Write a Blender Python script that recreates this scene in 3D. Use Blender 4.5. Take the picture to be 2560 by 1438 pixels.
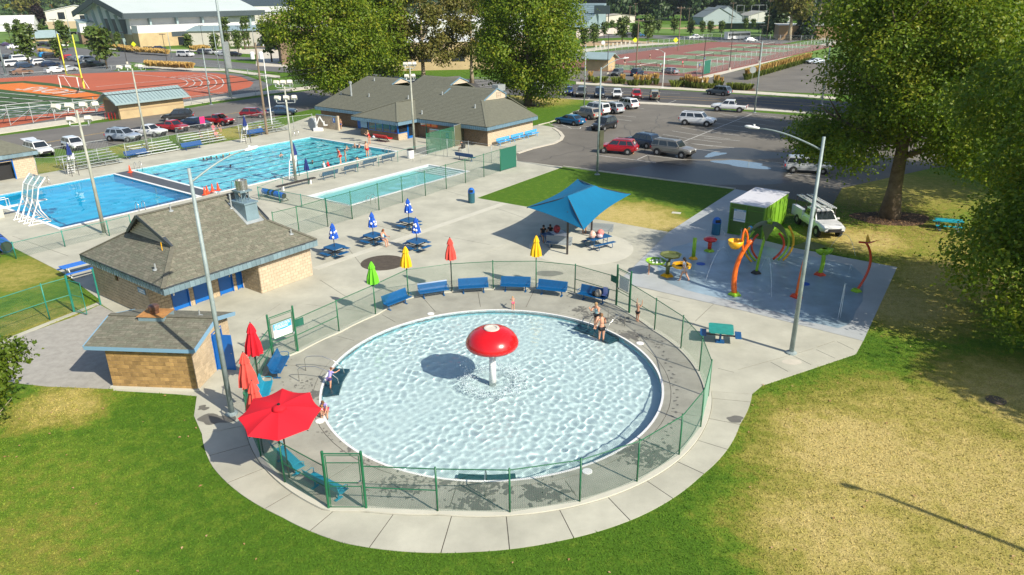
import bpy,bmesh,math,random
import numpy as np
from mathutils import Vector,Matrix
from mathutils.geometry import tessellate_polygon
sc=bpy.context.scene
for o in list(bpy.data.objects):
 bpy.data.objects.remove(o)
COL=sc.collection
R=math.radians
PI=math.pi
# ------------------------------------------------------------------ camera
CAM_H,CAM_PITCH,CAM_ROLL,CAM_F=17.0,22.0,-0.5,1820.0/2560.0
_p,_r=R(CAM_PITCH),R(CAM_ROLL)
_F=Vector((0,math.cos(_p),-math.sin(_p)))
_X=Vector((1,0,0))
_Y=_X.cross(_F)
CR=_X*math.cos(_r)+_Y*math.sin(_r)
CU=-_X*math.sin(_r)+_Y*math.cos(_r)
cd=bpy.data.cameras.new('camera')
cam=bpy.data.objects.new('camera',cd)
COL.objects.link(cam)
m=Matrix.Identity(4)
for i in range(3):
 m[i][0]=CR[i];m[i][1]=CU[i];m[i][2]=-_F[i]
m[2][3]=CAM_H
cam.matrix_world=m
cd.sensor_width=36.0
cd.lens=CAM_F*36.0
cd.clip_start=0.3
cd.clip_end=20000
sc.camera=cam
# ------------------------------------------------------------------ light
SUN_AZ,SUN_EL=-41.0,37.5
w=bpy.data.worlds.new('World')
sc.world=w
w.use_nodes=True
bg=w.node_tree.nodes['Background']
sky=w.node_tree.nodes.new('ShaderNodeTexSky')
sky.sky_type='NISHITA'
sky.sun_disc=False
sky.sun_elevation=R(SUN_EL)
sky.sun_rotation=R(90-SUN_AZ)
sky.air_density=1.0
sky.dust_density=1.0
w.node_tree.links.new(sky.outputs[0],bg.inputs[0])
bg.inputs[1].default_value=0.115
sl=bpy.data.lights.new('sun','SUN')
sl.energy=5.0
sl.angle=R(0.5)
sl.color=(1.0,0.925,0.79)
sl.cycles.is_caustics_light=True
so=bpy.data.objects.new('sun',sl)
COL.objects.link(so)
SUN=Vector((math.cos(R(SUN_AZ))*math.cos(R(SUN_EL)),math.sin(R(SUN_AZ))*math.cos(R(SUN_EL)),math.sin(R(SUN_EL))))
so.rotation_euler=SUN.to_track_quat('Z','Y').to_euler()
so.location=(40,-40,60)
sc.view_settings.view_transform='Standard'
sc.view_settings.look='None'
sc.view_settings.exposure=0.40
sc.view_settings.gamma=1.0
sc.view_settings.use_curve_mapping=False
cy=sc.cycles
cy.max_bounces=6
cy.diffuse_bounces=2
cy.glossy_bounces=2
cy.transmission_bounces=5
cy.transparent_max_bounces=8
cy.volume_bounces=0
cy.caustics_refractive=True
cy.caustics_reflective=False
cy.sample_clamp_indirect=3.0
cy.use_denoising=True
rnd=random.Random(11)
npr=np.random.default_rng(5)
# ------------------------------------------------------------------ helpers
def G(px,py,z=0.0):
 """place on the ground (or at height z) seen at a given spot of the 2560x1438 photograph"""
 f=CAM_F*2560
 d=CR*((px-1280)/f)-CU*((py-719)/f)+_F
 t=(z-CAM_H)/d.z
 return(d.x*t,d.y*t)
def GL(pts,z=0.0):
 return[G(x,y,z)for x,y in pts]
def tag(o,label=None,cat=None,group=None,kind=None):
 if label:o['label']=label
 if cat:o['category']=cat
 if group:o['group']=group
 if kind:o['kind']=kind
 return o
def thing(name,loc,rz,label,cat,group=None):
 o=bpy.data.objects.new(name,None)
 COL.objects.link(o)
 if len(loc)==2:loc=(loc[0],loc[1],0)
 o.location=loc
 o.rotation_euler=(0,0,rz)
 o.empty_display_size=0.2
 return tag(o,label,cat,group)
KIDS={}
def link_mesh(name,me,mat,parent=None,smooth=False,own=False):
 o=bpy.data.objects.new(name,me)
 COL.objects.link(o)
 if mat is not None:
  if own or len(me.materials):
   if not len(me.materials):me.materials.append(None)
   o.material_slots[0].link='OBJECT'
   o.material_slots[0].material=mat
  else:
   me.materials.append(mat)
 if parent is not None:
  o.parent=parent
  KIDS.setdefault(parent.name,[]).append(o)
 return o
def kids(o):
 return list(KIDS.get(o.name,[]))
def copy_tree(o,parent=None,loc=None,rz=None,label=None,mats=None,scale=None,group=None):
 c=o.copy()
 COL.objects.link(c)
 if parent is not None:
  c.parent=parent
  KIDS.setdefault(parent.name,[]).append(c)
 if loc is not None:
  c.location=(loc[0],loc[1],loc[2]if len(loc)>2 else 0)
 if rz is not None:c.rotation_euler=(0,0,rz)
 if scale is not None:c.scale=(scale,)*3 if not isinstance(scale,tuple)else scale
 if label:c['label']=label
 if group:c['group']=group
 if mats and o.type=='MESH':
  st=o.name.split('.')[0]
  if st in mats:c.material_slots[0].link='OBJECT';c.material_slots[0].material=mats[st]
 for k in kids(o):
  copy_tree(k,c,mats=mats)
 return c
class MB:
 def __init__(s):
  s.v=[];s.f=[]
 def add(s,vs,fs):
  n=len(s.v)
  s.v.extend([tuple(p)for p in vs])
  s.f.extend([tuple(i+n for i in f)for f in fs])
  return s
 def box(s,c,d,rz=0.0,rx=0.0,ry=0.0):
  hx,hy,hz=d[0]/2,d[1]/2,d[2]/2
  vs=[Vector((x,y,z))for z in(-hz,hz)for x,y in((-hx,-hy),(hx,-hy),(hx,hy),(-hx,hy))]
  if rz or rx or ry:
   q=Matrix.Rotation(rz,3,'Z')@Matrix.Rotation(ry,3,'Y')@Matrix.Rotation(rx,3,'X')
   vs=[q@p for p in vs]
  c=Vector(c)
  return s.add([p+c for p in vs],[(3,2,1,0),(4,5,6,7),(0,1,5,4),(1,2,6,5),(2,3,7,6),(3,0,4,7)])
 def bb(s,x0,x1,y0,y1,z0,z1):
  return s.box(((x0+x1)/2,(y0+y1)/2,(z0+z1)/2),(abs(x1-x0),abs(y1-y0),abs(z1-z0)))
 def bar(s,a,b,w,h=None,up=(0,0,1)):
  """box beam from a to b"""
  h=h or w
  a=Vector(a);b=Vector(b);d=(b-a).normalized()
  u=Vector(up)
  if abs(d.dot(u))>0.95:u=Vector((1,0,0))
  sd=d.cross(u).normalized()*(w/2);u2=sd.cross(d).normalized()*(h/2)
  vs=[a-sd-u2,a+sd-u2,a+sd+u2,a-sd+u2,b-sd-u2,b+sd-u2,b+sd+u2,b-sd+u2]
  return s.add(vs,[(0,1,2,3),(7,6,5,4),(0,4,5,1),(1,5,6,2),(2,6,7,3),(3,7,4,0)])
 def tube(s,pts,r,n=6,cap=True,closed=False):
  pts=[Vector(p)for p in pts]
  m_=len(pts)
  rs=r if isinstance(r,(list,tuple))else[r]*m_
  rings=[];prev=None
  for i,p in enumerate(pts):
   if closed:
    t=(pts[(i+1)%m_]-pts[i-1]).normalized()
   else:
    t=(pts[min(i+1,m_-1)]-pts[max(i-1,0)]).normalized()
   if prev is None:
    a=Vector((0,0,1))if abs(t.z)<0.9 else Vector((1,0,0))
    prev=t.cross(a).normalized()
   prev=(prev-t*prev.dot(t)).normalized()
   q=t.cross(prev)
   rings.append([p+(prev*math.cos(2*PI*k/n)+q*math.sin(2*PI*k/n))*rs[i]for k in range(n)])
  vs=[x for rg in rings for x in rg];fs=[]
  for i in range(m_-1 if not closed else m_):
   j=(i+1)%m_
   for k in range(n):
    l=(k+1)%n
    fs.append((i*n+k,j*n+k,j*n+l,i*n+l))
  if cap and not closed:
   fs.append(tuple(range(n)));fs.append(tuple((m_-1)*n+k for k in range(n-1,-1,-1)))
  return s.add(vs,fs)
 def cyl(s,a,b,r0,r1=None,n=12):
  return s.tube([a,b],[r0,r0 if r1 is None else r1],n)
 def lathe(s,prof,c=(0,0,0),n=24,star=None):
  vs=[];fs=[];m_=len(prof)
  for r,z in prof:
   for k in range(n):
    a=2*PI*k/n
    rr=r*(star(k,z)if star else 1)
    vs.append((c[0]+rr*math.cos(a),c[1]+rr*math.sin(a),c[2]+z))
  for i in range(m_-1):
   for k in range(n):
    l=(k+1)%n
    fs.append((i*n+k,i*n+l,(i+1)*n+l,(i+1)*n+k))
  if prof[0][0]>1e-4:fs.append(tuple(range(n-1,-1,-1)))
  if prof[-1][0]>1e-4:fs.append(tuple((m_-1)*n+k for k in range(n)))
  return s.add(vs,fs)
 def prism(s,pts,z0,z1):
  n=len(pts)
  a=sum(pts[i][0]*pts[(i+1)%n][1]-pts[(i+1)%n][0]*pts[i][1]for i in range(n))
  if a<0:pts=list(reversed(pts))
  vs=[(x,y,z0)for x,y in pts]+[(x,y,z1)for x,y in pts]
  return s.add(vs,[tuple(range(n-1,-1,-1)),tuple(range(n,2*n))]+[(i,(i+1)%n,n+(i+1)%n,n+i)for i in range(n)])
 def quad(s,a,b,c,d):
  return s.add([a,b,c,d],[(0,1,2,3)])
 def slabquad(s,a,b,c,d,t):
  """thick sheet from a quad, thickness t against its normal"""
  a,b,c,d=map(Vector,(a,b,c,d))
  nn=(b-a).cross(d-a).normalized()*t
  vs=[a,b,c,d,a-nn,b-nn,c-nn,d-nn]
  return s.add(vs,[(0,1,2,3),(7,6,5,4),(0,4,5,1),(1,5,6,2),(2,6,7,3),(3,7,4,0)])
 def ball(s,c,r,n=10,m_=6,sz=1.0):
  prof=[(max(r*math.sin(PI*i/m_),1e-5),-r*sz*math.cos(PI*i/m_))for i in range(m_+1)]
  return s.lathe(prof,c,n)
 def mesh(s,name,smooth=False,auto=None):
  me=bpy.data.meshes.new(name)
  me.from_pydata(s.v,[],s.f)
  if smooth:me.shade_smooth()
  return me
 def build(s,name,mat,parent=None,smooth=False,own=False,bevel=0.0):
  me=s.mesh(name,smooth)
  o=link_mesh(name,me,mat,parent,own=own)
  if bevel:
   b=o.modifiers.new('bevel','BEVEL');b.width=bevel;b.segments=1;b.limit_method='ANGLE'
  return o
def poly_sheet(name,mat,outer,holes=(),z=0.0,depth=0.06,parent=None,kind='structure',skirt_holes=True):
 """a flat slab whose top is at z: polygon with holes, plus vertical edges"""
 def orient(p,ccw):
  a=sum(p[i][0]*p[(i+1)%len(p)][1]-p[(i+1)%len(p)][0]*p[i][1]for i in range(len(p)))
  return list(p)if(a>0)==ccw else list(reversed(p))
 loops=[orient(outer,True)]+[orient(h,False)for h in holes]
 flat=[p for lp in loops for p in lp]
 vs=[(x,y,z)for x,y in flat]
 bm_=bmesh.new();bv=[bm_.verts.new(q)for q in vs];be=[];k=0
 for lp in loops:
  L=len(lp)
  be+=[bm_.edges.new((bv[k+i],bv[k+(i+1)%L]))for i in range(L)];k+=L
 bm_.verts.index_update()
 bmesh.ops.triangle_fill(bm_,use_beauty=True,use_dissolve=False,edges=be,normal=(0,0,1))
 fs=[]
 for f_ in bm_.faces:
  t=[v_.index for v_ in f_.verts]
  a,b,c=(flat[i]for i in t[:3])
  cr=(b[0]-a[0])*(c[1]-a[1])-(b[1]-a[1])*(c[0]-a[0])
  fs.append(tuple(t)if cr>0 else tuple(reversed(t)))
 bm_.free()
 if depth:
  n=len(flat);vs+=[(x,y,z-depth)for x,y in flat];k=0
  for li,lp in enumerate(loops):
   L=len(lp)
   if li==0 or skirt_holes:
    for i in range(L):
     a,b=k+i,k+(i+1)%L
     fs.append((a,a+n,b+n,b))
   k+=L
 me=bpy.data.meshes.new(name)
 me.from_pydata(vs,[],fs)
 o=link_mesh(name,me,mat,parent)
 if kind:o['kind']=kind
 return o
def circle(c,r,n=64,a0=0.0,a1=2*PI):
 return[(c[0]+r*math.cos(a0+(a1-a0)*i/n),c[1]+r*math.sin(a0+(a1-a0)*i/n))for i in range(n)]
def strip(a,b,w_):
 a=Vector(a[:2]);b=Vector(b[:2]);d=(b-a).normalized();s=Vector((-d.y,d.x))*(w_/2)
 return[tuple(a-s),tuple(b-s),tuple(b+s),tuple(a+s)]
def in_poly(px,py,poly):
 inside=np.zeros(px.shape,bool)
 n=len(poly)
 for i in range(n):
  x0,y0=poly[i];x1,y1=poly[(i+1)%n]
  c=((y0>py)!=(y1>py))&(px<(x1-x0)*(py-y0)/(y1-y0+1e-12)+x0)
  inside^=c
 return inside
class Frame:
 def __init__(s,o,deg):
  s.o=o;s.a=R(deg);s.u=(math.cos(s.a),math.sin(s.a));s.v=(-s.u[1],s.u[0])
 def w(s,a,b,z=None):
  x=s.o[0]+s.u[0]*a+s.v[0]*b;y=s.o[1]+s.u[1]*a+s.v[1]*b
  return(x,y)if z is None else(x,y,z)
 def loc(s,p):
  dx,dy=p[0]-s.o[0],p[1]-s.o[1]
  return(dx*s.u[0]+dy*s.u[1],dx*s.v[0]+dy*s.v[1])
# deferred conversions (skin bodies and lettering): one evaluation at the end
DEFER=[]
def text(name,body,mat,parent,loc,rot,size,extrude=0.004,align='CENTER',sx=1.0):
 cu=bpy.data.curves.new(name,'FONT')
 cu.body=body;cu.size=size;cu.extrude=extrude;cu.align_x=align;cu.align_y='CENTER'
 cu.resolution_u=2
 o=bpy.data.objects.new(name+'_tmp',cu)
 COL.objects.link(o)
 DEFER.append((o,name,mat,parent,loc,rot,(sx,1,1)))
def marks(name,parent,y,s0,s1,zs,h,mt,seed=0,yz=False,t=.004):
 """rows of small letter-sized strokes, as unreadable print looks from here; on a plate in the xz (or yz) plane"""
 b=MB();rg=random.Random(seed)
 for k,z in enumerate(zs):
  s=s0+rg.uniform(0,.04)*(s1-s0);e=s1-rg.uniform(0,.2)*(s1-s0)
  while s<e:
   w_=h*rg.uniform(.35,.8)
   if rg.random()>.15:
    p=(y,y+t,s,s+w_*.8,z-h/2,z+h/2)if yz else(s,s+w_*.8,y,y+t,z-h/2,z+h/2)
    b.bb(*p)
   s+=w_
 o=b.build(name,mt,parent);o['kind']='stuff';return o
def flush_deferred():
 bpy.context.view_layer.update()
 dg=bpy.context.evaluated_depsgraph_get()
 res=[]
 for(o,name,mat,parent,loc,rot,scl)in DEFER:
  me=bpy.data.meshes.new_from_object(o.evaluated_get(dg))
  me.name=name
  me.materials.clear()
  res.append((o,me,name,mat,parent,loc,rot,scl))
 for(o,me,name,mat,parent,loc,rot,scl)in res:
  isfont=o.type=='FONT'
  bpy.data.objects.remove(o)
  n=link_mesh(name,me,mat,parent)
  n.location=loc;n.rotation_euler=rot;n.scale=scl
  if not isfont:me.shade_smooth()
# ------------------------------------------------------------------ materials
def _n(nt,t,**kw):
 n=nt.nodes.new(t)
 for k,v in kw.items():
  setattr(n,k,v)
 return n
def mat(name,col,rough=0.7,noise=0.0,scale=3.0,col2=None,bump=0.0,bscale=None,metal=0.0,rand=0.0,spec=0.5,coat=0.0,world=False,detail=4.0,translucent=0.0,emit=None):
 m_=bpy.data.materials.new(name)
 m_.use_nodes=True
 nt=m_.node_tree
 b=nt.nodes['Principled BSDF']
 b.inputs['Roughness'].default_value=rough
 b.inputs['Metallic'].default_value=metal
 b.inputs['Specular IOR Level'].default_value=spec
 if coat:b.inputs['Coat Weight'].default_value=coat;b.inputs['Coat Roughness'].default_value=0.05
 c4=(*col,1)
 src=None
 if noise or col2 or rand or bump:
  if world:
   g=_n(nt,'ShaderNodeNewGeometry');vec=g.outputs['Position']
  else:
   tc=_n(nt,'ShaderNodeTexCoord');oi=_n(nt,'ShaderNodeObjectInfo')
   va=_n(nt,'ShaderNodeVectorMath',operation='MULTIPLY_ADD')
   nt.links.new(oi.outputs['Random'],va.inputs[0]);va.inputs[1].default_value=(37,51,23)
   nt.links.new(tc.outputs['Object'],va.inputs[2]);vec=va.outputs[0]
  tx=_n(nt,'ShaderNodeTexNoise');tx.inputs['Scale'].default_value=scale;tx.inputs['Detail'].default_value=detail
  tx.inputs['Roughness'].default_value=0.65
  nt.links.new(vec,tx.inputs['Vector'])
  mx=_n(nt,'ShaderNodeMix',data_type='RGBA')
  c2=col2 if col2 else tuple(min(1,c*(1+noise))for c in col)
  c1=col if col2 else tuple(c*(1-noise)for c in col)
  mx.inputs[6].default_value=(*c1,1);mx.inputs[7].default_value=(*c2,1)
  mr=_n(nt,'ShaderNodeMapRange');mr.inputs[1].default_value=0.33;mr.inputs[2].default_value=0.67
  nt.links.new(tx.outputs['Fac'],mr.inputs[0]);nt.links.new(mr.outputs[0],mx.inputs[0])
  src=mx.outputs[2]
  if rand:
   oi2=_n(nt,'ShaderNodeObjectInfo');hv=_n(nt,'ShaderNodeHueSaturation')
   m2=_n(nt,'ShaderNodeMapRange');m2.inputs[3].default_value=1-rand;m2.inputs[4].default_value=1+rand
   nt.links.new(oi2.outputs['Random'],m2.inputs[0]);nt.links.new(m2.outputs[0],hv.inputs['Value'])
   nt.links.new(src,hv.inputs['Color']);src=hv.outputs[0]
  nt.links.new(src,b.inputs['Base Color'])
  if bump:
   bt=_n(nt,'ShaderNodeTexNoise');bt.inputs['Scale'].default_value=bscale or scale*4;bt.inputs['Detail'].default_value=3
   nt.links.new(vec,bt.inputs['Vector'])
   bp=_n(nt,'ShaderNodeBump');bp.inputs['Strength'].default_value=bump;bp.inputs['Distance'].default_value=0.02
   nt.links.new(bt.outputs['Fac'],bp.inputs['Height']);nt.links.new(bp.outputs[0],b.inputs['Normal'])
 else:
  b.inputs['Base Color'].default_value=c4
 if translucent:
  tr=_n(nt,'ShaderNodeBsdfTranslucent');ms=_n(nt,'ShaderNodeMixShader');ms.inputs[0].default_value=translucent
  if src is not None:nt.links.new(src,tr.inputs[0])
  else:tr.inputs[0].default_value=c4
  out=nt.nodes['Material Output']
  nt.links.new(b.outputs[0],ms.inputs[1]);nt.links.new(tr.outputs[0],ms.inputs[2]);nt.links.new(ms.outputs[0],out.inputs[0])
 return m_
# ------------------------------------------------------------------ palette
M={}
M['concrete']=mat('concrete',(0.435,0.425,0.345),0.85,0.15,0.42,bump=0.12,bscale=14,rand=0.05,world=True,detail=8)
M['concrete_b']=mat('concrete_light',(0.53,0.515,0.43),0.85,0.06,0.8,bump=0.1,bscale=14,world=True,detail=6)
M['concrete_dark']=mat('deck_concrete',(0.33,0.325,0.27),0.75,0.17,0.7,bump=0.12,bscale=12,world=True,detail=8)
M['aggregate']=mat('aggregate_concrete',(0.34,0.325,0.29),0.9,0.14,2.5,bump=0.3,bscale=40,world=True,detail=8)
M['kerb']=mat('kerb_concrete',(0.55,0.51,0.42),0.85,0.1,1.5,world=True)
M['base']=mat('joint_sand',(0.09,0.08,0.065),0.95)
M['asphalt']=mat('asphalt',(0.150,0.138,0.117),0.85,0.2,0.16,bump=0.2,bscale=30,world=True,detail=9)
M['asphalt_road']=mat('road_asphalt',(0.075,0.073,0.072),0.85,0.12,0.2,bump=0.15,bscale=30,world=True)
M['asphalt_left']=mat('street_asphalt',(0.15,0.14,0.125),0.85,0.15,0.15,world=True,detail=8)
M['asphalt_far']=mat('far_asphalt',(0.13,0.13,0.128),0.9,0.15,0.1,world=True)
M['paint']=mat('road_paint_white',(0.55,0.55,0.52),0.7,0.2,1.5,world=True)
M['paint_y']=mat('road_paint_yellow',(0.62,0.38,0.05),0.7,0.15,1.0,world=True)
M['track']=mat('running_track',(0.42,0.10,0.045),0.9,0.08,0.08,world=True)
M['turf']=mat('field_turf',(0.035,0.085,0.018),0.9,0.12,0.15,world=True)
M['orange']=mat('end_zone',(0.62,0.16,0.02),0.9,0.05,0.3,world=True)
M['white']=mat('white_paint',(0.78,0.78,0.76),0.45)
M['white_metal']=mat('white_metal',(0.75,0.76,0.75),0.35,0.05,2)
M['grey_metal']=mat('galvanized_steel',(0.40,0.43,0.43),0.45,0.12,3,metal=0.35)
M['pole_grey']=mat('light_pole_steel',(0.27,0.33,0.33),0.55,0.2,2.5,metal=0.1)
M['pole_tan']=mat('tan_pole_paint',(0.34,0.35,0.29),0.6,0.2,1.5)
M['steel']=mat('stainless_steel',(0.62,0.62,0.6),0.22,metal=0.9)
M['green_pipe']=mat('green_fence_pipe',(0.012,0.13,0.055),0.4,0.15,3)
M['green_wire']=mat('green_fence_wire',(0.03,0.16,0.09),0.5)
M['teal_pipe']=mat('teal_fence_pipe',(0.02,0.22,0.16),0.45,0.15,3)
M['grey_wire']=mat('grey_fence_wire',(0.34,0.38,0.35),0.5)
M['far_wire']=mat('far_fence_wire',(0.34,0.42,0.40),0.6)
M['bench_blue']=mat('blue_bench_coating',(0.006,0.085,0.23),0.32,0.12,6,rand=0.06)
M['bench_teal']=mat('teal_bench_coating',(0.012,0.24,0.36),0.4,0.1,6)
M['bench_dark']=mat('dark_blue_bench_coating',(0.02,0.085,0.16),0.4,0.1,6)
M['bench_sky']=mat('sky_blue_bench_paint',(0.05,0.36,0.72),0.45,0.1,4)
M['table_green']=mat('green_table_coating',(0.02,0.26,0.22),0.4,0.15,3)
M['dark_metal']=mat('dark_bronze_steel',(0.035,0.03,0.028),0.5,0.15,4)
M['black']=mat('black_rubber',(0.014,0.014,0.015),0.7)
M['louver']=mat('cream_siding',(0.56,0.47,0.36),0.7,0.08,2)
M['block']=mat('tan_block',(0.46,0.36,0.235),0.9,0.16,2.2,bump=0.5,bscale=18,rand=0.10)
M['block_wet']=mat('brown_stained_block',(0.37,0.23,0.085),0.9,0.34,1.3,bump=0.6,bscale=16,rand=0.12)
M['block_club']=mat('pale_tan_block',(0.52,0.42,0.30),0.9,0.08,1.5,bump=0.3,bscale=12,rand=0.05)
M['mortar']=mat('mortar',(0.30,0.25,0.18),0.95)
M['shingle']=mat('asphalt_shingle',(0.150,0.152,0.112),0.95,0.16,6.0,bump=0.3,bscale=30,detail=5)
M['shingle_b']=mat('asphalt_shingle_dark',(0.142,0.136,0.102),0.95,0.2,6.0)
M['shingle_c']=mat('asphalt_shingle_light',(0.185,0.176,0.134),0.95,0.2,6.0)
M['club_roof']=mat('clubhouse_shingle',(0.135,0.137,0.102),0.95,0.16,3.5,detail=8)
M['roof_under']=mat('roof_felt',(0.05,0.048,0.04),0.95)
M['fascia']=mat('blue_grey_metal_panel',(0.20,0.29,0.33),0.4,0.14,0.9,metal=0.25,rand=0.12)
M['fascia_blue']=mat('blue_metal_fascia',(0.16,0.27,0.35),0.45,0.08,0.9,metal=0.1,rand=0.1)
M['trim_blue']=mat('blue_trim',(0.20,0.36,0.50),0.5)
M['trim_dark']=mat('dark_trim',(0.05,0.06,0.07),0.5)
M['door_blue']=mat('blue_door_paint',(0.005,0.13,0.47),0.35)
M['navy']=mat('navy_paint',(0.01,0.03,0.12),0.5)
M['glass_dark']=mat('dark_glass',(0.018,0.024,0.03),0.06,spec=0.9)
M['glass_green']=mat('window_glass_green',(0.01,0.05,0.05),0.05,spec=1.0)
M['red']=mat('red_fibreglass',(0.60,0.008,0.012),0.25,0.06,2.0,coat=0.4)
M['red_cloth']=mat('red_umbrella_cloth',(0.78,0.012,0.03),0.85,translucent=0.25)
M['coral_cloth']=mat('faded_coral_cloth',(0.66,0.075,0.055),0.9,0.12,2.5)
M['yellow_cloth']=mat('yellow_umbrella_cloth',(0.80,0.47,0.008),0.85,0.06,3)
M['green_cloth']=mat('lime_umbrella_cloth',(0.14,0.52,0.02),0.85,0.06,3)
M['navy_cloth']=mat('navy_umbrella_cloth',(0.012,0.03,0.16),0.85)
M['blue_cloth']=mat('blue_umbrella_cloth',(0.008,0.085,0.46),0.8)
M['canopy']=mat('teal_blue_shade_cloth',(0.0,0.18,0.36),0.8,0.05,1.0,translucent=0.2)
M['lime']=mat('lime_green_steel',(0.17,0.36,0.02),0.5,0.08,1.2)
M['lime_frame']=mat('dark_lime_frame',(0.10,0.24,0.025),0.5)
M['olive']=mat('olive_green_panel',(0.075,0.15,0.018),0.5,0.12,1.2)
M['box_roof']=mat('white_box_roof',(0.62,0.62,0.66),0.5,0.03,1.0)
M['orange_pipe']=mat('orange_play_pipe',(0.78,0.14,0.012),0.35,0.06,3)
M['orange_red']=mat('red_orange_play_pipe',(0.62,0.06,0.015),0.35)
M['lime_pipe']=mat('lime_play_pipe',(0.26,0.50,0.02),0.35,0.06,3)
M['yellow_pipe']=mat('yellow_play_pipe',(0.82,0.42,0.01),0.35)
M['cone']=mat('cone_orange',(0.85,0.08,0.02),0.5)
M['metal_roof']=mat('blue_grey_metal_roof',(0.30,0.40,0.41),0.4,0.06,0.8,metal=0.1)
M['tan_wall']=mat('tan_block_wall',(0.47,0.36,0.20),0.9,0.12,0.5,rand=0.03)
M['brown_shade_wall']=mat('brown_and_shade_tone_block',(0.20,0.14,0.09),0.9,0.12,0.6)  # brown walls; also the shade tone of the clubhouse front
M['wood']=mat('weathered_wood',(0.20,0.15,0.10),0.9,0.25,2.0)
M['bark']=mat('tree_bark',(0.15,0.115,0.075),0.95,0.3,2.5,bump=0.6,bscale=9)
M['bark_pale']=mat('pale_tree_bark',(0.34,0.28,0.19),0.95,0.3,1.5)
M['skin']=mat('fair_skin',(0.58,0.30,0.19),0.5)
M['skin_tan']=mat('tanned_skin',(0.40,0.19,0.10),0.5)
M['aluminium']=mat('aluminium_bench',(0.46,0.50,0.48),0.4,0.08,1.0,metal=0.35)
M['alu_white']=mat('white_aluminium_bench',(0.66,0.70,0.68),0.4)
M['mulch']=mat('wood_chip_mulch',(0.10,0.055,0.03),0.95,0.5,5,world=True)
M['dirt']=mat('dark_soil',(0.075,0.06,0.045),0.95,0.25,3.0,bump=0.5,bscale=25,world=True)
M['plate']=mat('licence_plate',(0.55,0.62,0.70),0.4)
M['lamp_glass']=mat('lamp_lens',(0.70,0.70,0.66),0.25)
M['bag_pink']=mat('pink_fabric',(0.72,0.22,0.20),0.9,0.25,14)
M['mesh_green']=mat('green_windscreen',(0.012,0.12,0.08),0.8)
M['mesh_semi']=mat('green_see_through_screen',(0.03,0.16,0.09),0.8);M['mesh_semi'].node_tree.nodes['Principled BSDF'].inputs['Alpha'].default_value=.4
M['olive_screen']=mat('olive_windscreen',(0.10,0.105,0.06),0.85,0.15,1.0)
M['rust']=mat('rusty_plate',(0.42,0.20,0.06),0.8,0.25,3)
M['brown_metal']=mat('brown_vent_metal',(0.11,0.055,0.035),0.35)
def water_mat(name,col):
 m_=bpy.data.materials.new(name);m_.use_nodes=True
 nt=m_.node_tree;nt.nodes.clear()
 out=nt.nodes.new('ShaderNodeOutputMaterial')
 g=nt.nodes.new('ShaderNodeBsdfGlass');g.inputs['IOR'].default_value=1.33;g.inputs['Roughness'].default_value=0.0
 g.inputs['Color'].default_value=(*col,1)
 gl=nt.nodes.new('ShaderNodeBsdfGlossy');gl.inputs['Roughness'].default_value=0.02
 fr=nt.nodes.new('ShaderNodeFresnel');fr.inputs['IOR'].default_value=1.33
 mx=nt.nodes.new('ShaderNodeMixShader')
 nt.links.new(g.outputs[0],out.inputs[0])
 return m_
M['water']=water_mat('pool_water',(0.95,1.0,1.0))
M['water_deep']=water_mat('deep_pool_water',(0.86,0.98,1.0))
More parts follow.
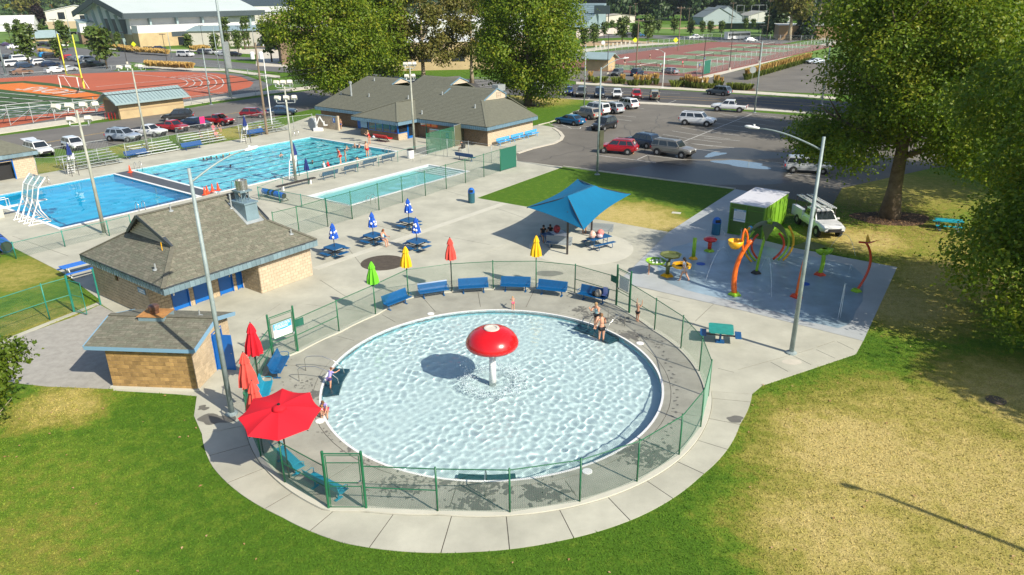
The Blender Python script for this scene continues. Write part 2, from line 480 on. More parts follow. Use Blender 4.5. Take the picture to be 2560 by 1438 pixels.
# ------------------------------------------------------------------ lawn: green grass with dry straw patches at their places
DRY=[((2150,1130),5.2,1.0),((2450,1200),6.5,.9),((1950,1130),2.4,.6),((2560,990),5.0,.85),((2100,1330),4.2,.9),((2480,1420),5,.75),((2300,1050),5.0,.7),((1560,540),5.6,.95),((1660,560),3.5,.9),((1440,545),3.0,.5),((150,1010),2.6,.75),((50,1250),5.0,.25),((0,1420),4.5,.38),((300,1330),4.0,.1),((20,690),5.0,.6),((90,800),3.5,.5),((2250,760),5.0,.9),((2400,700),6,.8),((2150,600),4.5,.9),((1330,250),9,.8),((2200,470),12,.6),((120,420),4,.5),((600,330),7,.6),((2330,600),8,.5),((330,370),4,.5),((1290,255),6,.7)]
def lawn_material(blade=False):
 m_=bpy.data.materials.new('lawn_grass' if not blade else 'lawn_blades');m_.use_nodes=True
 nt=m_.node_tree;b=nt.nodes['Principled BSDF'];b.inputs['Roughness'].default_value=0.9;b.inputs['Specular IOR Level'].default_value=0.15
 g=_n(nt,'ShaderNodeNewGeometry')
 nz=_n(nt,'ShaderNodeTexNoise');nz.inputs['Scale'].default_value=0.45;nz.inputs['Detail'].default_value=6;nz.inputs['Roughness'].default_value=0.7
 nt.links.new(g.outputs['Position'],nz.inputs['Vector'])
 off=_n(nt,'ShaderNodeVectorMath',operation='MULTIPLY_ADD');off.inputs[1].default_value=(5,5,0)
 nt.links.new(nz.outputs['Color'],off.inputs[0]);nt.links.new(g.outputs['Position'],off.inputs[2])
 acc=None
 for(p,r,s)in DRY:
  c=G(*p)
  d=_n(nt,'ShaderNodeVectorMath',operation='DISTANCE');nt.links.new(off.outputs[0],d.inputs[0]);d.inputs[1].default_value=(c[0]+2.5,c[1]+2.5,0)
  mr=_n(nt,'ShaderNodeMapRange',interpolation_type='SMOOTHSTEP');mr.inputs[1].default_value=r*1.35;mr.inputs[2].default_value=r*0.25
  mr.inputs[3].default_value=0;mr.inputs[4].default_value=s
  nt.links.new(d.outputs['Value'],mr.inputs[0])
  if acc is None:acc=mr.outputs[0]
  else:
   mx=_n(nt,'ShaderNodeMath',operation='MAXIMUM');nt.links.new(acc,mx.inputs[0]);nt.links.new(mr.outputs[0],mx.inputs[1]);acc=mx.outputs[0]
 n2=_n(nt,'ShaderNodeTexNoise');n2.inputs['Scale'].default_value=1.7;n2.inputs['Detail'].default_value=8;n2.inputs['Roughness'].default_value=0.72
 nt.links.new(g.outputs['Position'],n2.inputs['Vector'])
 m2=_n(nt,'ShaderNodeMath',operation='MULTIPLY_ADD');m2.inputs[1].default_value=1.1;m2.inputs[2].default_value=-0.55
 nt.links.new(n2.outputs['Fac'],m2.inputs[0])
 ad=_n(nt,'ShaderNodeMath',operation='ADD',use_clamp=True);nt.links.new(acc,ad.inputs[0]);nt.links.new(m2.outputs[0],ad.inputs[1])
 cr=_n(nt,'ShaderNodeValToRGB');e=cr.color_ramp.elements
 k=1.08 if blade else 1.0
 e[0].position=0.0;e[0].color=(0.070*k,0.150*k,0.012*k,1)
 e[1].position=1.0;e[1].color=(0.50*k,0.40*k,0.15*k,1)
 for pos,c in((0.22,(0.130,0.205,0.020)),(0.45,(0.22,0.225,0.038)),(0.72,(0.37,0.315,0.085))):
  el=e.new(pos);el.color=(c[0]*k,c[1]*k,c[2]*k,1)
 nt.links.new(ad.outputs[0],cr.inputs[0])
 n3=_n(nt,'ShaderNodeTexNoise');n3.inputs['Scale'].default_value=14.0;n3.inputs['Detail'].default_value=4;n3.inputs['Roughness'].default_value=0.8
 nt.links.new(g.outputs['Position'],n3.inputs['Vector'])
 hv=_n(nt,'ShaderNodeHueSaturation');mr=_n(nt,'ShaderNodeMapRange');mr.inputs[1].default_value=0.3;mr.inputs[2].default_value=0.7
 mr.inputs[3].default_value=0.62;mr.inputs[4].default_value=1.38
 nt.links.new(n3.outputs['Fac'],mr.inputs[0]);nt.links.new(mr.outputs[0],hv.inputs['Value']);nt.links.new(cr.outputs[0],hv.inputs['Color'])
 nt.links.new(hv.outputs[0],b.inputs['Base Color'])
 if not blade:
  bp=_n(nt,'ShaderNodeBump');bp.inputs['Strength'].default_value=0.9;bp.inputs['Distance'].default_value=0.05
  nt.links.new(n3.outputs['Fac'],bp.inputs['Height']);nt.links.new(bp.outputs[0],b.inputs['Normal'])
 return m_
M['lawn']=lawn_material();M['blade']=lawn_material(True)
# ------------------------------------------------------------------ geometry of the wading pool and its fence (polar about the pool centre)
PC=(-0.97,30.65)
PR=7.95
def pol(a,r):return(PC[0]+r*math.cos(R(a)),PC[1]+r*math.sin(R(a)))
FENCE=[(-120.7,11.04),(-114.3,10.44),(-100.1,9.87),(-85.2,9.85),(-70.2,9.85),(-55.6,9.87),(-40.7,9.91),(-26.9,9.92),(-11.5,10.0),(2.2,9.98),(16.2,10.0),(30.2,10.03),(43.7,10.58),(50.1,10.97),(65.3,11.48),(77.6,11.46),(91.0,11.19),(104.1,11.19),(118.1,11.22),(132.6,10.12),(148.4,9.92),(164.2,10.45),(170.9,11.13),(182,11.05),(192,11.05),(204,11.05),(215,11.05),(226.4,11.05)]
FP=[pol(a,r)for a,r in FENCE]
def fr(a):
 a=(a+122)%360-122
 L=FENCE+[(239.3,11.04)]
 for i in range(len(L)-1):
  if L[i][0]<=a<=L[i+1][0]:
   t=(a-L[i][0])/(L[i+1][0]-L[i][0]);return L[i][1]*(1-t)+L[i+1][1]*t
 return 11.04
OUT=[(-159,12.93),(-147.5,12.8),(-126.4,12.25),(-113,12.2),(-92,11.72),(-77.4,11.5),(-61.8,11.38),(-44.1,11.2),(-21.8,11.4),(-8.5,11.99)]
def out_r(a):
 for i in range(len(OUT)-1):
  if OUT[i][0]<=a<=OUT[i+1][0]:
   t=(a-OUT[i][0])/(OUT[i+1][0]-OUT[i][0]);return OUT[i][1]*(1-t)+OUT[i+1][1]*t
 return 12.0
# pool frames
US=Frame((0,0),53)
Lp=Frame((-39.9,76.05),52.5)
LAP=[Lp.w(0,0),Lp.w(23.1,0),Lp.w(23.1,-15.7),Lp.w(0,-15.7)]
Dp=Frame((-41.1,74.3),53)
DIVE=[Dp.w(0,0),Dp.w(-11.8,0),Dp.w(-11.8,-15.5),Dp.w(0,-15.5)]
Kp=Frame((-18.3,64.8),53)
KID=[Kp.w(0,0),Kp.w(15.7,0),Kp.w(15.7,-5.3),Kp.w(0,-5.3)]
def grow(rect,d):
 cx=sum(p[0]for p in rect)/4;cy_=sum(p[1]for p in rect)/4
 e1=Vector((rect[1][0]-rect[0][0],rect[1][1]-rect[0][1])).normalized()*d
 e2=Vector((rect[3][0]-rect[0][0],rect[3][1]-rect[0][1])).normalized()*d
 s=[(-1,-1),(1,-1),(1,1),(-1,1)]
 return[(p[0]+a*e1.x+b*e2.x,p[1]+a*e1.y+b*e2.y)for p,(a,b)in zip(rect,s)]
# ------------------------------------------------------------------ ground sheets
big=[(-320,-40),(320,-40),(420,620),(-420,620)]
hole_pools=[circle(PC,PR+0.02,72)]+[grow(r_,0.28)for r_ in(LAP,DIVE,KID)]
poly_sheet('lawn',M['lawn'],big,hole_pools,z=-0.02,depth=0.3)
ter=mat('far_terrain',(0.10,0.12,0.035),0.95,0.35,0.012,col2=(0.20,0.18,0.08),world=True,detail=8)
poly_sheet('terrain',ter,[(-6000,550),(6000,550),(9000,9000),(-9000,9000)],z=-0.35,depth=0)
poly_sheet('side_terrain',ter,[(-3000,-500),(3000,-500),(3000,549),(421,549),(321,-41),(-321,-41),(-421,549),(-3000,549)],z=-0.35,depth=0)
# plaza around the wading pool
px_left=GL([(485,1040),(492,990),(440,985),(283,976)])
px_pad=GL([(300,786),(430,790)])
plaza_out=[pol(-159,12.93)]+px_left+GL([(300,790),(252,760),(248,748),(165,686),(0,602),(-600,384),(-560,372),(-100,425),(95,436),(345,390),(640,341),(700,318),(780,290)])+GL([(900,285),(1000,300),(1220,340),(1345,312),(1385,318),(1404,332),(1407,345),(1385,357),(1290,380),(1293,402)])+GL([(1408,417),(1192,495),(1672,580),(1545,705),(1860,777),(2158,852),(2140,885),(1905,964)])
inner=[pol(a,fr(a)+0.17)for a in[-8.5]+list(range(-7,200,3))+[200.9]]
plaza_out+=[pol(-8.5,11.99)]+inner
grooves=[]
def groove(p,q,w_=0.03):
 grooves.append(strip(G(*p),G(*q),w_))
for p,q in[((1784,760),(1738,803)),((1950,798),(1843,922)),((1795,921),(1835,931)),((1846,924),(2032,872)),((2042,868),(2086,853)),((1926,905),(1970,929)),((1982,889),(2028,912)),((2040,874),(2088,896)),((2093,854),(2134,874)),((1735,808),(1700,845)),((1500,655),(1660,592)),((1400,655),(1640,720)),((1560,660),(1380,632)),((1240,520),(1345,557)),((1090,470),(1185,497)),((1110,590),(1225,612)),((1075,600),(935,562)),((870,620),(905,665)),((800,700),(870,745)),((915,780),(760,760)),((700,700+60),(640,800)),((1050,655),(1225,575)),((1245,568),(1400,500+20)),((1200,640),(1290,600)),((850,720),(985,690)),((420,440),(330,470-60)),((500,410),(620,440-60)),((30,590),(170,640)),((60,575),(120,540-20)),((160,600),(230,575)),((1240,455),(1330,425)),((740,545),(690,520)),((1640,800-60),(1700,775-20))]:
 groove(p,q)
pools_in_plaza=[grow(r_,0.30)for r_ in(LAP,DIVE,KID)]
poly_sheet('sub_base',M['base'],plaza_out,pools_in_plaza,z=-0.012,depth=0)
def crosses(P,Q):
 cr=lambda o,a,b:(a[0]-o[0])*(b[1]-o[1])-(a[1]-o[1])*(b[0]-o[0])
 for i in range(len(P)):
  a,b=P[i],P[(i+1)%len(P)]
  for j in range(len(Q)):
   c,d=Q[j],Q[(j+1)%len(Q)]
   if cr(a,b,c)*cr(a,b,d)<0 and cr(c,d,a)*cr(c,d,b)<0:return True
 return False
ok=[]
for g_ in grooves:
 xs=np.array([p[0]for p in g_]);ys=np.array([p[1]for p in g_])
 if in_poly(xs,ys,plaza_out).all()and not crosses(g_,plaza_out)and not any(crosses(g_,h)or in_poly(xs,ys,h).any()for h in pools_in_plaza+ok):ok.append(g_)
poly_sheet('plaza_pavement',M['concrete'],plaza_out,pools_in_plaza+ok,z=0.0,depth=0.03)
# aggregate service pad, left of the small pump house
poly_sheet('service_pad',M['aggregate'],GL([(15,955),(-60,900),(0,856),(185,792),(250,762),(305,792),(425,800),(283,972),(120,966)]),z=-0.004,depth=0.05)
poly_sheet('pad_edge_strip',M['concrete'],[*strip(G(-30,868),G(250,757),0.35)],z=0.004,depth=0.05)
# curved path round the fence: slab by slab
ring=tag(bpy.data.objects.new('ring_path',None),kind='structure');COL.objects.link(ring)
poly_sheet('sub_base',M['base'],[pol(a,out_r(a)-.02)for a in np.linspace(-159,-8.5,50)]+[pol(a,fr(a)+.1)for a in np.linspace(-8.5,-159,50)],z=-0.010,depth=0)
cuts=[-159,-151,-141,-130,-119.5,-108.5,-97,-86,-75,-64,-53.5,-43,-32.5,-22,-12,-8.5]
for i in range(len(cuts)-1):
 a0,a1=cuts[i]+0.09,cuts[i+1]-0.09
 pts=[pol(a,out_r(a))for a in np.linspace(a0,a1,6)]+[pol(a,fr(a)+0.175)for a in np.linspace(a1,a0,6)]
 o=poly_sheet('slab',M['concrete'],pts,z=0.002*(i%2),depth=0.05,parent=ring,kind=None)
# deck inside the fence
deck_poly=[pol(a,fr(a)+0.16)for a in range(-120,240,2)]
wg=[]
for a in(-128,-98,-70,-48,-22,8,33,57,78,96,114,131,151,172,196):
 wg.append(strip(pol(a,PR+0.55),pol(a,fr(a)-0.35),0.028))
poly_sheet('pool_deck',M['concrete_dark'],deck_poly,[circle(PC,PR+0.42,72)]+wg,z=0.0,depth=0.03)
poly_sheet('sub_base',M['base'],deck_poly,[circle(PC,PR+0.3,72)],z=-0.011,depth=0)
poly_sheet('pool_kerb',M['concrete_dark'],circle(PC,PR+0.395,72),[circle(PC,PR+0.10,72)],z=0.004,depth=0.05)
poly_sheet('fence_kerb',M['concrete_b'],[pol(a,fr(a)+0.15)for a in range(-120,240,2)],[[pol(a,fr(a)-0.13)for a in range(-120,240,2)]],z=0.05,depth=0.06)
# coping line of the wading pool
poly_sheet('pool_coping',M['white'],circle(PC,PR+0.10,96),[circle(PC,PR,96)],z=0.012,depth=0.3)
# flat patches on the plaza
poly_sheet('canopy_pad',M['concrete_b'],circle(G(1452,618),3.75,64),z=0.006,depth=0.006)
poly_sheet('pavement_band',M['concrete_b'],strip(G(788,672),G(1262,508),0.62),z=0.005,depth=0.005)
poly_sheet('soil_patch',M['dirt'],circle(G(958,657),1.52,40),z=0.012,depth=0.012)
def blot(name,p,r,mt,z=0.007,n=26,seed=0,sx=1.0,rot=0.0,amp=0.25):
 rr=random.Random(seed);ph=[rr.uniform(0,6.3)for _ in range(5)]
 c=G(*p);pts=[]
 for i in range(n):
  a=2*PI*i/n;q=r*(1+amp*(math.sin(2*a+ph[0])*.5+math.sin(3*a+ph[1])*.4+math.sin(5*a+ph[2])*.3))
  x,y=q*math.cos(a)*sx,q*math.sin(a)
  pts.append((c[0]+x*math.cos(rot)-y*math.sin(rot),c[1]+x*math.sin(rot)+y*math.cos(rot)))
 return poly_sheet(name,mt,pts,z=z,depth=0.0)
M['wet']=mat('wet_concrete',(0.15,0.145,0.125),0.45,0.1,2,world=True)
M['wet_b']=mat('damp_concrete',(0.22,0.215,0.185),0.6,0.1,2,world=True)
blot('damp_patch',(1373,684),0.55,M['wet_b'],seed=4,sx=1.5,amp=0.15)
blot('puddle',(1838,1048),0.27,M['wet'],seed=2,sx=1.3)
blot('puddle',(540,1048),0.45,M['wet'],seed=7,sx=1.6,amp=.4)
blot('puddle',(508,1020),0.22,M['wet'],seed=9,amp=.5)
blot('soil_patch',(1000+980,905),0.3,M['kerb'],seed=1,z=0.006,sx=1.6,amp=.05)
# splashes and wet footprints on the pool deck
wetb=MB()
def wet_cluster(p,n,sp,smin,smax,seed,str_a=0.0):
 rr=random.Random(seed);c=G(*p)
 for _ in range(n*3):
  x=c[0]+rr.gauss(0,sp*1.1);y=c[1]+rr.gauss(0,sp*0.7)
  d=math.hypot(x-PC[0],y-PC[1]);a=math.degrees(math.atan2(y-PC[1],x-PC[0]))
  if d<PR+0.12 or d>fr(a)-.2:continue
  s=rr.uniform(smin,smax)*rr.choice((.25,.4,.5,.9));k=rr.randint(6,9);ro=rr.uniform(0,6.3);el=rr.uniform(1,2.6)
  pts=[]
  for i in range(k):
   t=2*PI*i/k;q=s*rr.uniform(.6,1.25);u_,v_=q*math.cos(t)*el,q*math.sin(t)
   pts.append((x+u_*math.cos(ro)-v_*math.sin(ro),y+u_*math.sin(ro)+v_*math.cos(ro),0.008+0.00005*len(wetb.f)%0.003))
  wetb.add(pts,[tuple(range(k))])
for a_ in[((860,1080),60,.35,.02,.09,1),((900,1120),50,.3,.02,.08,2),((850,1020),25,.25,.03,.08,3),((760,960),24,.5,.02,.07,4),((800,985),50,.3,.03,.12,5),((1000,1215),90,.5,.02,.09,6),((1185,1215),60,.55,.03,.16,7),((1190,1262),30,.35,.05,.15,8),((1360,1235),60,.45,.04,.18,9),((1100,1190),30,.5,.02,.08,10),((1600,1130),70,.45,.03,.13,11),((1640,1150),40,.4,.03,.12,12),((1540,800),50,.45,.03,.10,13),((1570,840),60,.4,.03,.13,14),((1455,775),36,.3,.02,.09,15),((1470,790),20,.3,.03,.1,16),((1620,850),30,.5,.02,.08,17),((1010,1160),30,.3,.04,.12,18),((940,1150),25,.35,.03,.1,19),((700,900),14,.3,.02,.06,20)]:
 wet_cluster(*a_)
for i in range(26):
 x=1640+50*math.sin(i/8.0);y=880+i*11
 wet_cluster((1650+40*math.sin(i*.12)+(4 if i%2 else-4),870+i*9.5),2,.02,.03,.055,100+i)
o=wetb.build('wet_footprints',M['wet']);o['kind']='stuff'
# ------------------------------------------------------------------ wading pool basin and water
M['pool_white']=mat('pool_floor_white',(0.82,0.99,1.0),0.6,0.03,0.6,world=True)
M['pool_wall']=mat('pool_wall_blue',(0.35,0.78,0.90),0.6)
M['pool_lap']=mat('lap_pool_floor',(0.20,0.82,0.95),0.6,0.04,0.5,world=True)
M['pool_dive']=mat('dive_pool_floor',(0.02,0.62,1.0),0.6,0.03,0.5,world=True)
M['pool_kid']=mat('small_pool_floor',(0.40,0.90,0.94),0.6,0.03,0.5,world=True)
M['lane']=mat('lane_stripe',(0.01,0.10,0.24),0.6)
M['step_dark']=mat('navy_pool_step',(0.02,0.09,0.12),0.6)
def recv(o):
 o.cycles.is_caustics_receiver=True
 return o
basin=MB();n_=96;DZ=-0.48
ring0=circle(PC,PR,n_)
basin.add([(x,y,DZ)for x,y in ring0],[tuple(range(n_))])
o=recv(basin.build('wading_pool_floor',M['pool_white']));o['kind']='structure'
basin=MB()
basin.add([(x,y,z)for z in(DZ,0.0)for x,y in ring0],[(n_+i,n_+(i+1)%n_,(i+1)%n_,i)for i in range(n_)])
o=recv(basin.build('wading_pool_wall',M['pool_wall']));o['kind']='structure'
def caster(o):
 o.cycles.is_caustics_caster=True
 return o
def water_grid(name,X,Y,Z,mask,mt):
 n0,n1=X.shape
 idx=-np.ones(X.shape,int);idx[mask]=np.arange(mask.sum())
 v=np.stack([X[mask],Y[mask],Z[mask]],-1)
 i=idx
 q=np.stack([i[:-1,:-1],i[:-1,1:],i[1:,1:],i[1:,:-1]],-1).reshape(-1,4)
 q=q[(q>=0).all(1)]
 me=bpy.data.meshes.new(name)
 me.from_pydata(v.tolist(),[],q.tolist())
 me.shade_smooth()
 o=caster(link_mesh(name,me,mt));o['kind']='structure'
 return o
def ripples(X,Y,rngseed,lam,amp,n=44):
 rg=np.random.default_rng(rngseed);Z=np.zeros_like(X)
 for k in range(n):
  a=rg.uniform(0,2*np.pi);l=rg.uniform(*lam);A=amp*l
  Z+=A*np.sin(2*np.pi/l*(X*np.cos(a)+Y*np.sin(a))+rg.uniform(0,6.28))
 return Z
xs=np.arange(PC[0]-PR-.1,PC[0]+PR+.1,0.038)
X,Y=np.meshgrid(xs,xs-PC[0]+PC[1])
rr_=np.hypot(X-PC[0],Y-PC[1])
Z=ripples(X,Y,3,(0.24,0.75),0.0031,60)*(0.75+0.3*np.sin(X*.5+1)*np.cos(Y*.45)+.2*np.sin(X*1.1-Y*.8))
for k in range(7):
 l=0.42+0.06*k
 Z+=0.0017*np.sin(2*np.pi/l*rr_+1.7*k+0.8*np.sin(3*np.arctan2(Y-PC[1],X-PC[0])+k))*np.clip(1.4-rr_/9,0.15,1)
Z+=0.02*np.exp(-((rr_-1.45)/0.25)**2)*ripples(X,Y,9,(0.1,0.3),0.25,14)
water_grid('wading_pool_water',X,Y,Z-0.09,rr_<PR+0.04,M['water'])
def rect_pool(name,F,rect,depth,floor_m,wall_m,wlev,seed,step,lam,amp,wm='water',coping=0.28):
 x0,x1,y0,y1=rect
 C4=[F.w(x0,y0),F.w(x1,y0),F.w(x1,y1),F.w(x0,y1)]
 b=MB();b.add([(x,y,-depth)for x,y in C4],[(0,1,2,3)]);recv(b.build(name+'_floor',floor_m))['kind']='structure'
 b=MB();b.add([(x,y,z)for z in(-depth,0.02)for x,y in C4],[(4+i,4+(i+1)%4,(i+1)%4,i)for i in range(4)])
 recv(b.build(name+'_wall',wall_m))['kind']='structure'
 poly_sheet(name+'_coping',M['white'],grow(C4,coping),[C4],z=0.025,depth=0.12)
 a=np.arange(x0,x1+step,step);c=np.arange(y0,y1+step,step)
 a[-1]=x1;c[-1]=y1
 A,B=np.meshgrid(a,c)
 Xw=F.o[0]+F.u[0]*A+F.v[0]*B;Yw=F.o[1]+F.u[1]*A+F.v[1]*B
 Zw=ripples(Xw,Yw,seed,lam,amp,30)+wlev
 water_grid(name+'_water',Xw,Yw,Zw,np.ones(A.shape,bool),M[wm])
rect_pool('lap_pool',Lp,(0,23.1,-15.7,0),1.3,M['pool_lap'],M['pool_lap'],-0.10,21,0.14,(0.7,2.2),0.0030)
rect_pool('diving_pool',Dp,(-11.8,0,-15.5,0),3.2,M['pool_dive'],M['pool_dive'],-0.10,22,0.16,(0.9,2.2),0.0007,wm='water_deep')
rect_pool('small_pool',Kp,(0,15.7,-5.3,0),0.75,M['pool_kid'],M['pool_white'],-0.10,23,0.16,(1.0,2.5),0.0008)
ln=MB()
for k in range(1,7):
 yb=-15.7*k/7
 pts=[Lp.w(1.2,yb-.15),Lp.w(21.9,yb-.15),Lp.w(21.9,yb+.15),Lp.w(1.2,yb+.15)]
 ln.add([(x,y,-1.296)for x,y in pts],[(0,1,2,3)])
 for e in(1.2,21.9):
  pts=[Lp.w(e-.15,yb-.5),Lp.w(e+.15,yb-.5),Lp.w(e+.15,yb+.5),Lp.w(e-.15,yb+.5)]
  ln.add([(x,y,-1.292)for x,y in pts],[(0,1,2,3)])
  pts=[Lp.w(23.095 if e>5 else .005,yb-.15),Lp.w(23.095 if e>5 else .005,yb+.15)]
  ln.add([(*pts[0],-.8),(*pts[1],-.8),(*pts[1],-.15),(*pts[0],-.15)],[(0,1,2,3)])
recv(ln.build('lane_stripes',M['lane']))['kind']='structure'
# dark bulkhead between the two pools
poly_sheet('pool_bulkhead',mat('wet_dark_deck',(0.06,0.05,0.045),0.35,0.25,1.2,world=True),[Dp.w(0.35,0.3),Dp.w(2.0,0.2),Dp.w(2.0,-15.6),Dp.w(0.35,-15.8)],z=0.012,depth=0.012)
# steps of the small pool, dark treads
st=MB()
for k in range(4):
 x0=15.7-0.55*(k+1);z=-0.18-0.14*k
 for(xa,xb,za)in((x0,x0+.55,z),):
  P4=[Kp.w(xa,-5.28),Kp.w(xb,-5.28),Kp.w(xb,-.02),Kp.w(xa,-.02)]
  st.prism(P4,-0.745,za)
recv(st.build('pool_steps',M['pool_white']))['kind']='structure'
st=MB()
for k in range(4):
 x0=15.7-0.55*(k+1);z=-0.18-0.14*k+.004
 P4=[Kp.w(x0,-5.2),Kp.w(x0+.07,-5.2),Kp.w(x0+.07,-.1),Kp.w(x0,-.1)]
 st.add([(x,y,z)for x,y in P4],[(0,1,2,3)])
recv(st.build('step_edges',M['step_dark']))['kind']='structure'
# underwater steps of the wading pool (dark treads)
def wade_step(a0,a1,d,z,mt=None):
 pts=[pol(a,PR-0.01)for a in np.linspace(a0,a1,10)]+[pol(a,PR-d)for a in np.linspace(a1,a0,10)]
 b=MB();b.prism(pts,DZ+.002,z)
 o=recv(b.build('pool_step',mt or M['step_dark']));o['kind']='structure'
wade_step(170,189,.75,-.24)
wade_step(-99,-82,.6,-.24)
wade_step(33,53,.75,-.24)
# ------------------------------------------------------------------ splash pad
M['splash']=mat('blue_washed_concrete',(0.40,0.42,0.42),0.55,0.10,0.5,bump=0.1,bscale=12,world=True,detail=7)
M['splash_wet']=mat('wet_splash_concrete',(0.26,0.35,0.41),0.32,0.28,0.45,world=True,detail=7)
sp_poly=GL([(1671,580.5),(1838,473),(1905,484),(1905,600),(1985,620),(2243,668),(2158,852.5),(1860,777.5),(1544,705.5)])
poly_sheet('splash_pad',M['splash'],sp_poly,z=0.0,depth=0.05)
pts=[]
c0=G(1905,690)
wetpx=[(1650,640),(1720,600),(1850,600),(1980,632),(2130,660),(2170,700),(2150,770),(2120,830),(2000,800),(1880,765),(1760,735),(1680,715),(1640,680)]
wp=GL(wetpx);sm=[]
for i in range(len(wp)):
 a=Vector(wp[i-1]);b_=Vector(wp[i]);c_=Vector(wp[(i+1)%len(wp)])
 for t in(0.0,.33,.66):
  p1=(a+b_)/2;p2=(b_+c_)/2
  q=p1*(1-t)**2+b_*2*t*(1-t)+p2*t*t
  sm.append((q.x+0.12*math.sin(i*5+t*9),q.y+0.12*math.cos(i*7+t*5)))
poly_sheet('wet_splash_floor',M['splash_wet'],sm,z=0.004,depth=0)
M['blue_dot']=mat('blue_drain_cover',(0.01,0.08,0.40),0.5)
# ------------------------------------------------------------------ car park, roads, walks
lot=GL([(1293,402),(1290,380),(1385,357),(1407,345),(1404,332),(1385,318),(1380,310),(1410,295),(1470,268),(1545,258),(1650,262),(1895,281),(2130,300),(2400,320),(2520,400),(2330,420),(2105,470),(2080,515),(1838,473),(1408,417)])
poly_sheet('parking_lot',M['asphalt'],lot,z=-0.008,depth=0.02)
road=GL([(1150,196),(1470,213),(1850,236),(2120,255),(2600,290),(2600,318),(2120,287),(1890,270),(1640,257),(1400,246),(1100,226)])
poly_sheet('road',M['asphalt_road'],road,z=-0.004,depth=0.01)
poly_sheet('road_walk',M['kerb'],GL([(1400,246),(1640,257),(1890,271),(2130,288),(2130,292),(1890,276),(1640,262),(1560,258)]),z=0.06,depth=0.1)
poly_sheet('road_walk_far',M['kerb'],GL([(1440,205),(1700,219),(1900,230),(2090,243),(2090,249),(1890,236),(1700,225),(1440,211)]),z=0.06,depth=0.1)
street=GL([(-200,400),(0,340),(300,300),(520,262),(660,242),(760,228),(900,205),(1150,190),(1180,226),(980,240),(830,262),(690,292),(560,322),(400,340),(240,372),(100,372),(0,400),(-150,440)])
poly_sheet('street',M['asphalt_left'],street,z=-0.008,depth=0.01)
poly_sheet('street_walk',M['kerb'],GL([(-60,352),(0,335),(300,292),(520,256),(650,238),(780,222),(900,200),(900,196),(770,217),(640,231),(500,250),(300,283),(0,322),(-60,338)]),z=0.08,depth=0.1)
# markings
mk=MB();mky=MB()
def line_px(b,p,q,w_=0.1,z=-0.003):
 s=strip(G(*p),G(*q),w_)
 b.add([(x,y,z)for x,y in s],[(0,1,2,3)])
for off in(0,5):
 line_px(mky,(1300,226+off),(1900,251+off+off*.3),0.14,0.0)
 line_px(mky,(1900,251+off*1.3),(2150,267+off*1.2),0.14,0.0)
line_px(mk,(1440,224),(1700,234),0.12,0.0);line_px(mk,(1440,219),(1560,223),.12,0.0)
line_px(mky,(195,342),(300,325),.14);line_px(mky,(400,313),(640,274),.14);line_px(mky,(0,378),(190,343),.14)
for k in range(7):
 line_px(mk,(360+k*42-60,305-k*8+42),(400+k*42-60,300-k*8+52),.1)
for k in range(10):line_px(mk,(1175+k*4,193+k*4.0),(1225+k*6,195+k*4.2),.35,0.0)
# bays
line_px(mk,(1704,356),(1880,285),0.12)
for k in range(9):
 t=k/8;x=1704+(1880-1704)*t;y=356+(285-356)*t
 line_px(mk,(x,y),(x-70+8*t,y-11),.1)
 line_px(mk,(x,y),(x+78,y+9.5),.1)
for p,q in[((1490,388),(1712,415)),((1593,399),(1618,388)),((1618,388),(1745,404)),((1700,368),(1800,380)),((1720,358),(1835,370)),((1760,345),(1850,352)),((1590,253),(1605,247)),((1470,252),(1476,240)),((1515,252),(1520,243)),((1560,254),(1566,246)),((1650,258),(1638,248)),((1665,260),(1690,251)),((1340,316),(1450,322)),((1352,312),(1452,318)),((1450,322),(1452,318)),((1372,309),(1400,320)),((1400,310),(1430,321)),((1545,298),(1580,303)),((1540,288),(1590,293)),((1580,268),(1610,272)),((1430,312),(1480,318)),((1900,415),(1990,426)),((1925,428),(2040,441)),((1925,432),(1980,440)),((1930,405),(2000,412))]:
 line_px(mk,p,q,.11)
o=mk.build('road_markings',M['paint']);o['kind']='structure'
o=mky.build('yellow_lines',M['paint_y']);o['kind']='structure'
# cracks: sealed dark lines in the car park
ck=MB();rr=random.Random(5)
for p,q in[((1430,300),(1700,345)),((1560,310),(1640,420)),((1350,400),(1560,350)),((1650,300),(1750,275)),((1580,330),(1690,310)),((1500,380),(1380,345)),((1740,330),(1900,345)),((1450,395),(1600,372)),((1880,300),(1990,320)),((1940,190),(2060,175)),((1960,215),(2040,190)),((1620,345),(1650,285))]:
 a=Vector(G(*p));b_=Vector(G(*q));n=14;pts=[]
 for i in range(n+1):
  c=a.lerp(b_,i/n);pts.append((c.x+rr.gauss(0,.22),c.y+rr.gauss(0,.22)))
 for i in range(n):
  s=strip(pts[i],pts[i+1],0.09);ck.add([(x,y,-0.0045)for x,y in s],[(0,1,2,3)])
ck.build('sealed_cracks',mat('crack_sealer',(0.05,0.048,0.045),0.6))['kind']='stuff'
M['puddle']=mat('sky_tinted_puddle',(0.13,0.19,0.25),0.06,spec=1.0)  # blue base colour stands in for reflected sky
M['damp_asphalt']=mat('damp_asphalt',(0.045,0.043,0.04),0.4,0.2,.4,world=True)
for p,r_,sx,sd in[((1830,385),3.6,1.5,3),((1760,430),5.0,1.6,5),((1870,425),3.4,1.4,6)]:
 blot('damp_patch',p,r_,M['damp_asphalt'],z=-0.006+sd*.0006,seed=sd,sx=sx,amp=.3,n=40)
blot('puddle',(1855,410),1.6,M['puddle'],z=0.0,seed=12,sx=1.7,amp=.35,rot=-.5,n=40)
blot('puddle',(1787,386),0.9,M['puddle'],z=0.001,seed=13,sx=1.5,amp=.5,rot=.8,n=30)
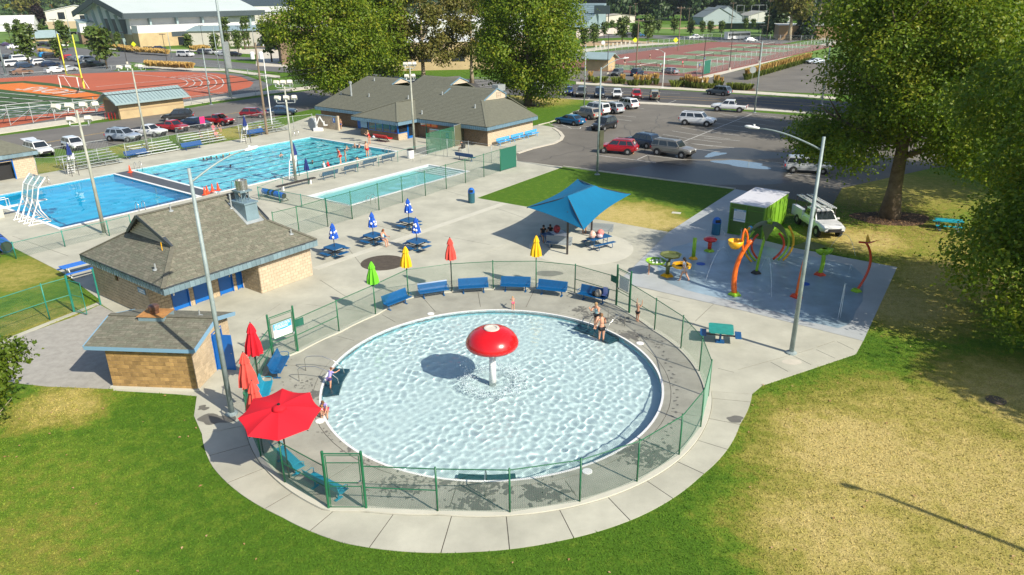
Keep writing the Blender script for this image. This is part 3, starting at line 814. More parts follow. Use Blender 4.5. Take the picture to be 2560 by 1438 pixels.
# kerbs of the grass patch
for a_,b_ in(((1408,417),(1838,473)),):
 kb=MB();kb.bar((*G(*a_),0.03),(*G(*b_),0.03),.15,.12);kb.build('kerb',M['kerb'])['kind']='structure'
kb=MB()
cv=GL([(1293,384),(1330,372),(1385,359),(1402,350),(1407,341),(1400,331),(1385,321)])
for i in range(len(cv)-1):kb.bar((*cv[i],.0),(*cv[i+1],.0),.45,.12)
kb.build('kerb',M['kerb'])['kind']='structure'
kb=MB();cv=GL([(1345,313),(1375,306),(1410,293),(1470,266),(1545,257)])
for i in range(len(cv)-1):kb.bar((*cv[i],.0),(*cv[i+1],.0),.2,.14)
kb.build('kerb',M['kerb'])['kind']='structure'
# mulch round the big tree at the right
blot('mulch_ring',(2228,545),2.2,M['mulch'],z=-0.012,seed=8,sx=1.3,amp=.15)
blot('mulch_ring',(1324,264),1.2,M['mulch'],z=-0.012,seed=9,sx=1.3,amp=.15)
# small covers in lawn and paving
tag(poly_sheet('lawn_drain_grate',mat('drain_iron',(0.10,0.075,0.055),0.7,.3,6),circle(G(2490,1000),.42,20),z=-0.002,depth=.03,kind=None),'round brown iron drain grate in the dry lawn at the right','drain grate')
tag(poly_sheet('valve_cover',M['concrete_b'],strip(G(1680,531),G(1702,533),.5),z=0.0,depth=.03,kind=None),'pale square cover set in the dry part of the grass patch','cover')
for i,(p,lab)in enumerate([((1468,1179),'white round skimmer lid on the pool deck near the lower right fence'),((1077,785),'white round skimmer lid on the pool deck beside the lime umbrella'),((1600,859),'white round skimmer lid on the pool deck right of the black-clad woman'),((800,1053),'white round skimmer lid on the pool deck beside the open red umbrella')]):
 b=MB();b.lathe([(0.2,0),(0.2,.02),(.17,.028),(0.0001,.03)],(0,0,0),20)
 o=b.build('skimmer_lid',M['white']);o.location=(*G(*p),0.004);tag(o,lab,'lid','skimmer lids round the wading pool')
# ================================================================== buildings
def zray(px,py,fn):
 """world point where the line of sight through a spot meets the roof z = fn(x, y)"""
 best=None;prev=None
 for i in range(0,900):
  z=9.0-i*0.01
  x,y=G(px,py,z);d=z-fn(x,y)
  if prev is not None and d<=0<prev:return(x,y,z)
  prev=d
 return(*G(px,py,3.0),3.0)
BLOCKS={}
def block_mesh(l,h,t):
 k=(round(l,2),round(h,2),round(t,2))
 if k not in BLOCKS:
  b=MB();g=0.006
  c=0.008
  x0,x1,z0,z1=g,l-g,g,h-g
  vs=[(x0,0,z0),(x1,0,z0),(x1,0,z1),(x0,0,z1),(x0+c,t,z0+c),(x1-c,t,z0+c),(x1-c,t,z1-c),(x0+c,t,z1-c)]
  b.add(vs,[(5,4,7,6),(0,4,5,1),(1,5,6,2),(2,6,7,3),(3,7,4,0)])
  BLOCKS[k]=b.mesh('block')
 return BLOCKS[k]
def block_wall(parent,A,B,z0,z1,mt,holes=(),L=0.4,Hh=0.2,t=0.02,single=True,seed=0,core=0.16,ztop=None):
 """wall from A to B (local xy of parent), outer face on the right-hand side of A->B"""
 A=Vector(A);B=Vector(B);d=(B-A);ln_=d.length;d.normalize();nrm=Vector((d.y,-d.x))
 n_c=int(round((z1-z0)/Hh));Hh=(z1-z0)/n_c
 ang=math.atan2(d.y,d.x)
# core with openings left out
 segs=[0.0]+sorted([h[0]for h in holes]+[h[1]for h in holes])+[ln_]
 cb=MB()
 for i in range(len(segs)-1):
  s0,s1=segs[i],segs[i+1]
  if s1-s0<1e-3:continue
  hz=[h for h in holes if h[0]<=s0+1e-3 and h[1]>=s1-1e-3]
  spans=[(z0,z1)]
  if hz:
   spans=[(z0,hz[0][2])]if hz[0][2]>z0+.01 else[]
   if hz[0][3]<z1-.01:spans.append((hz[0][3],z1))
  for a,b in spans:
   p=A+d*s0;q=A+d*s1
   cb.prism([tuple(p),tuple(q),tuple(q-nrm*core),tuple(p-nrm*core)],a,b)
 cb.build('wall_core',M['mortar'],parent)
 joined=MB();rr=random.Random(seed)
 for r in range(n_c):
  z=z0+r*Hh;x=-(L/2 if r%2 else 0)
  while x<ln_-0.02:
   a,b=max(x,0),min(x+L,ln_)
   for h in holes:
    if z+Hh/2>h[2]and z+Hh/2<h[3]:
     if a<h[1]and b>h[0]:
      if a<h[0]:b=h[0]
      elif b>h[1]:a=h[1]
      else:a=b
   if b-a>0.05:
    me=block_mesh(round(b-a,2),Hh,t+0.0)
    p=A+d*a;jit=rr.uniform(-.004,.004)
    if single:
     o=bpy.data.objects.new('block',me);COL.objects.link(o)
     if not len(me.materials):me.materials.append(mt)
     if me.materials[0]!=mt:o.material_slots[0].link='OBJECT';o.material_slots[0].material=mt
     o.parent=parent;o.rotation_euler=(0,0,ang+PI)
     q=A+d*b+nrm*jit
     o.location=(q.x,q.y,z)
    else:
     q=A+d*b+nrm*jit;ca,sa=math.cos(ang+PI),math.sin(ang+PI)
     joined.add([(q.x+v.co.x*ca-v.co.y*sa,q.y+v.co.x*sa+v.co.y*ca,z+v.co.z)for v in me.vertices],[tuple(f.vertices)for f in me.polygons])
   x+=L
 if not single:
  o=joined.build('blocks',mt,parent);o['kind']='stuff'
def shingles(parent,P0,P1,P3,poly,expo=0.145,tab=0.32,seed=0,mats=('shingle','shingle_b','shingle_c'),over=0.0):
 """courses of tabs on a roof plane: P0->P1 along the eave, P3 a point up the slope above P0; poly in (s, d) metres"""
 P0,P1,P3=map(Vector,(P0,P1,P3))
 e=(P1-P0).normalized();u=(P3-P0);u=(u-e*u.dot(e)).normalized();n=e.cross(u)
 rr=random.Random(seed)
 mbs=[MB()for _ in mats]
 dmax=max(p[1]for p in poly);k=0
 while k*expo<dmax-0.02:
  d0=k*expo;dm=d0+expo*.5
  xs=[]
  for i in range(len(poly)):
   (a,b),(c,f)=poly[i],poly[(i+1)%len(poly)]
   if(b>dm)!=(f>dm):xs.append(a+(c-a)*(dm-b)/(f-b))
  xs.sort()
  for j in range(0,len(xs)-1,2):
   s=xs[j];off=rr.uniform(0,tab)
   nxt=s+off
   while s<xs[j+1]-0.01:
    nx=min(nxt,xs[j+1])
    w_=rr.choice((0,0,0,1,1,2,2));lift=0.012+rr.uniform(0,.006)
    g=0.004
    a0=P0+e*(s+g)+u*(d0-.01)+n*lift;a1=P0+e*(nx-g)+u*(d0-.01)+n*lift
    b1=P0+e*(nx-g)+u*(d0+expo+.01)+n*.004;b0=P0+e*(s+g)+u*(d0+expo+.01)+n*.004
    mbs[w_%len(mats)].add([a0,a1,b1,b0,a0-n*lift,a1-n*lift],[(0,1,2,3),(4,5,1,0)])
    s=nx;nxt=s+tab*rr.choice((1,1,1.5,.75))
  k+=1
 for mb,mn in zip(mbs,mats):
  if mb.f:
   o=mb.build('shingles',M[mn],parent);o['kind']='stuff'
def roof_plane(name,parent,pts,mt,t=0.08):
 """thick polygonal roof sheet from 3D points (counter-clockwise from above)"""
 pts=[Vector(p)for p in pts];n=len(pts);nn=Vector((0,0,t))
 b=MB();b.add(pts+[p-nn for p in pts],[tuple(range(n)),tuple(range(2*n-1,n-1,-1))]+[(i,n+i,n+(i+1)%n,(i+1)%n)for i in range(n)])
 return b.build(name,mt,parent)
def fascia(parent,A,B,z0,z1,step,mt,out=0.03,objs=True,rib=True,ribm=None):
 A=Vector(A[:2]);B=Vector(B[:2]);d=B-A;L=d.length;d.normalize();nrm=Vector((d.y,-d.x));n=max(1,round(L/step));st=L/n
 pm=MB();pm.bb(0.008,st-0.008,0,0.03,z0,z1)
 pm.bb(-0.012,0.012,-0.022,0.03,z0,z1)
 me=pm.mesh('fascia_panel');joined=MB();ang=math.atan2(d.y,d.x)
 for i in range(n):
  q=A+d*(st*i)
  if objs:
   o=link_mesh('fascia_panel',me,None if len(me.materials)else mt,parent);o.location=(q.x,q.y,0);o.rotation_euler=(0,0,ang)
  else:
   ca,sa=math.cos(ang),math.sin(ang)
   joined.add([(q.x+v.co.x*ca-v.co.y*sa,q.y+v.co.x*sa+v.co.y*ca,v.co.z)for v in me.vertices],[tuple(f.vertices)for f in me.polygons])
 if not objs:joined.build('fascia_panels',mt,parent)['kind']='stuff'
def plate(name,parent,c,w_,h,rz,mt,t=0.02,ry=0):
 b=MB();b.box((0,0,0),(w_,t,h));o=b.build(name,mt,parent);o.location=c;o.rotation_euler=(0,ry,rz);return o
def vent_pipe(parent,loc,h=0.3,r=0.045,m_='grey_metal',base=True):
 b=MB();b.cyl((0,0,-.1),(0,0,h),r,n=8)
 if base:b.lathe([(.16,-.03),(.14,0.02),(r,.06)],n=10)
 o=b.build('vent_pipe',M[m_],parent);o.location=loc;return o
# ---------------------------------------------------------------- restroom and filter building (local: x along front, y back)
OB=G(408,722,2.5);FB=Frame(OB,53)
bld=thing('filter_building',(*OB,0),R(53),'large tan block pool building with grey shingle roof and four blue doors','building')
Wd,Dd,Zt,K=10.3,9.5,2.5,0.6
zb=0.0
block_wall(bld,(6.2,.55),(10.1,.55),zb,2.2,M['block_club'],seed=1)
block_wall(bld,(6.2,2.35),(6.2,.55),zb,2.2,M['block'],seed=2)
block_wall(bld,(.25,2.35),(6.2,2.35),zb,2.2,M['block'],holes=((1.25,2.3,0,2.05),(2.6,3.6,0,2.05),(4.25,5.2,0,2.05),(5.45,5.85,0,2.05)),seed=3)
block_wall(bld,(.25,8.7),(.25,2.35),zb,2.2,M['block'],single=False,seed=4,t=.03)
block_wall(bld,(10.1,.55),(10.1,8.7),zb,2.2,M['block'],single=False,seed=5)
block_wall(bld,(10.1,8.7),(.25,8.7),zb,2.2,M['block'],single=False,seed=6)
for i,(a0,a1)in enumerate(((1.5,2.55),(2.85,3.85),(4.5,5.45),(5.7,6.1))):
 b=MB();b.bb(a0+.05,a1-.05,2.40,2.45,0.02,2.0);dr=b.build('door',M['door_blue'],bld)
 b=MB();b.bb(a0,a0+.05,2.30,2.5,0,2.05);b.bb(a1-.05,a1,2.30,2.5,0,2.05);b.bb(a0,a1,2.30,2.5,2.0,2.05);b.build('door_frame',M['door_blue'],bld)
 if i in(0,2):
  xx=a0+.14 if i==0 else a1-.18
  b=MB();b.bb(xx,xx+.09,2.385,2.4,0.95,1.4);b.tube([(xx+.04,2.37,1.02),(xx+.04,2.34,1.1),(xx+.04,2.34,1.25),(xx+.04,2.37,1.33)],.012);b.build('handle',M['steel'],dr)
b=MB();b.bb(6.15,10.14,.50,.56,2.2,2.26);b.build('wall_cap',M['trim_blue'],bld)
b=MB();b.bb(.3,10.0,2.5,8.6,2.2,2.24);b.bb(.1,10.2,.1,9.4,Zt-.12,Zt-.10);b.build('soffit',M['fascia'],bld)
# roof planes: dutch gable at the left, hip with gable at the right
rb,rz_=4.75,5.35
gz,gb=3.85,2.25
glx,grx=2.1,8.45
roof_plane('roof',bld,[(0,0,Zt),(Wd,0,Zt),(grx,gb,gz),(grx,rb,rz_),(glx-.5,rb,rz_),(glx,gb,gz)],M['roof_under'])
roof_plane('roof',bld,[(Wd,Dd,Zt),(0,Dd,Zt),(glx,Dd-gb,gz),(glx-.5,rb,rz_),(grx,rb,rz_),(grx,Dd-gb,gz)],M['roof_under'])
roof_plane('roof',bld,[(0,Dd,Zt),(0,0,Zt),(glx,gb,gz),(glx,Dd-gb,gz)],M['roof_under'])
roof_plane('roof',bld,[(Wd,0,Zt),(Wd,Dd,Zt),(grx,Dd-gb,gz),(grx,gb,gz)],M['roof_under'])
sl_=math.hypot(1,K)
shingles(bld,(0,0,Zt),(Wd,0,Zt),(0,rb,rz_),[(0,0),(Wd,0),(grx,gb*sl_),(grx,rb*sl_),(glx-.5,rb*sl_),(glx,gb*sl_)],seed=3)
q_=math.hypot(glx,gz-Zt)
shingles(bld,(0,Dd,Zt),(0,0,Zt),(glx,Dd,gz),[(0,0),(Dd,0),(Dd-gb,q_),(gb,q_)],seed=4)
q2=math.hypot(Wd-grx,gz-Zt)
shingles(bld,(Wd,0,Zt),(Wd,Dd,Zt),(grx,0,gz),[(0,0),(Dd,0),(Dd-gb,q2),(gb,q2)],seed=5)
shingles(bld,(Wd,Dd,Zt),(0,Dd,Zt),(Wd,rb,rz_),[(0,0),(Wd,0),(Wd-glx,gb*sl_),(Wd-glx+.5,rb*sl_),(Wd-grx,rb*sl_),(Wd-grx,gb*sl_)],seed=6)
cap=MB()
for a,c_ in(((glx-.5,rb,rz_),(grx,rb,rz_)),((0,0,Zt),(glx,gb,gz)),((0,Dd,Zt),(glx,Dd-gb,gz)),((Wd,0,Zt),(grx,gb,gz)),((Wd,Dd,Zt),(grx,Dd-gb,gz))):
 cap.bar((a[0],a[1],a[2]+.02),(c_[0],c_[1],c_[2]+.02),.26,.03)
cap.build('ridge_cap',M['shingle_b'],bld)
for gx,sgn in((glx+.02,-1),(grx-.02,1)):
 b=MB();b.add([(gx,gb,gz),(gx,Dd-gb,gz),(gx,rb,rz_-.1)],[(0,1,2)if sgn>0 else(2,1,0)]);b.build('gable_back',M['trim_dark'],bld)
 for k in range(8):
  z=gz+.02+k*.17;hw=(rz_-.12-z)/(rz_-gz)*(rb-gb)
  if hw>.15:
   b=MB();b.bar((gx+sgn*.05,rb-hw+.1,z+.08),(gx+sgn*.05,rb+hw-.1,z+.08),.03,.15);b.build('siding_board',M['louver'],bld)
 for s in(-1,1):
  b=MB();b.bar((gx+sgn*.12-(.0),rb+s*(rb-gb)*.97,gz+.02),(gx+sgn*(.12 if sgn>0 else .55),rb,rz_-.02),.05,.2);b.build('rake_board',M['trim_dark'],bld)
  b=MB();b.bar((gx+sgn*.06,rb+s*(rb-gb)*1.0,gz+.02),(gx+sgn*.06,rb,rz_-.1),.16,.05);b.build('rake_soffit',M['trim_dark'],bld)
fascia(bld,(0,0),(Wd,0),Zt-.42,Zt-.02,.30,M['fascia'])
fascia(bld,(0,Dd),(0,0),Zt-.42,Zt-.02,.30,M['fascia'])
fascia(bld,(Wd,0),(Wd,Dd),Zt-.42,Zt-.02,.30,M['fascia'],objs=False)
fascia(bld,(Wd,Dd),(0,Dd),Zt-.42,Zt-.02,.30,M['fascia'],objs=False)
b=MB()
for A_,B_ in(((0,0),(Wd,0)),((0,0),(0,Dd)),((Wd,0),(Wd,Dd)),((0,Dd),(Wd,Dd))):b.bar((*A_,Zt+.0),(*B_,Zt+.0),.07,.05)
b.build('drip_edge',M['trim_dark'],bld)
def roofB(x,y):
 a,c_=FB.loc((x,y));return Zt+min(K*c_,K*(Dd-c_),.643*a if a<glx else 99)
for(px,py,hh_,mm)in((427,527,.38,'grey_metal'),(389,674,.34,'grey_metal'),(406,627,.5,'yellow_pipe'),(728,585,.3,'grey_metal'),(579,520,.9,'grey_metal'),(548,482,.12,'grey_metal')):
 p=zray(px,py,roofB);l_=FB.loc(p);vent_pipe(bld,(l_[0],l_[1],p[2]),hh_,.05 if mm!='yellow_pipe' else .025,mm,mm!='yellow_pipe')
# evaporative cooler stack on the roof
ck_=thing('x',(0,0,0),0,None,None);bpy.data.objects.remove(ck_)
b=MB();cx0,cy0=7.6,3.25;zc=Zt+K*cy0
b.add([(cx0-.45,cy0-.75,zc-.5),(cx0+.45,cy0-.75,zc-.5),(cx0+.45,cy0+.75,zc+.4),(cx0-.45,cy0+.75,zc+.4),(cx0-.42,cy0-.7,zc+.62),(cx0+.42,cy0-.7,zc+.62),(cx0+.42,cy0+.7,zc+.62),(cx0-.42,cy0+.7,zc+.62)],[(4,5,6,7),(0,1,5,4),(1,2,6,5),(2,3,7,6),(3,0,4,7)])
b.bb(cx0-.5,cx0+.5,cy0-.78,cy0+.78,zc+.62,zc+.72)
st_=b.build('vent_stack',M['fascia'],bld)
b=MB();b.slabquad((cx0-.62,cy0-.95,zc-.54),(cx0+.62,cy0-.95,zc-.54),(cx0+.62,cy0+.85,zc+.54),(cx0-.62,cy0+.85,zc+.54),.03);b.build('flashing',M['grey_metal'],st_)
b=MB()
for sx_,sy_ in((-.25,-.2),(.25,-.2),(.25,.3),(-.25,.3)):b.bar((cx0+sx_,cy0+sy_,zc+.72),(cx0+sx_,cy0+sy_,zc+1.3),.16 if sy_>0 else .05)
b.bar((cx0-.28,cy0-.2,zc+.74),(cx0+.28,cy0-.2,zc+1.28),.03);b.bar((cx0-.28,cy0-.2,zc+.74),(cx0-.28,cy0+.3,zc+1.28),.03)
b.bb(cx0-.42,cx0+.42,cy0-.42,cy0+.5,zc+1.3,zc+1.4);b.build('cooler_stand',M['fascia'],st_)
b=MB();b.lathe([(.36,0),(.36,.62),(.33,.62),(.33,.5),(0.001,.5)],(cx0,cy0,zc+1.4),22);b.build('fan_drum',M['steel'],st_)
# lamps and plaque
b=MB();b.bb(.14,.24,5.6,5.8,1.62,1.9);b.build('wall_lamp',M['brown_metal'],bld)
b=MB();b.bb(.18,.2,2.55,3.35,1.45,1.75);sg=b.build('sign',M['trim_blue'],bld)
marks('sign_print',sg,.172,2.6,3.3,(1.67,1.54),.08,M['white'],3,True)
# ---------------------------------------------------------------- small pump house
OS=G(495,975);FS=Frame(OS,-5)
sh=thing('pump_house',(*OS,0),R(-5),'small low block pump house with stained brown walls and open blue door','building')
Ws,Dp_,zs_,rs_=4.13,3.7,2.2,2.86
block_wall(sh,(-Ws,0),(0,0),0,2.0,M['block_wet'],seed=11,L=.4)
block_wall(sh,(0,0),(0,Dp_),0,2.0,M['block'],holes=((1.95,2.9,0,1.9),),seed=12)
block_wall(sh,(0,Dp_),(-Ws,Dp_),0,2.0,M['block'],single=False,seed=13)
block_wall(sh,(-Ws,Dp_),(-Ws,0),0,2.0,M['block'],single=False,seed=14)
b=MB();b.add([(0.0,0.0,1.98),(0.0,Dp_,1.98),(0.0,1.87,2.78),(-.15,0,1.98),(-.15,Dp_,1.98),(-.15,1.87,2.78)],[(0,1,2),(3,5,4)]);b.build('gable_wall',M['block'],sh)
b=MB();b.add([(-Ws,0.0,1.98),(-Ws,Dp_,1.98),(-Ws,1.87,2.78)],[(2,1,0)]);b.build('gable_wall',M['block'],sh)
b=MB();b.bb(-Ws-.08,.1,-.14,0.05,-.05,.07);b.build('footing',M['concrete_b'],sh)
x0_,x1_,y0_,y1_,ym=-4.95,.3,-.22,3.98,1.88
roof_plane('roof',sh,[(x0_,y0_,zs_),(x1_,y0_,zs_),(x1_+.15,ym,rs_),(x0_+.1,ym,rs_)],M['roof_under'])
roof_plane('roof',sh,[(x1_,y1_,zs_),(x0_,y1_,zs_),(x0_+.1,ym,rs_),(x1_+.15,ym,rs_)],M['roof_under'])
ls=math.hypot(ym-y0_,rs_-zs_)
shingles(sh,(x0_,y0_,zs_),(x1_,y0_,zs_),(x0_,ym,rs_),[(0,0),(x1_-x0_,0),(x1_-x0_+.15,ls),(.1,ls)],seed=7,expo=.14)
shingles(sh,(x1_,y1_,zs_),(x0_,y1_,zs_),(x1_,ym,rs_),[(0,0),(x1_-x0_,0),(x1_-x0_-.1,ls),(-.15,ls)],seed=8,expo=.14)
b=MB();b.bar((x0_+.1,ym,rs_+.025),(x1_+.15,ym,rs_+.025),.26,.03);b.build('ridge_cap',M['shingle_b'],sh)
b=MB();b.bb(x0_,x1_,y0_-.03,y0_,zs_-.17,zs_+.01);b.build('fascia_board',M['trim_blue'],sh)
for(a,c_)in(((x1_+.02,y0_,zs_-.07),(x1_+.17,ym,rs_-.07)),((x1_+.17,ym,rs_-.07),(x1_+.02,y1_,zs_-.07)),((x0_-.02,y0_,zs_-.07),(x0_+.08,ym,rs_-.07)),((x0_+.08,ym,rs_-.07),(x0_-.02,y1_,zs_-.07))):
 b=MB();b.bar(a,c_,.04,.19);b.build('rake_board',M['trim_blue'],sh)
b=MB();b.bb(-.02,.03,1.9,1.96,0,1.95);b.bb(-.02,.03,2.89,2.95,0,1.95);b.bb(-.02,.03,1.9,2.95,1.9,1.96);b.build('door_frame',M['door_blue'],sh)
b=MB();b.bb(0,.93,-.025,.025,0.03,1.9);dr=b.build('door',M['door_blue'],sh);dr.location=(.04,2.0,0);dr.rotation_euler=(0,0,R(-2))
b=MB();b.ball((.85,-.05,.95),.03,8,5);b.build('door_knob',M['steel'],dr)
b=MB();b.bb(-.12,-.1,.2+1.8,2.85,.05,1.85);b.build('doorway_shade_sheet',M['black'],sh)  # black panel stands in for the shade inside the doorway
b=MB();b.bb(-3.2,-1.95,1.5,2.45,rs_-.25,rs_+.10);cb_=b.build('vent_curb',M['fascia'],sh)
b=MB();b.slabquad((-3.25,1.45,rs_+.12),(-1.9,1.45,rs_+.12),(-1.9,2.5,rs_+.12),(-3.25,2.5,rs_+.12),.02);b.build('rusty_top',M['rust'],cb_)
b=MB();b.lathe([(.2,0),(.2,.2),(.26,.22),(.26,.36),(.2,.42),(.001,.44)],(-2.6,1.95,rs_+.12),20);b.build('roof_vent',M['brown_metal'],cb_,smooth=False)
vent_pipe(sh,(-.55,2.25,rs_-.1),.3,.035)
# ---------------------------------------------------------------- clubhouse
OC=G(1218,318,2.45);FC=Frame(OC,53)
cl=thing('clubhouse',(*OC,0),R(53),'wide swim clubhouse with big grey hip roof and blue metal fascia','building')
KC,ZC=0.38,2.45
def zf(a):return ZC+KC*a
def roof3(pts,nm='roof'):return roof_plane(nm,cl,pts,M['club_roof'],.1)
# front slope sections
roof3([(0,0,ZC),(5.5,5.1,zf(5.5)),(8.4,5.1,zf(8.4)),(8.4,13.0,zf(8.4)),(0,13.0,ZC)][::-1])
roof3([(0,13.0,ZC),(10.4,13.0,zf(10.4)),(10.4,19.7,zf(10.4)),(0,19.7,ZC)][::-1])
roof3([(0,19.7,ZC),(7.3,19.7,zf(7.3)),(7.3,23.0,zf(7.3)),(0,23.0,ZC)][::-1])
roof3([(0,23.0,ZC),(9.1,23.0,zf(9.1)),(9.0,29.7,zf(9.0)),(0,31.2,ZC)][::-1])
# side hips
roof3([(0,0,ZC),(10.4,0,ZC),(10.4,4.2,zf(4.2)),(9.9,5.1,ZC+KC*5.1),(5.5,5.1,zf(5.5))])
roof3([(0,31.2,ZC),(9.0,29.7,zf(9.0)),(18,31.2,ZC)][::1])
# back slopes
def back(a,b0,b1):
 roof3([(a,b0,zf(a)),(a+(zf(a)-ZC)/KC*.8,b0,ZC),(a+(zf(a)-ZC)/KC*.8,b1,ZC),(a,b1,zf(a))])
back(8.4,5.1,13.0);back(10.4,13.0,19.7);back(7.3,19.7,23.0);back(9.1,23.0,29.8)
def gable(a0,ap,a1,b,z0,zp,louv=False,z1=None):
 z1=z0 if z1 is None else z1
 g=MB();zr=zp-(zp-z0)*(a1-ap)/(ap-a0)
 P=[(a0,b,z0),(a1,b,z1),(a1,b,zr),(ap,b,zp)]
 g.add(P+[(x,y+.15,z)for x,y,z in P],[(0,1,2,3),(7,6,5,4)]);o=g.build('gable_wall',M['louver'],cl)
 nb=0;z=z0+.1
 while z<zp-.15:
  xa=a0+(ap-a0)*(z-z0)/(zp-z0)+.12;xb=min(a1,ap+(zp-z)/(zp-z0)*(ap-a0))-.06
  if xb-xa>.2:
   g=MB();g.bar((xa,b-.012,z),(xb,b-.012,z),.02,.16);g.build('siding_board',M['louver'],o);nb+=1
  z+=.19
 g=MB();g.bar((a0-.1,b-.08,z0-.02),(ap,b-.08,zp+.03),.12,.12);g.bar((ap,b-.08,zp+.03),(a1+.1,b-.08,zr),.12,.12)
 if z1<zr-.2:g.bar((a1,b-.05,zr),(a1,b-.05,z1),.1,.12)
 g.build('gable_trim',M['fascia_blue'],cl)
 if louv:
  g=MB();xm,zm=ap+.35,(z0+zp)/2-.1
  for k in range(6):g.bar((xm-.45,b-.05,zm-.3+k*.12),(xm+.45,b-.05,zm-.3+k*.12),.05,.06)
  g.bb(xm-.5,xm-.45,b-.08,b,zm-.36,zm+.36);g.bb(xm+.45,xm+.5,b-.08,b,zm-.36,zm+.36);g.build('gable_louver',M['louver'],cl)
gable(5.5,8.4,10.2,5.06,zf(5.1),zf(8.4)+.02,True)
gable(8.4,10.4,12.0,12.96,zf(8.4),zf(10.4)+.02)
gable(7.3,9.1,10.7,22.96,zf(7.3),zf(9.1)+.02)
gable(6.2,7.3,8.4,12.2,zf(6.2),zf(7.3)+.1)
roof3([(6.2,12.2,zf(6.2)),(7.3,12.2,zf(7.3)+.12),(7.3,14.5,zf(7.3)+.12),(6.2,14.5,zf(6.2))][::-1])
# bay roof
zc_=2.45+KC*4.25
roof3([(-3.3,11.4,ZC),(-3.3,19.9,ZC),(.95,15.65,zc_)][::-1])
roof3([(-3.3,11.4,ZC),(.02,11.4,ZC),(4.25,15.65,zc_),(.95,15.65,zc_)])
roof3([(-3.3,19.9,ZC),(.95,15.65,zc_),(4.25,15.65,zc_),(.02,19.9,ZC)])
b=MB()
for a,c_ in(((-3.3,11.4,ZC),(.95,15.65,zc_)),((-3.3,19.9,ZC),(.95,15.65,zc_)),((.95,15.65,zc_),(4.25,15.65,zc_)),((0,0,ZC),(5.5,5.1,zf(5.5)))):
 b.bar((a[0],a[1],a[2]+.03),(c_[0],c_[1],c_[2]+.03),.35,.03)
b.build('hip_cap',M['shingle'],cl)
# courses of shingles: thin proud strips over the front slopes
cs=MB()
for(b0,b1,am)in((0,13,8.4),(13,19.7,10.4),(19.7,23,7.3),(23,31,9.0)):
 k=0
 while .3*k<am-.35:
  a=.3*k;lo,hi=b0,b1
  if b0==0:lo=min(a*.93,5.1)
  if b1==31:hi=31.2-a*.166
  cs.add([(a,lo,zf(a)+.035),(a,hi,zf(a)+.035),(a+.3,hi,zf(a+.3)+.012),(a+.3,lo,zf(a+.3)+.012),(a,lo,zf(a)),(a,hi,zf(a))],[(3,2,1,0),(0,1,5,4)])
  k+=1
cs.build('shingle_courses',M['club_roof'],cl)['kind']='stuff'
fz0=ZC-.48
for A_,B_ in(((0,11.4),(0,0)),((-3.3,19.9),(-3.3,11.4)),((-3.3,11.4),(0,11.4)),((0,0),(10.4,0)),((0,31.2),(0,19.9)),((0,19.9),(-3.3,19.9))):
 if A_[0]==0 and B_==(0,0)or A_==(0,31.2)or A_==(-3.3,19.9):A2,B2=A_,B_
 fascia(cl,A_,B_,fz0,ZC-.03,.33,M['fascia_blue'],objs=False)
block_wall(cl,(.8,12.2),(.8,.6),0,2.2,M['brown_shade_wall'],single=False,seed=21)  # front walls darker than the sides: eave shade put into the colour
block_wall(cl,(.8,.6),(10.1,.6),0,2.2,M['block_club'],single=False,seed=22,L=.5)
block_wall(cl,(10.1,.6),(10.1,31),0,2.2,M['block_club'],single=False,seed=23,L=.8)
block_wall(cl,(.8,31),(.8,19.0),0,2.2,M['brown_shade_wall'],single=False,seed=24)
b=MB();b.bb(.72,.78,.5,12.2,2.02,2.1);b.bb(.72,10.1,.50,.56,2.0,2.08);b.build('wall_stripe',M['navy'],cl)
# bay walls: window front (facing the pools) and door side
block_wall(cl,(-2.6,19.1),(-2.6,12.2),0,.85,M['brown_shade_wall'],single=False,seed=25)
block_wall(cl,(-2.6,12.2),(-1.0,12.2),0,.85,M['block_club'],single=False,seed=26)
b=MB();b.bb(-2.6,.8,12.3,19.1,2.0,2.1);b.build('bay_soffit',M['fascia_blue'],cl)
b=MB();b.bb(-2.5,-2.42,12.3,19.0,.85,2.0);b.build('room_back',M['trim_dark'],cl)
bw=MB();wy=[12.25,13.55,14.85,16.15,17.45]
for y in wy:bw.bb(-2.68,-2.6,y-.05,y+.05,.85,2.05)
bw.bb(-2.68,-2.6,12.2,17.5,.85,.92);bw.bb(-2.68,-2.6,12.2,17.5,1.98,2.05)
bw.bb(-2.66,-2.56,12.14,12.24,0.85,2.05);bw.bb(-1.05,-.95,12.12,12.22,0,2.05);bw.bb(-2.6,-1.0,12.12,12.2,.83,.92)
bw.build('window_frame',M['door_blue'],cl)
for i in range(4):
 b=MB();b.bb(-2.65,-2.63,wy[i]+.05,wy[i+1]-.05,.92,1.98);b.build('window_pane',M['glass_green'],cl)
b=MB();b.bb(-2.55,-1.05,12.16,12.18,.92,2.0);b.build('window_pane',M['glass_dark'],cl)
b=MB();b.bb(-.9,-.82,12.1,12.18,0,2.05);b.bb(-.08,0,12.1,12.18,0,2.05);b.bb(-.9,0,12.1,12.18,1.95,2.05);b.bb(-.9,0,12.1,12.18,0,.3)
dr=b.build('door',M['door_blue'],cl);b=MB();b.bb(-.82,-.08,12.13,12.15,.3,1.95);b.build('door_glass',M['glass_dark'],dr)
b=MB();b.bb(.0,.8,12.1,12.3,0,2.1);b.build('wall_return',M['brown_shade_wall'],cl)
b=MB();b.bb(-2.69,-2.62,17.7,18.9,1.05,1.95);b.build('notice_board',M['trim_blue'],cl)
b=MB();b.bb(.74,.79,21.3,23.4,0,2.05);dr=b.build('double_door',M['door_blue'],cl)
b=MB();b.bb(.7,.74,22.3,22.5,.9,1.1);b.build('handle',M['steel'],dr)
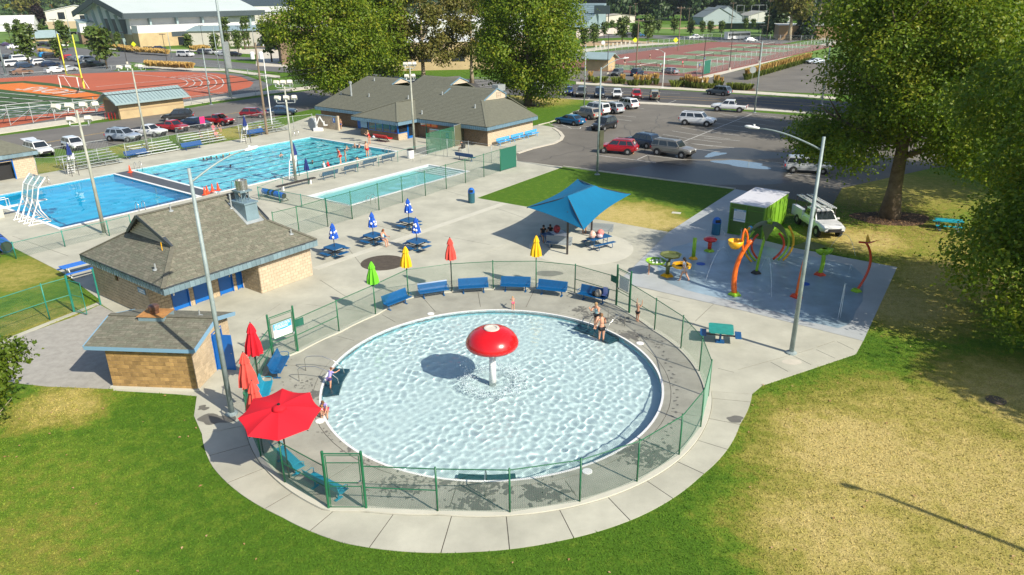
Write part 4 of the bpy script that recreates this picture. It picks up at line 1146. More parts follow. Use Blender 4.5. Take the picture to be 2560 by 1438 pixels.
# red banner with white letters under the eave
b=MB();b.bb(.74,.77,8.6,11.4,1.45,1.95);bn=b.build('banner',mat('banner_orange',(.75,.09,.02),.7),cl)
marks('banner_print',bn,.733,8.7,11.1,(1.7,),.34,mat('banner_text',(.8,.35,.12),.7),5,True)
for(y0,y1,a0)in((24.4,28.7,-2.0),(4.0,7.4,-2.0)):
 pw=thing('privacy_wall',(*FC.w(a0,y0),0),R(53),'low block privacy wall with blue restroom plaque at %s of clubhouse'%('left end' if y0>10 else 'right part'),'wall')
 block_wall(pw,(0,y1-y0),(0,0),0,1.75,M['block_club'],single=True,seed=31,L=.4)
 b=MB();b.bb(-.05,.2,-.02,y1-y0,1.75,1.8);b.build('wall_cap',M['fascia_blue'],pw)
 b=MB();b.bb(-.05,.22,-.3,0,0,1.9);b.build('pier',M['block_club'],pw)
 b=MB();b.bb(-.07,-.04,.3,.72,1.0,1.6);s_=b.build('sign',M['door_blue'],pw)
 b=MB();b.ball((-.08,.51,1.45),.05,8,5);b.bb(-.085,-.07,.46,.56,1.15,1.38);b.build('figure_mark',M['white'],s_)
def roofC(x,y):
 a,c_=FC.loc((x,y));return max(ZC+min(KC*a,KC*c_),ZC+min(KC*(a+3.3),KC*(c_-11.4),KC*(19.9-c_))if 11.4<c_<19.9 else 0)
for(px,py)in((936,203),(853,237),(923,242),(1106,238),(1055,285),(1188,270),(1021,247)):
 p=zray(px,py,roofC);l_=FC.loc(p);vent_pipe(cl,(l_[0],l_[1],p[2]),.45,.09)
b=MB();b.cyl((0,0,0),(0,0,2.3),.13);b.lathe([(.13,0),(.22,.05),(.22,.3),(.13,.35)],(0,0,2.2),10);o=b.build('flue',M['grey_metal'],cl);l_=FC.loc(G(878,232,4.2));o.location=(l_[0],l_[1],3.2)
b=MB();b.bb(0,1.6,0,1.0,0,.8);o=b.build('roof_unit',M['grey_metal'],cl);o.location=(10.5,6.5,5.0)
# ---------------------------------------------------------------- building at the left edge
OL=G(95,438);lb=thing('storage_building',(*OL,0),R(53),'tan block storage building with open blue doorway at the left edge','building')
lx0,lx1=-16.0,0.3
block_wall(lb,(-14,0.0),(0,0.0),0,2.2,M['block_club'],holes=((10.3,12.0,0,1.9),),seed=41)
block_wall(lb,(0,0),(0,9),0,2.2,M['block_club'],single=False,seed=42)
roof_plane('roof',lb,[(lx0,-.4,2.6),(.35,-.4,2.6),(-3.6,4.6,4.6),(lx0,4.6,4.6)],M['club_roof'])
roof_plane('roof',lb,[(.35,-.4,2.6),(.35,9.6,2.6),(-3.6,4.6,4.6)],M['club_roof'])
fascia(lb,(-15.6,-.4),(.35,-.4),2.15,2.58,.45,M['fascia'])
fascia(lb,(.35,-.4),(.35,9.6),2.15,2.58,.45,M['fascia'],objs=False)
b=MB();b.bb(-3.8,-3.7,-.05,.05,0,1.95);b.bb(-2.05,-1.95,-.05,.05,0,1.95);b.bb(-3.8,-1.95,-.05,.05,1.9,2.0);b.build('door_frame',M['door_blue'],lb)
b=MB();b.bb(-3.7,-2.05,.5,.55,0,1.9);b.build('interior_shade_sheet',M['black'],lb)  # black sheet painted as the unlit inside of the store
b=MB();b.bb(-4.7,-3.75,-.35,-.3,0,1.9);b.build('door',M['door_blue'],lb)
# ---------------------------------------------------------------- green container shed on the splash pad path
OGx=G(1904,599);gbx=thing('green_container_shed',(*OGx,0.0),R(53),'boxy lime green container shed with flat white roof and notice','shed')
gw=(Vector(G(1818,583))-Vector(OGx)).length;gd,gh=5.4,2.45
gw=min(gw,3.1)
b=MB();b.bb(.03,gd,.03,gw-.03,0.02,gh-.06);b.build('shell',M['lime'],gbx)
b=MB();b.bb(-.02,gd+.03,-.03,gw+.03,gh-.06,gh);b.build('roof',M['box_roof'],gbx)
for j in range(2):
 for(z0,z1)in((.12,1.08),(1.14,1.98),(2.06,2.34)):
  b=MB();y0=.12+j*(gw-.12)/2;b.bb(0.0,.03,y0,y0+(gw-.3)/2,z0,z1);b.build('front_panel',M['olive'],gbx)
b=MB()
for y in(0.02,gw/2,gw-.1):b.bb(-.05,.02,y,y+.08,0,gh-.06)
for z in(.02,1.08,2.0,2.34):b.bb(-.035,.02,0.02,gw,z,z+.055)
b.build('front_frame',M['lime_frame'],gbx)
for k in range(5):
 b=MB();b.bar((.5+k,.0,.05),(.5+k,.0,gh-.08),.03,.05);b.build('side_rib',M['lime'],gbx)
b=MB();b.bb(-.075,-.055,gw-1.28,gw-.38,1.08,2.0);nt_=b.build('notice',M['white'],gbx)
b=MB();b.bb(-.082,-.075,gw-1.28,gw-.38,1.86,2.0);b.bb(-.082,-.075,gw-1.28,gw-.38,1.2,1.26);b.build('notice_stripe',M['trim_blue'],nt_)
marks('notice_heading',nt_,-.087,gw-1.1,gw-.5,(1.93,),.06,M['white'],6,True)
b=MB()
for k in range(9):b.bb(-.08,-.075,gw-1.2,gw-.5+.03*(k%3),1.8-k*.06,1.815-k*.06)
b.build('notice_lines',M['grey_metal'],nt_)
# ================================================================== fences
def chain(mb,A,B,h,s,r,z0=0.04):
 """woven wire between two posts as straight crossing wires"""
 A=Vector((A[0],A[1]));B=Vector((B[0],B[1]));d=B-A;L=d.length;d.normalize();nx=Vector((d.y,-d.x))
 hh=h-z0;k=-int(hh/s)-1
 while k*s<L:
  for sg in(1,-1):
   x0=k*s if sg>0 else k*s+hh;x1=x0+sg*hh;zA,zB=0.0,hh
   a,za,b,zb_=x0,zA,x1,zB
   if sg>0:
    if a<0:za+=-a;a=0
    if b>L:zb_-=b-L;b=L
   else:
    if a>L:za+=a-L;a=L
    if b<0:zb_-=-b;b=0
   if za<zb_-.02:
    p=A+d*a;q=A+d*b;o=nx*(r*.8*sg)
    mb.bar3((p.x+o.x,p.y+o.y,z0+za),(q.x+o.x,q.y+o.y,z0+zb_),r,nx)
  k+=1
def _bar3(s,a,b,r,nx):
 a=Vector(a);b=Vector(b);d=(b-a).normalized();u=Vector((nx.x,nx.y,0));w_=d.cross(u).normalized()
 vs=[]
 for p in(a,b):
  vs+=[p+u*r,p-u*r*.5+w_*r*.87,p-u*r*.5-w_*r*.87]
 s.add(vs,[(0,1,4,3),(1,2,5,4),(2,0,3,5)])
MB.bar3=_bar3
def fence(name,label,pts,h,pipe,wire,step,r=0.0026,pr=0.03,skip=(),mid=(),closed=False,group=None,screen=(),screen_m=None,z0=0.04,cat='fence',brace=()):
 t=thing(name,(*pts[0],0),0,label,cat,group)
 ox,oy=pts[0];P=[(x-ox,y-oy)for x,y in pts];n=len(P)
 pb=MB();pb.cyl((0,0,0),(0,0,h+.02),pr*1.25,n=8);pb.ball((0,0,h+.03),pr*1.4,8,4)
 pm=pb.mesh('post',True);pm.materials.append(pipe)
 for p in P:
  o=bpy.data.objects.new('post',pm);COL.objects.link(o);o.parent=t;o.location=(*p,0)
 wm=MB();scm=MB()
 for i in range(n if closed else n-1):
  a,b=P[i],P[(i+1)%n]
  if i in skip:continue
  rb_=MB();rb_.cyl((*a,h-.03),(*b,h-.03),pr*.75,n=6);rb_.build('top_rail',pipe,t)
  if i in mid:rb_=MB();rb_.cyl((*a,h*.5),(*b,h*.5),pr*.75,n=6);rb_.build('middle_rail',pipe,t)
  if i in brace:rb_=MB();rb_.cyl((*a,h*.5),(*b,.1),pr*.5,n=6);rb_.build('brace',pipe,t)
  chain(wm,a,b,h-.03,step,r,z0)
  if i in screen:
   d=Vector((b[0]-a[0],b[1]-a[1])).normalized();nn=(d.y*.03,-d.x*.03)
   scm.slabquad((a[0]+nn[0],a[1]+nn[1],.08),(b[0]+nn[0],b[1]+nn[1],.08),(b[0]+nn[0],b[1]+nn[1],h-.05),(a[0]+nn[0],a[1]+nn[1],h-.05),.008)
 if wm.f:wm.build('woven_wire',wire,t)['kind']='stuff'
 if scm.f:scm.build('windscreen',screen_m,t)
 return t
def gate(label,A,B,h,hl,pipe,wire,sign=None,rz_open=0.0,box=None,flip=1):
 """tall framed gate between two posts; hl = height of the leaf"""
 A=Vector(A);B=Vector(B);L=(B-A).length;ang=math.atan2((B-A).y,(B-A).x)
 t=thing('gate',(*A,0),ang,label,'gate')
 for x in(0,L):
  b=MB();b.cyl((x,0,0),(x,0,h),.05,n=10);b.ball((x,0,h),.055,8,4);b.build('gate_post',pipe,t,smooth=False)
 b=MB();b.cyl((0,0,hl+.08),(L,0,hl+.08),.025,n=6);b.build('header_rail',pipe,t)
 b=MB();x0,x1=.09,L-.09
 b.tube([(x0,0,.08),(x1,0,.08),(x1,0,hl),(x0,0,hl)],.022,6,closed=True)
 b.build('leaf_frame',pipe,t)
 for z in(hl*.5,hl*.43,hl*.87):
  b=MB();b.cyl((x0,0,z),(x1,0,z),.018,n=6);b.build('leaf_rail',pipe,t)
 w_=MB();chain(w_,(x0,0),(x1,0),hl*.87,.075,.0026,.1);w_.build('woven_wire',wire,t)['kind']='stuff'
 if sign:
  y=.03*flip;xs=(x0+.12,x1-.1)
  b=MB();b.bb(xs[0],xs[1],y-.008,y+.008,hl*.5+.06,hl*.87-.04);s_=b.build('sign',M['white'],t)
  zt,zb_=hl*.87-.045,hl*.5+.065;zm=zb_+(zt-zb_)*.55
  b=MB();ff=y+.012*flip
  top=[(xs[0]+.01,zt),(xs[1]-.01,zt)];n=8;low=[(xs[1]-.01-(xs[1]-xs[0]-.02)*i/n,zm+(.07 if flip>0 else-.07)*math.sin(i/n*3.1)*(1 if sign=='a' else-1)-.1*i/n*(1 if sign=='b' else-.4))for i in range(n+1)]
  P=top+low;b.add([(x,ff,z)for x,z in P],[tuple(range(len(P)))]if flip<0 else[tuple(range(len(P)-1,-1,-1))]);b.build('sign_print',mat('sign_blue_'+sign,(.04,.36,.80)if sign=='a' else(.01,.13,.5),.5),s_)
  marks('sign_print',s_,ff+(.002 if flip>0 else-.006),xs[0]+.06,xs[1]-.06,[zt-.06-i*.07 for i in range(4)],.04,M['white'],7)
  marks('sign_small_print',s_,y+(.009 if flip>0 else-.013),xs[0]+.12,xs[1]-.2,[zb_+.08+i*.05 for i in range(4)],.018,M['grey_metal'],8)
 if box:
  b=MB();b.bb(box[0],box[1],.04,.075,1.35,1.75);b.build('latch_guard',M['mesh_green'],t)
 b=MB();b.box((L-.12 if not box or box[0]>0 else .12,0,hl*.5),(.1,.1,.12));b.build('latch',M['steel'],t)
 return t
skipf=[i for i,(a,r)in enumerate(FENCE)if a in(-120.7,43.7,164.2)]
fence('chain_link_fence','round green chain link fence enclosing the wading pool',FP,1.85,M['green_pipe'],M['green_wire'],0.085,r=.0029,pr=.028,skip=skipf,closed=True,mid=[skipf[0]+1,skipf[1]-1,skipf[1]+1,skipf[2]-1,skipf[2]+1,skipf[0]-1,27],brace=[skipf[2]+1])
gate('green gate in the near left part of the round fence, without a sign',FP[0],FP[1],2.4,2.25,M['green_pipe'],M['green_wire'])
gate('green gate at the far right of the round fence with blue sign',FP[13],FP[12],2.55,2.3,M['green_pipe'],M['green_wire'],sign='b',box=(-.65,-.05),flip=1)
gate('green gate at the left of the round fence with white and light blue sign',FP[22],FP[21],2.55,2.3,M['green_pipe'],M['green_wire'],sign='a',box=(1.42,2.0),flip=-1)
gp,gw_,tp=M['green_pipe'],M['green_wire'],M['teal_pipe']
g_side=GL([(820,567),(881,548),(948,526),(1007,507),(1064,490),(1116,473),(1164,458),(1210,443),(1251,429),(1290,418)])
fence('chain_link_fence','tall green chain link fence along the near side of the small pool',g_side,2.3,gp,gw_,.16,r=.005,screen=(8,),screen_m=M['mesh_green'])
fence('chain_link_fence','green chain link fence running from pool corner toward block building with vent stack',GL([(820,567),(749,590),(690,606)]),2.3,gp,gw_,.16,r=.005)
fence('chain_link_fence','low green fence at left end of the small pool by the cover reel',GL([(648,499),(700,508),(755,519),(818,533),(881,547)]),1.15,tp,gw_,.16,r=.005)
fence('chain_link_fence','low grey fence between lap pool and dark benches',GL([(648,499),(709,474),(772,461),(837,447),(895,431),(947,416),(995,405),(1035,392),(1068,387)]),1.15,M['teal_pipe'],M['grey_wire'],.2,r=.004,pr=.02)
fence('chain_link_fence','grey chain link fence at far end of small pool in front of clubhouse',GL([(1068,387),(1119,393),(1172,399),(1229,408),(1290,418)]),2.0,M['grey_metal'],M['grey_wire'],.2,r=.004,pr=.022)
fence('screened_fence','green screened fence panels between small pool and clubhouse wall',GL([(1068,387),(1102,377),(1137,367)]),2.4,gp,gw_,.2,r=.005,screen=(0,1),screen_m=M['mesh_semi'])
fence('screened_fence','olive screened fence panel with white paper notice beside clubhouse',GL([(1137,367),(1174,352)]),2.5,M['grey_metal'],gw_,.2,r=.005,screen=(0,),screen_m=M['olive_screen'])
fence('chain_link_fence','green fence along the near edge of the diving pool deck',GL([(-60,612),(41,647),(163,617),(274,590),(330,575)]),1.2,tp,gw_,.14,r=.004)
fence('chain_link_fence','tall teal fence on the lawn at the far left',GL([(-60,866),(0,844),(125,799),(186,780)]),2.15,tp,gw_,.12,r=.004,mid=(0,1,2))
t=thing('gate',(*G(186,780),0),math.atan2(G(224,790)[1]-G(186,780)[1],G(224,790)[0]-G(186,780)[0]),'open teal gate leaf beside the block building at left','gate')
b=MB();b.cyl((0,0,0),(0,0,2.3),.06,n=10);b.build('gate_post',tp,t)
b=MB();b.tube([(.08,0,.08),(1.15,0,.08),(1.15,0,2.0),(.08,0,2.0)],.024,6,closed=True);b.cyl((.08,0,1.1),(1.15,0,1.1),.02);b.build('leaf_frame',tp,t)
b=MB();chain(b,(.1,0),(1.13,0),2.0,.1,.003,.1);b.build('woven_wire',gw_,t)['kind']='stuff'
b=MB();b.cyl((0,0,0),(0,0,2.3),.05,n=8);o=b.build('fence_post',tp);o.location=(*G(252,762),0);tag(o,'single teal post standing at the left corner of the block building','post')
gm,gw2=M['grey_metal'],M['grey_wire']
fence('chain_link_fence','grey chain link fence in front of the bleachers above the pools',GL([(96,437),(165,436),(250,414),(318,399),(385,385),(450,372),(525,360),(600,348),(668,333),(735,324),(783,318)]),1.8,gm,gw2,.22,r=.004,pr=.025)
fence('chain_link_fence','grey fence between the street and the running track',GL([(445,268),(480,264),(528,257),(580,250),(640,240),(700,228),(760,217),(820,210),(880,202)]),1.5,gm,gw2,.3,r=.005,pr=.03)
fence('chain_link_fence','grey fence round the far side of the running track',GL([(0,198),(60,197),(130,192),(200,186),(280,178),(350,172),(420,168),(480,166),(550,175),(620,187),(660,200),(680,214)]),1.3,gm,M['far_wire'],.6,r=.008,pr=.04)
# tennis court fences
TA=G(1741,191);FT=Frame(TA,53.5)
tl,tw=112,42
for lab,a,b_,n_ in(('tall tennis court fence along the side nearest the car park',(0,0),(tl,0),30),('tall tennis court fence on the short side facing the parked cars',(0,tw),(0,0),14),('tall tennis court fence along the far side by the road',(0,tw),(tl,tw),28),('tall tennis court fence at the far end under the trees',(tl,tw),(tl,0),12)):
 if 'short' in lab:hgt=1.2
 else:hgt=3.0
 pts=[FT.w(a[0]+(b_[0]-a[0])*i/n_,a[1]+(b_[1]-a[1])*i/n_)for i in range(n_+1)]
 fence('tennis_fence',lab,pts,hgt,gm,M['far_wire'],.55,r=.009,pr=.045,mid=(),screen=(1,)if 'nearest' in lab else(),screen_m=M['mesh_green'])
# ================================================================== poles and lamps
def tall_pole(name,label,base,h,r0,r1,mt,cat='pole',foot=True):
 t=thing(name,(*base,0),0,label,cat)
 b=MB();b.cyl((0,0,0),(0,0,h),r0,r1,12);b.build('pole',mt,t,smooth=True)
 if foot:b=MB();b.lathe([(r0*2.3,0),(r0*2.3,.06),(r0*1.2,.12)],n=12);b.build('foot',mt,t)
 return t
def cobra(t,h,vec,hb,mt=None,headm=None,hl=.75,r=.045):
 """curved arm with a cobra lamp head; vec = horizontal reach, hb = rise"""
 vx,vy=vec;L=math.hypot(vx,vy);n=8;pts=[]
 for i in range(n+1):
  s=i/n;pts.append((vx*s,vy*s,h+hb*math.sin(s*PI/2)))
 b=MB();b.tube(pts,[r*(1-.35*i/n)for i in range(n+1)],8);b.build('arm',mt or M['pole_grey'],t,smooth=True)
 b=MB();prof=[(.001,0),(.09,.06),(.13,.25),(.15,.5),(.10,.68),(.001,hl)]
 b.lathe([(p[0],p[1])for p in prof],n=12)
 b.v=[(z,y*1.05,x*.5)for x,y,z in b.v]
 o=b.build('lamp_head',headm or M['white_metal'],t,smooth=True);o.location=(vx*.97,vy*.97,h+hb);o.rotation_euler=(0,-.08,math.atan2(vy,vx))
 b=MB();b.cyl((.3,0,.04),(.3,0,.14),.05,n=8);c=b.build('photocell',headm or M['white_metal'],o)
 return t
def vec(base,px,py,z):
 g_=G(px,py,z);return(g_[0]-base[0],g_[1]-base[1])
bB=G(1978,883);t=tall_pole('street_lamp','tall grey street lamp standing between the green table and the splash pad',bB,10.9,.12,.07,M['pole_grey'],'street lamp')
cobra(t,10.3,(-2.5,1.5),.75)
bA=G(580,1035);t=tall_pole('street_lamp','tall grey street lamp beside the closed red umbrellas and pump house',bA,10.9,.12,.065,M['pole_grey'],'street lamp')
vA=vec(bA,614,376,11.1);k_=min(1,3.4/math.hypot(*vA));cobra(t,10.35,(vA[0]*k_,vA[1]*k_),.75)
bC=G(1493,437);t=tall_pole('street_lamp','grey street lamp with curved arm on the grass patch edge by the car park',bC,10.4,.12,.07,M['pole_grey'],'street lamp')
cobra(t,10.2,(2.2,1.0),.9)
b=MB();b.bb(.1,.5,-.15,.15,2.6,4.4);b.build('meter_box',M['olive_screen'],t)
bD=G(1886,282);t=tall_pole('street_lamp','street lamp beside the white lifted pickup truck',bD,10.2,.12,.08,M['pole_grey'],'street lamp');cobra(t,9.9,(-1.3,-.4),.4)
t=tall_pole('street_lamp','plain tall grey pole at the lawn corner beside the big round tree',G(1460,267),9.5,.11,.08,M['pole_grey'],'pole')
t=tall_pole('street_lamp','pale street lamp with curved top by the ornamental grasses across the road',G(1656,219),6.4,.12,.09,M['white_metal'],'street lamp');cobra(t,6.3,(-1.2,0),.6)
t=tall_pole('street_lamp','street lamp half behind the big right trees near the road',G(2054,262),9,.12,.09,M['white_metal'],'street lamp');cobra(t,8.9,(-1.6,0),.5)
# offscreen street lamp whose shadow falls on the dry lawn
sh_p=G(2140,1218);h_=10.8
lampx=(sh_p[0]+SUN.x/SUN.z*10.9,sh_p[1]+SUN.y/SUN.z*10.9)
sd=G(2560,1390)
dd=Vector((sd[0]-sh_p[0],sd[1]-sh_p[1])).normalized()
t=tall_pole('street_lamp','street lamp outside the right edge whose shadow crosses the dry lawn',(lampx[0]+.6,lampx[1]-.3),10.8,.13,.09,M['pole_grey'],'street lamp')
cobra(t,10.6,(-.5,.25),.2)
def flood_pole(label,base,h,rows,ang,mt=None,hw=1.5,lean=0):
 t=tall_pole('floodlight_pole',label,base,h,.15,.07,mt or M['pole_tan'],'floodlight pole')
 for(z,xs_)in rows:
  e=max(abs(x)for x in xs_)+.1
  b=MB();b.tube([(-e,0,z+.25),(-e+.1,0,z),(e-.1,0,z),(e,0,z+.25)],.035,6);o=b.build('crossbar',mt or M['grey_metal'],t);o.rotation_euler=(0,0,ang)
  for i,x in enumerate(xs_):
   b=MB()
   vs=[(-.2,-.16,-.14),(.2,-.16,-.14),(.2,-.16,.14),(-.2,-.16,.14),(-.29,.2,-.2),(.29,.2,-.2),(.29,.2,.2),(-.29,.2,.2)]
   b.add(vs,[(0,1,2,3),(5,4,7,6),(0,4,5,1),(1,5,6,2),(2,6,7,3),(3,7,4,0)])
   f=b.build('floodlight',mat('flood_cream',(.62,.60,.52),.5)if 'flood_cream' not in bpy.data.materials else bpy.data.materials['flood_cream'],t)
   f.location=(x*math.cos(ang),x*math.sin(ang),z+.5);f.rotation_euler=(R(-28),0,ang+(i-len(xs_)/2)*.28)
   b=MB();b.cyl((0,0,-.45),(0,0,-.1),.03,n=6);b.build('bracket',M['grey_metal'],f)
 return t
flood_pole('floodlight pole with six lamps by the fence of the diving pool',G(262,585),9.4,((9.25,(-1.3,-.45,.45,1.25)),(8.3,(-.55,.6))),R(20))
flood_pole('floodlight pole with six lamps between lap pool and long brown bench',G(740,455),9.1,((9.0,(-.7,-.1,.5)),(7.6,(-.8,0,.75))),R(10))
flood_pole('floodlight pole in front of the clubhouse doors beside the white bin',G(1037,378),9.4,((9.3,(-.5,0,.5)),(8.0,(-.45,.3))),R(15))
flood_pole('slim floodlight pole behind the second bleacher with three lamps',G(372,386),9.6,((9.3,(-1.3,-.4,.9)),),R(15))
for lab,p,h_,r_ in(('very tall grey stadium mast beyond the block shed',(577,243),22,.32),('slim grey mast by the running track bend',(528,262),9.0,.14),('grey mast left of the gym at the edge of the frame',(15,188),14,.25),('slim grey mast in front of the gym lawn',(548,172),10,.13),('slim grey mast before the school entrance',(430,146),9,.12),('pale mast left of the gym beside the small tree',(181,108),13,.2),('pale mast beside the school steps',(636,118),9.5,.12)):
 t=tall_pole('mast',lab,G(*p),h_,r_,r_*.5,M['pole_grey'],'mast')
 if r_>.3:b=MB();b.bb(.1,.9,-.2,.3,5,9.5);b.build('control_box',M['grey_metal'],t)
def lot_lamp(label,p,h_,heads=2):
 t=thing('parking_lamp',(*G(*p),0),0,label,'parking lamp')
 b=MB();b.cyl((0,0,.6),(0,0,h_),.09,.06,8);b.build('pole',M['dark_metal'],t)
 b=MB();b.cyl((0,0,0),(0,0,.6),.3,n=10);b.build('foot',M['kerb'],t)
 b=MB();b.bb(-.75,.75,-.18,.18,h_,h_+.14);b.build('lamp_head',M['dark_metal'],t)
for lab,p,h_ in(('black parking lamp on the kerbed island by the tennis court corner',(1755,206),8.4),('black parking lamp next to the small tan shed by the courts',(1518,188),8.5),('black parking lamp halfway along the tennis court fence',(1823,176),8.6),('black parking lamp at the far end of the tennis walk',(2061,145),9.5),('black parking lamp behind the street lamp at the courts',(1897,158),9.0),('black parking lamp in front of the gym entrance',(510,122),7.5),('black parking lamp in the school forecourt',(602,125),7.5),('black parking lamp among white parked cars at left',(37,142),7.5),('black parking lamp near the small field shed',(68,135),8),('black parking lamp between the yellow goal posts',(162,180),12),('black parking lamp beside the ornamental grass bed',(420,168),8),('black parking lamp left of centre by the school road',(318,160),8)):
 lot_lamp(lab,p,h_)
def utility(label,p,h_,wires=True,tr=False,mt='wood',lean=0.0):
 t=thing('utility_pole',(*G(*p),0),0,label,'utility pole')
 b=MB();b.cyl((0,0,0),(0,0,h_),.17,.11,8);b.build('pole',M[mt],t)
 b=MB();b.bar((-1.2,0,h_-.5),(1.2,0,h_-.5),.12,.14);b.build('crossarm',M[mt],t)
 if tr:
  for x in(-.55,.55):b=MB();b.lathe([(.001,0),(.26,.02),(.28,.8),(.2,.9),(.001,.92)],(x,0,h_-2.0),12);b.build('transformer',M['white_metal'],t)
 for x in(-1,0,1):b=MB();b.cyl((x,0,h_-.43),(x,0,h_-.2),.05,n=6);b.build('insulator',M['white_metal'],t)
 return t
utility('wooden utility pole with two transformers behind the bleachers',(668,336),11.5,tr=True)
b=MB();b.cyl((0,0,0),(0,0,9.5),.08,.06,8);o=b.build('guy_pole',M['white_metal']);o.location=(*G(682,325),0);tag(o,'thin white mast next to the utility pole with transformers','mast')
utility('wooden utility pole beside the tennis courts near the crosswalk',(1590,178),11.5)
utility('thick wooden utility pole behind the tennis courts',(1695,128),13.0)
utility('wooden utility pole by the ball field dugout',(1826,88),13)
utility('wooden utility pole leaning by the dark round tree',(1916,96),14)
utility('distant wooden utility pole in front of the dark trees',(1573,62),10)
utility('distant utility pole right of its twin before the dark trees',(1587,55),11)
utility('wooden utility pole by the small field shed at left',(95,130),9,mt='wood')
utility('pale wooden pole at the corner of the ball field',(1721,62),9)
def cable(label,p0,z0,p1,z1,sag,r=.025):
 a=Vector((*p0,z0));c=Vector((*p1,z1));n=14;pts=[]
 for i in range(n+1):
  s=i/n;q=a.lerp(c,s);q.z-=sag*4*s*(1-s);pts.append(q)
 b=MB();b.tube([p-a for p in pts],r,4);o=b.build('overhead_cable',M['black']);o.location=a;tag(o,label,'cable','overhead cables')
pU=G(668,336);pE=G(1000,215);pW=(pU[0]-75,pU[1]-40)
for i,(lb_,dz,w_)in enumerate((('upper overhead cable running left from the transformer pole',7.6,.03),('lower overhead cable running left from the transformer pole',7.0,.045))):
 cable(lb_,pU,dz,pW,dz,1.2,w_)
for lb_,dz in(('upper overhead cable running right from the transformer pole',7.6),('lower overhead cable running right from the transformer pole',7.0)):cable(lb_,pU,dz,pE,dz,.8,.035)
P5=[G(1590,178),G(1695,128),G(1826,88),G(1916,96)]
cable('cable between the first two poles beside the tennis courts',P5[0],10.9,P5[1],12.4,1.0,.05)
cable('cable from the thick pole to the ball field pole',P5[1],12.4,P5[2],12.4,1.5,.06);cable('cable from the ball field pole to the dark round tree',P5[2],12.4,P5[3],13.4,1.0,.06)
# ================================================================== mushroom fountain
mu=thing('mushroom_fountain',(*PC,0),0,'big red mushroom fountain on white post in the wading pool','fountain')
mu.location=(G(1232,950)[0],G(1232,950)[1],0)
b=MB();b.lathe([(.22,1.72),(1.02,1.74),(1.16,1.80),(1.235,1.92),(1.235,2.02),(1.17,2.2),(1.02,2.4),(.8,2.56),(.52,2.66),(.34,2.69),(.32,2.72),(.26,2.72),(.25,2.66),(.16,2.64),(.001,2.6)],n=48)
b.build('cap',M['red'],mu,smooth=True)
b=MB();b.lathe([(.36,2.695),(.35,2.735),(.24,2.74),(.235,2.70)],n=24);b.build('nozzle_ring',mat('chalky_white',(.6,.55,.48),.8),mu)
b=MB();b.cyl((0,0,-.47),(0,0,1.75),.17,.155,20);b.build('post',M['white'],mu,smooth=True)
# ================================================================== benches, tables, umbrellas
def sheet_profile(prof,L,t=.03,n=1):
 b=MB();m_=len(prof);vs=[]
 for x in(-L/2,L/2):
  for(y,z)in prof:vs.append((x,y,z))
  for i,(y,z)in enumerate(prof):
   a=prof[max(i-1,0)];c_=prof[min(i+1,m_-1)];dx,dz=c_[0]-a[0],c_[1]-a[1];l_=math.hypot(dx,dz)
   vs.append((x,y+dz/l_*t,z-dx/l_*t))
 k=2*m_;fs=[]
 for i in range(m_-1):
  fs.append((i,i+1,k+i+1,k+i));fs.append((m_+i,k+m_+i,k+m_+i+1,m_+i+1))
 fs.append((0,k,k+m_,m_));fs.append((m_-1,2*m_-1,k+2*m_-1,k+m_-1))
 for s in(0,k):
  for i in range(m_-1):fs.append((s+i,s+m_+i,s+m_+i+1,s+i+1)if s==0 else(s+i+1,s+m_+i+1,s+m_+i,s+i))
 return b.add(vs,fs)
def contour_bench(label,loc,rz,mt,L=1.83,group='coated metal benches round the wading pool',arms=True,name='pool_bench'):
 t=thing(name,(*loc,0),rz,label,'bench',group)
 sheet_profile([(-.26,.40),(-.22,.43),(-.05,.415),(.10,.41),(.17,.45)],L,.02).build('seat',mt,t,smooth=False)
 sheet_profile([(.172,.452),(.21,.55),(.27,.80),(.31,.86)],L,.02).build('backrest',mt,t)
 for s in(-.62,.62):
  b=MB();b.tube([(s*L/1.83,.0,.41),(s*L/1.83,.02,.03)],.035,8);b.box((s*L/1.83,.02,.015),(.1,.34,.03));b.build('leg',mt,t)
 if arms:
  for s in(-L/2+.02,L/2-.02):
   b=MB();b.tube([(s,-.2,.42),(s,-.22,.60),(s,-.12,.66),(s,.16,.64),(s,.23,.60)],.016,6);b.build('armrest',mt,t)
 return t
bb0=None
bl=['blue bench behind the lime umbrella pole, leftmost of the far row','blue bench just right of the yellow umbrella pole in the far row','blue bench right of the coral umbrella in the far row','blue bench left of the second yellow umbrella in the far row','blue bench just right of the second yellow umbrella','blue bench with a bag and towel by the far right gate']
first=None
for lab,p in zip(bl,[(990,764),(1085,742),(1184,732),(1288,731),(1377,741),(1478,757)]):
 g_=G(*p);a=math.degrees(math.atan2(g_[1]-PC[1],g_[0]-PC[0]));rr_b=min(math.hypot(g_[0]-PC[0],g_[1]-PC[1])+.2,fr(a)-.45)
 loc=pol(a,rr_b)
 rz=R(a)-PI/2+(R(14)if p[0]==990 else 0)
 if first is None:first=contour_bench(lab,loc,rz,M['bench_blue'])
 else:c=copy_tree(first,loc=loc,rz=rz,label=lab)
 if p[0]==1478:BAGB=(loc,rz)
a=176;copy_tree(first,loc=pol(a,fr(a)-.75),rz=R(a-90+6),label='blue bench by the left gate, beside the closed red umbrellas')
first_t=None
for a,lab in((190,'teal bench mostly hidden behind the open red umbrella'),(222,'teal bench under the front edge of the open red umbrella'),(235.5,'teal bench just left of the near gate')):
 c=copy_tree(first,loc=pol(a,fr(a)-.62),rz=R(a-90),label=lab,mats={'seat':M['bench_teal'],'backrest':M['bench_teal'],'leg':M['bench_teal'],'armrest':M['bench_teal']})
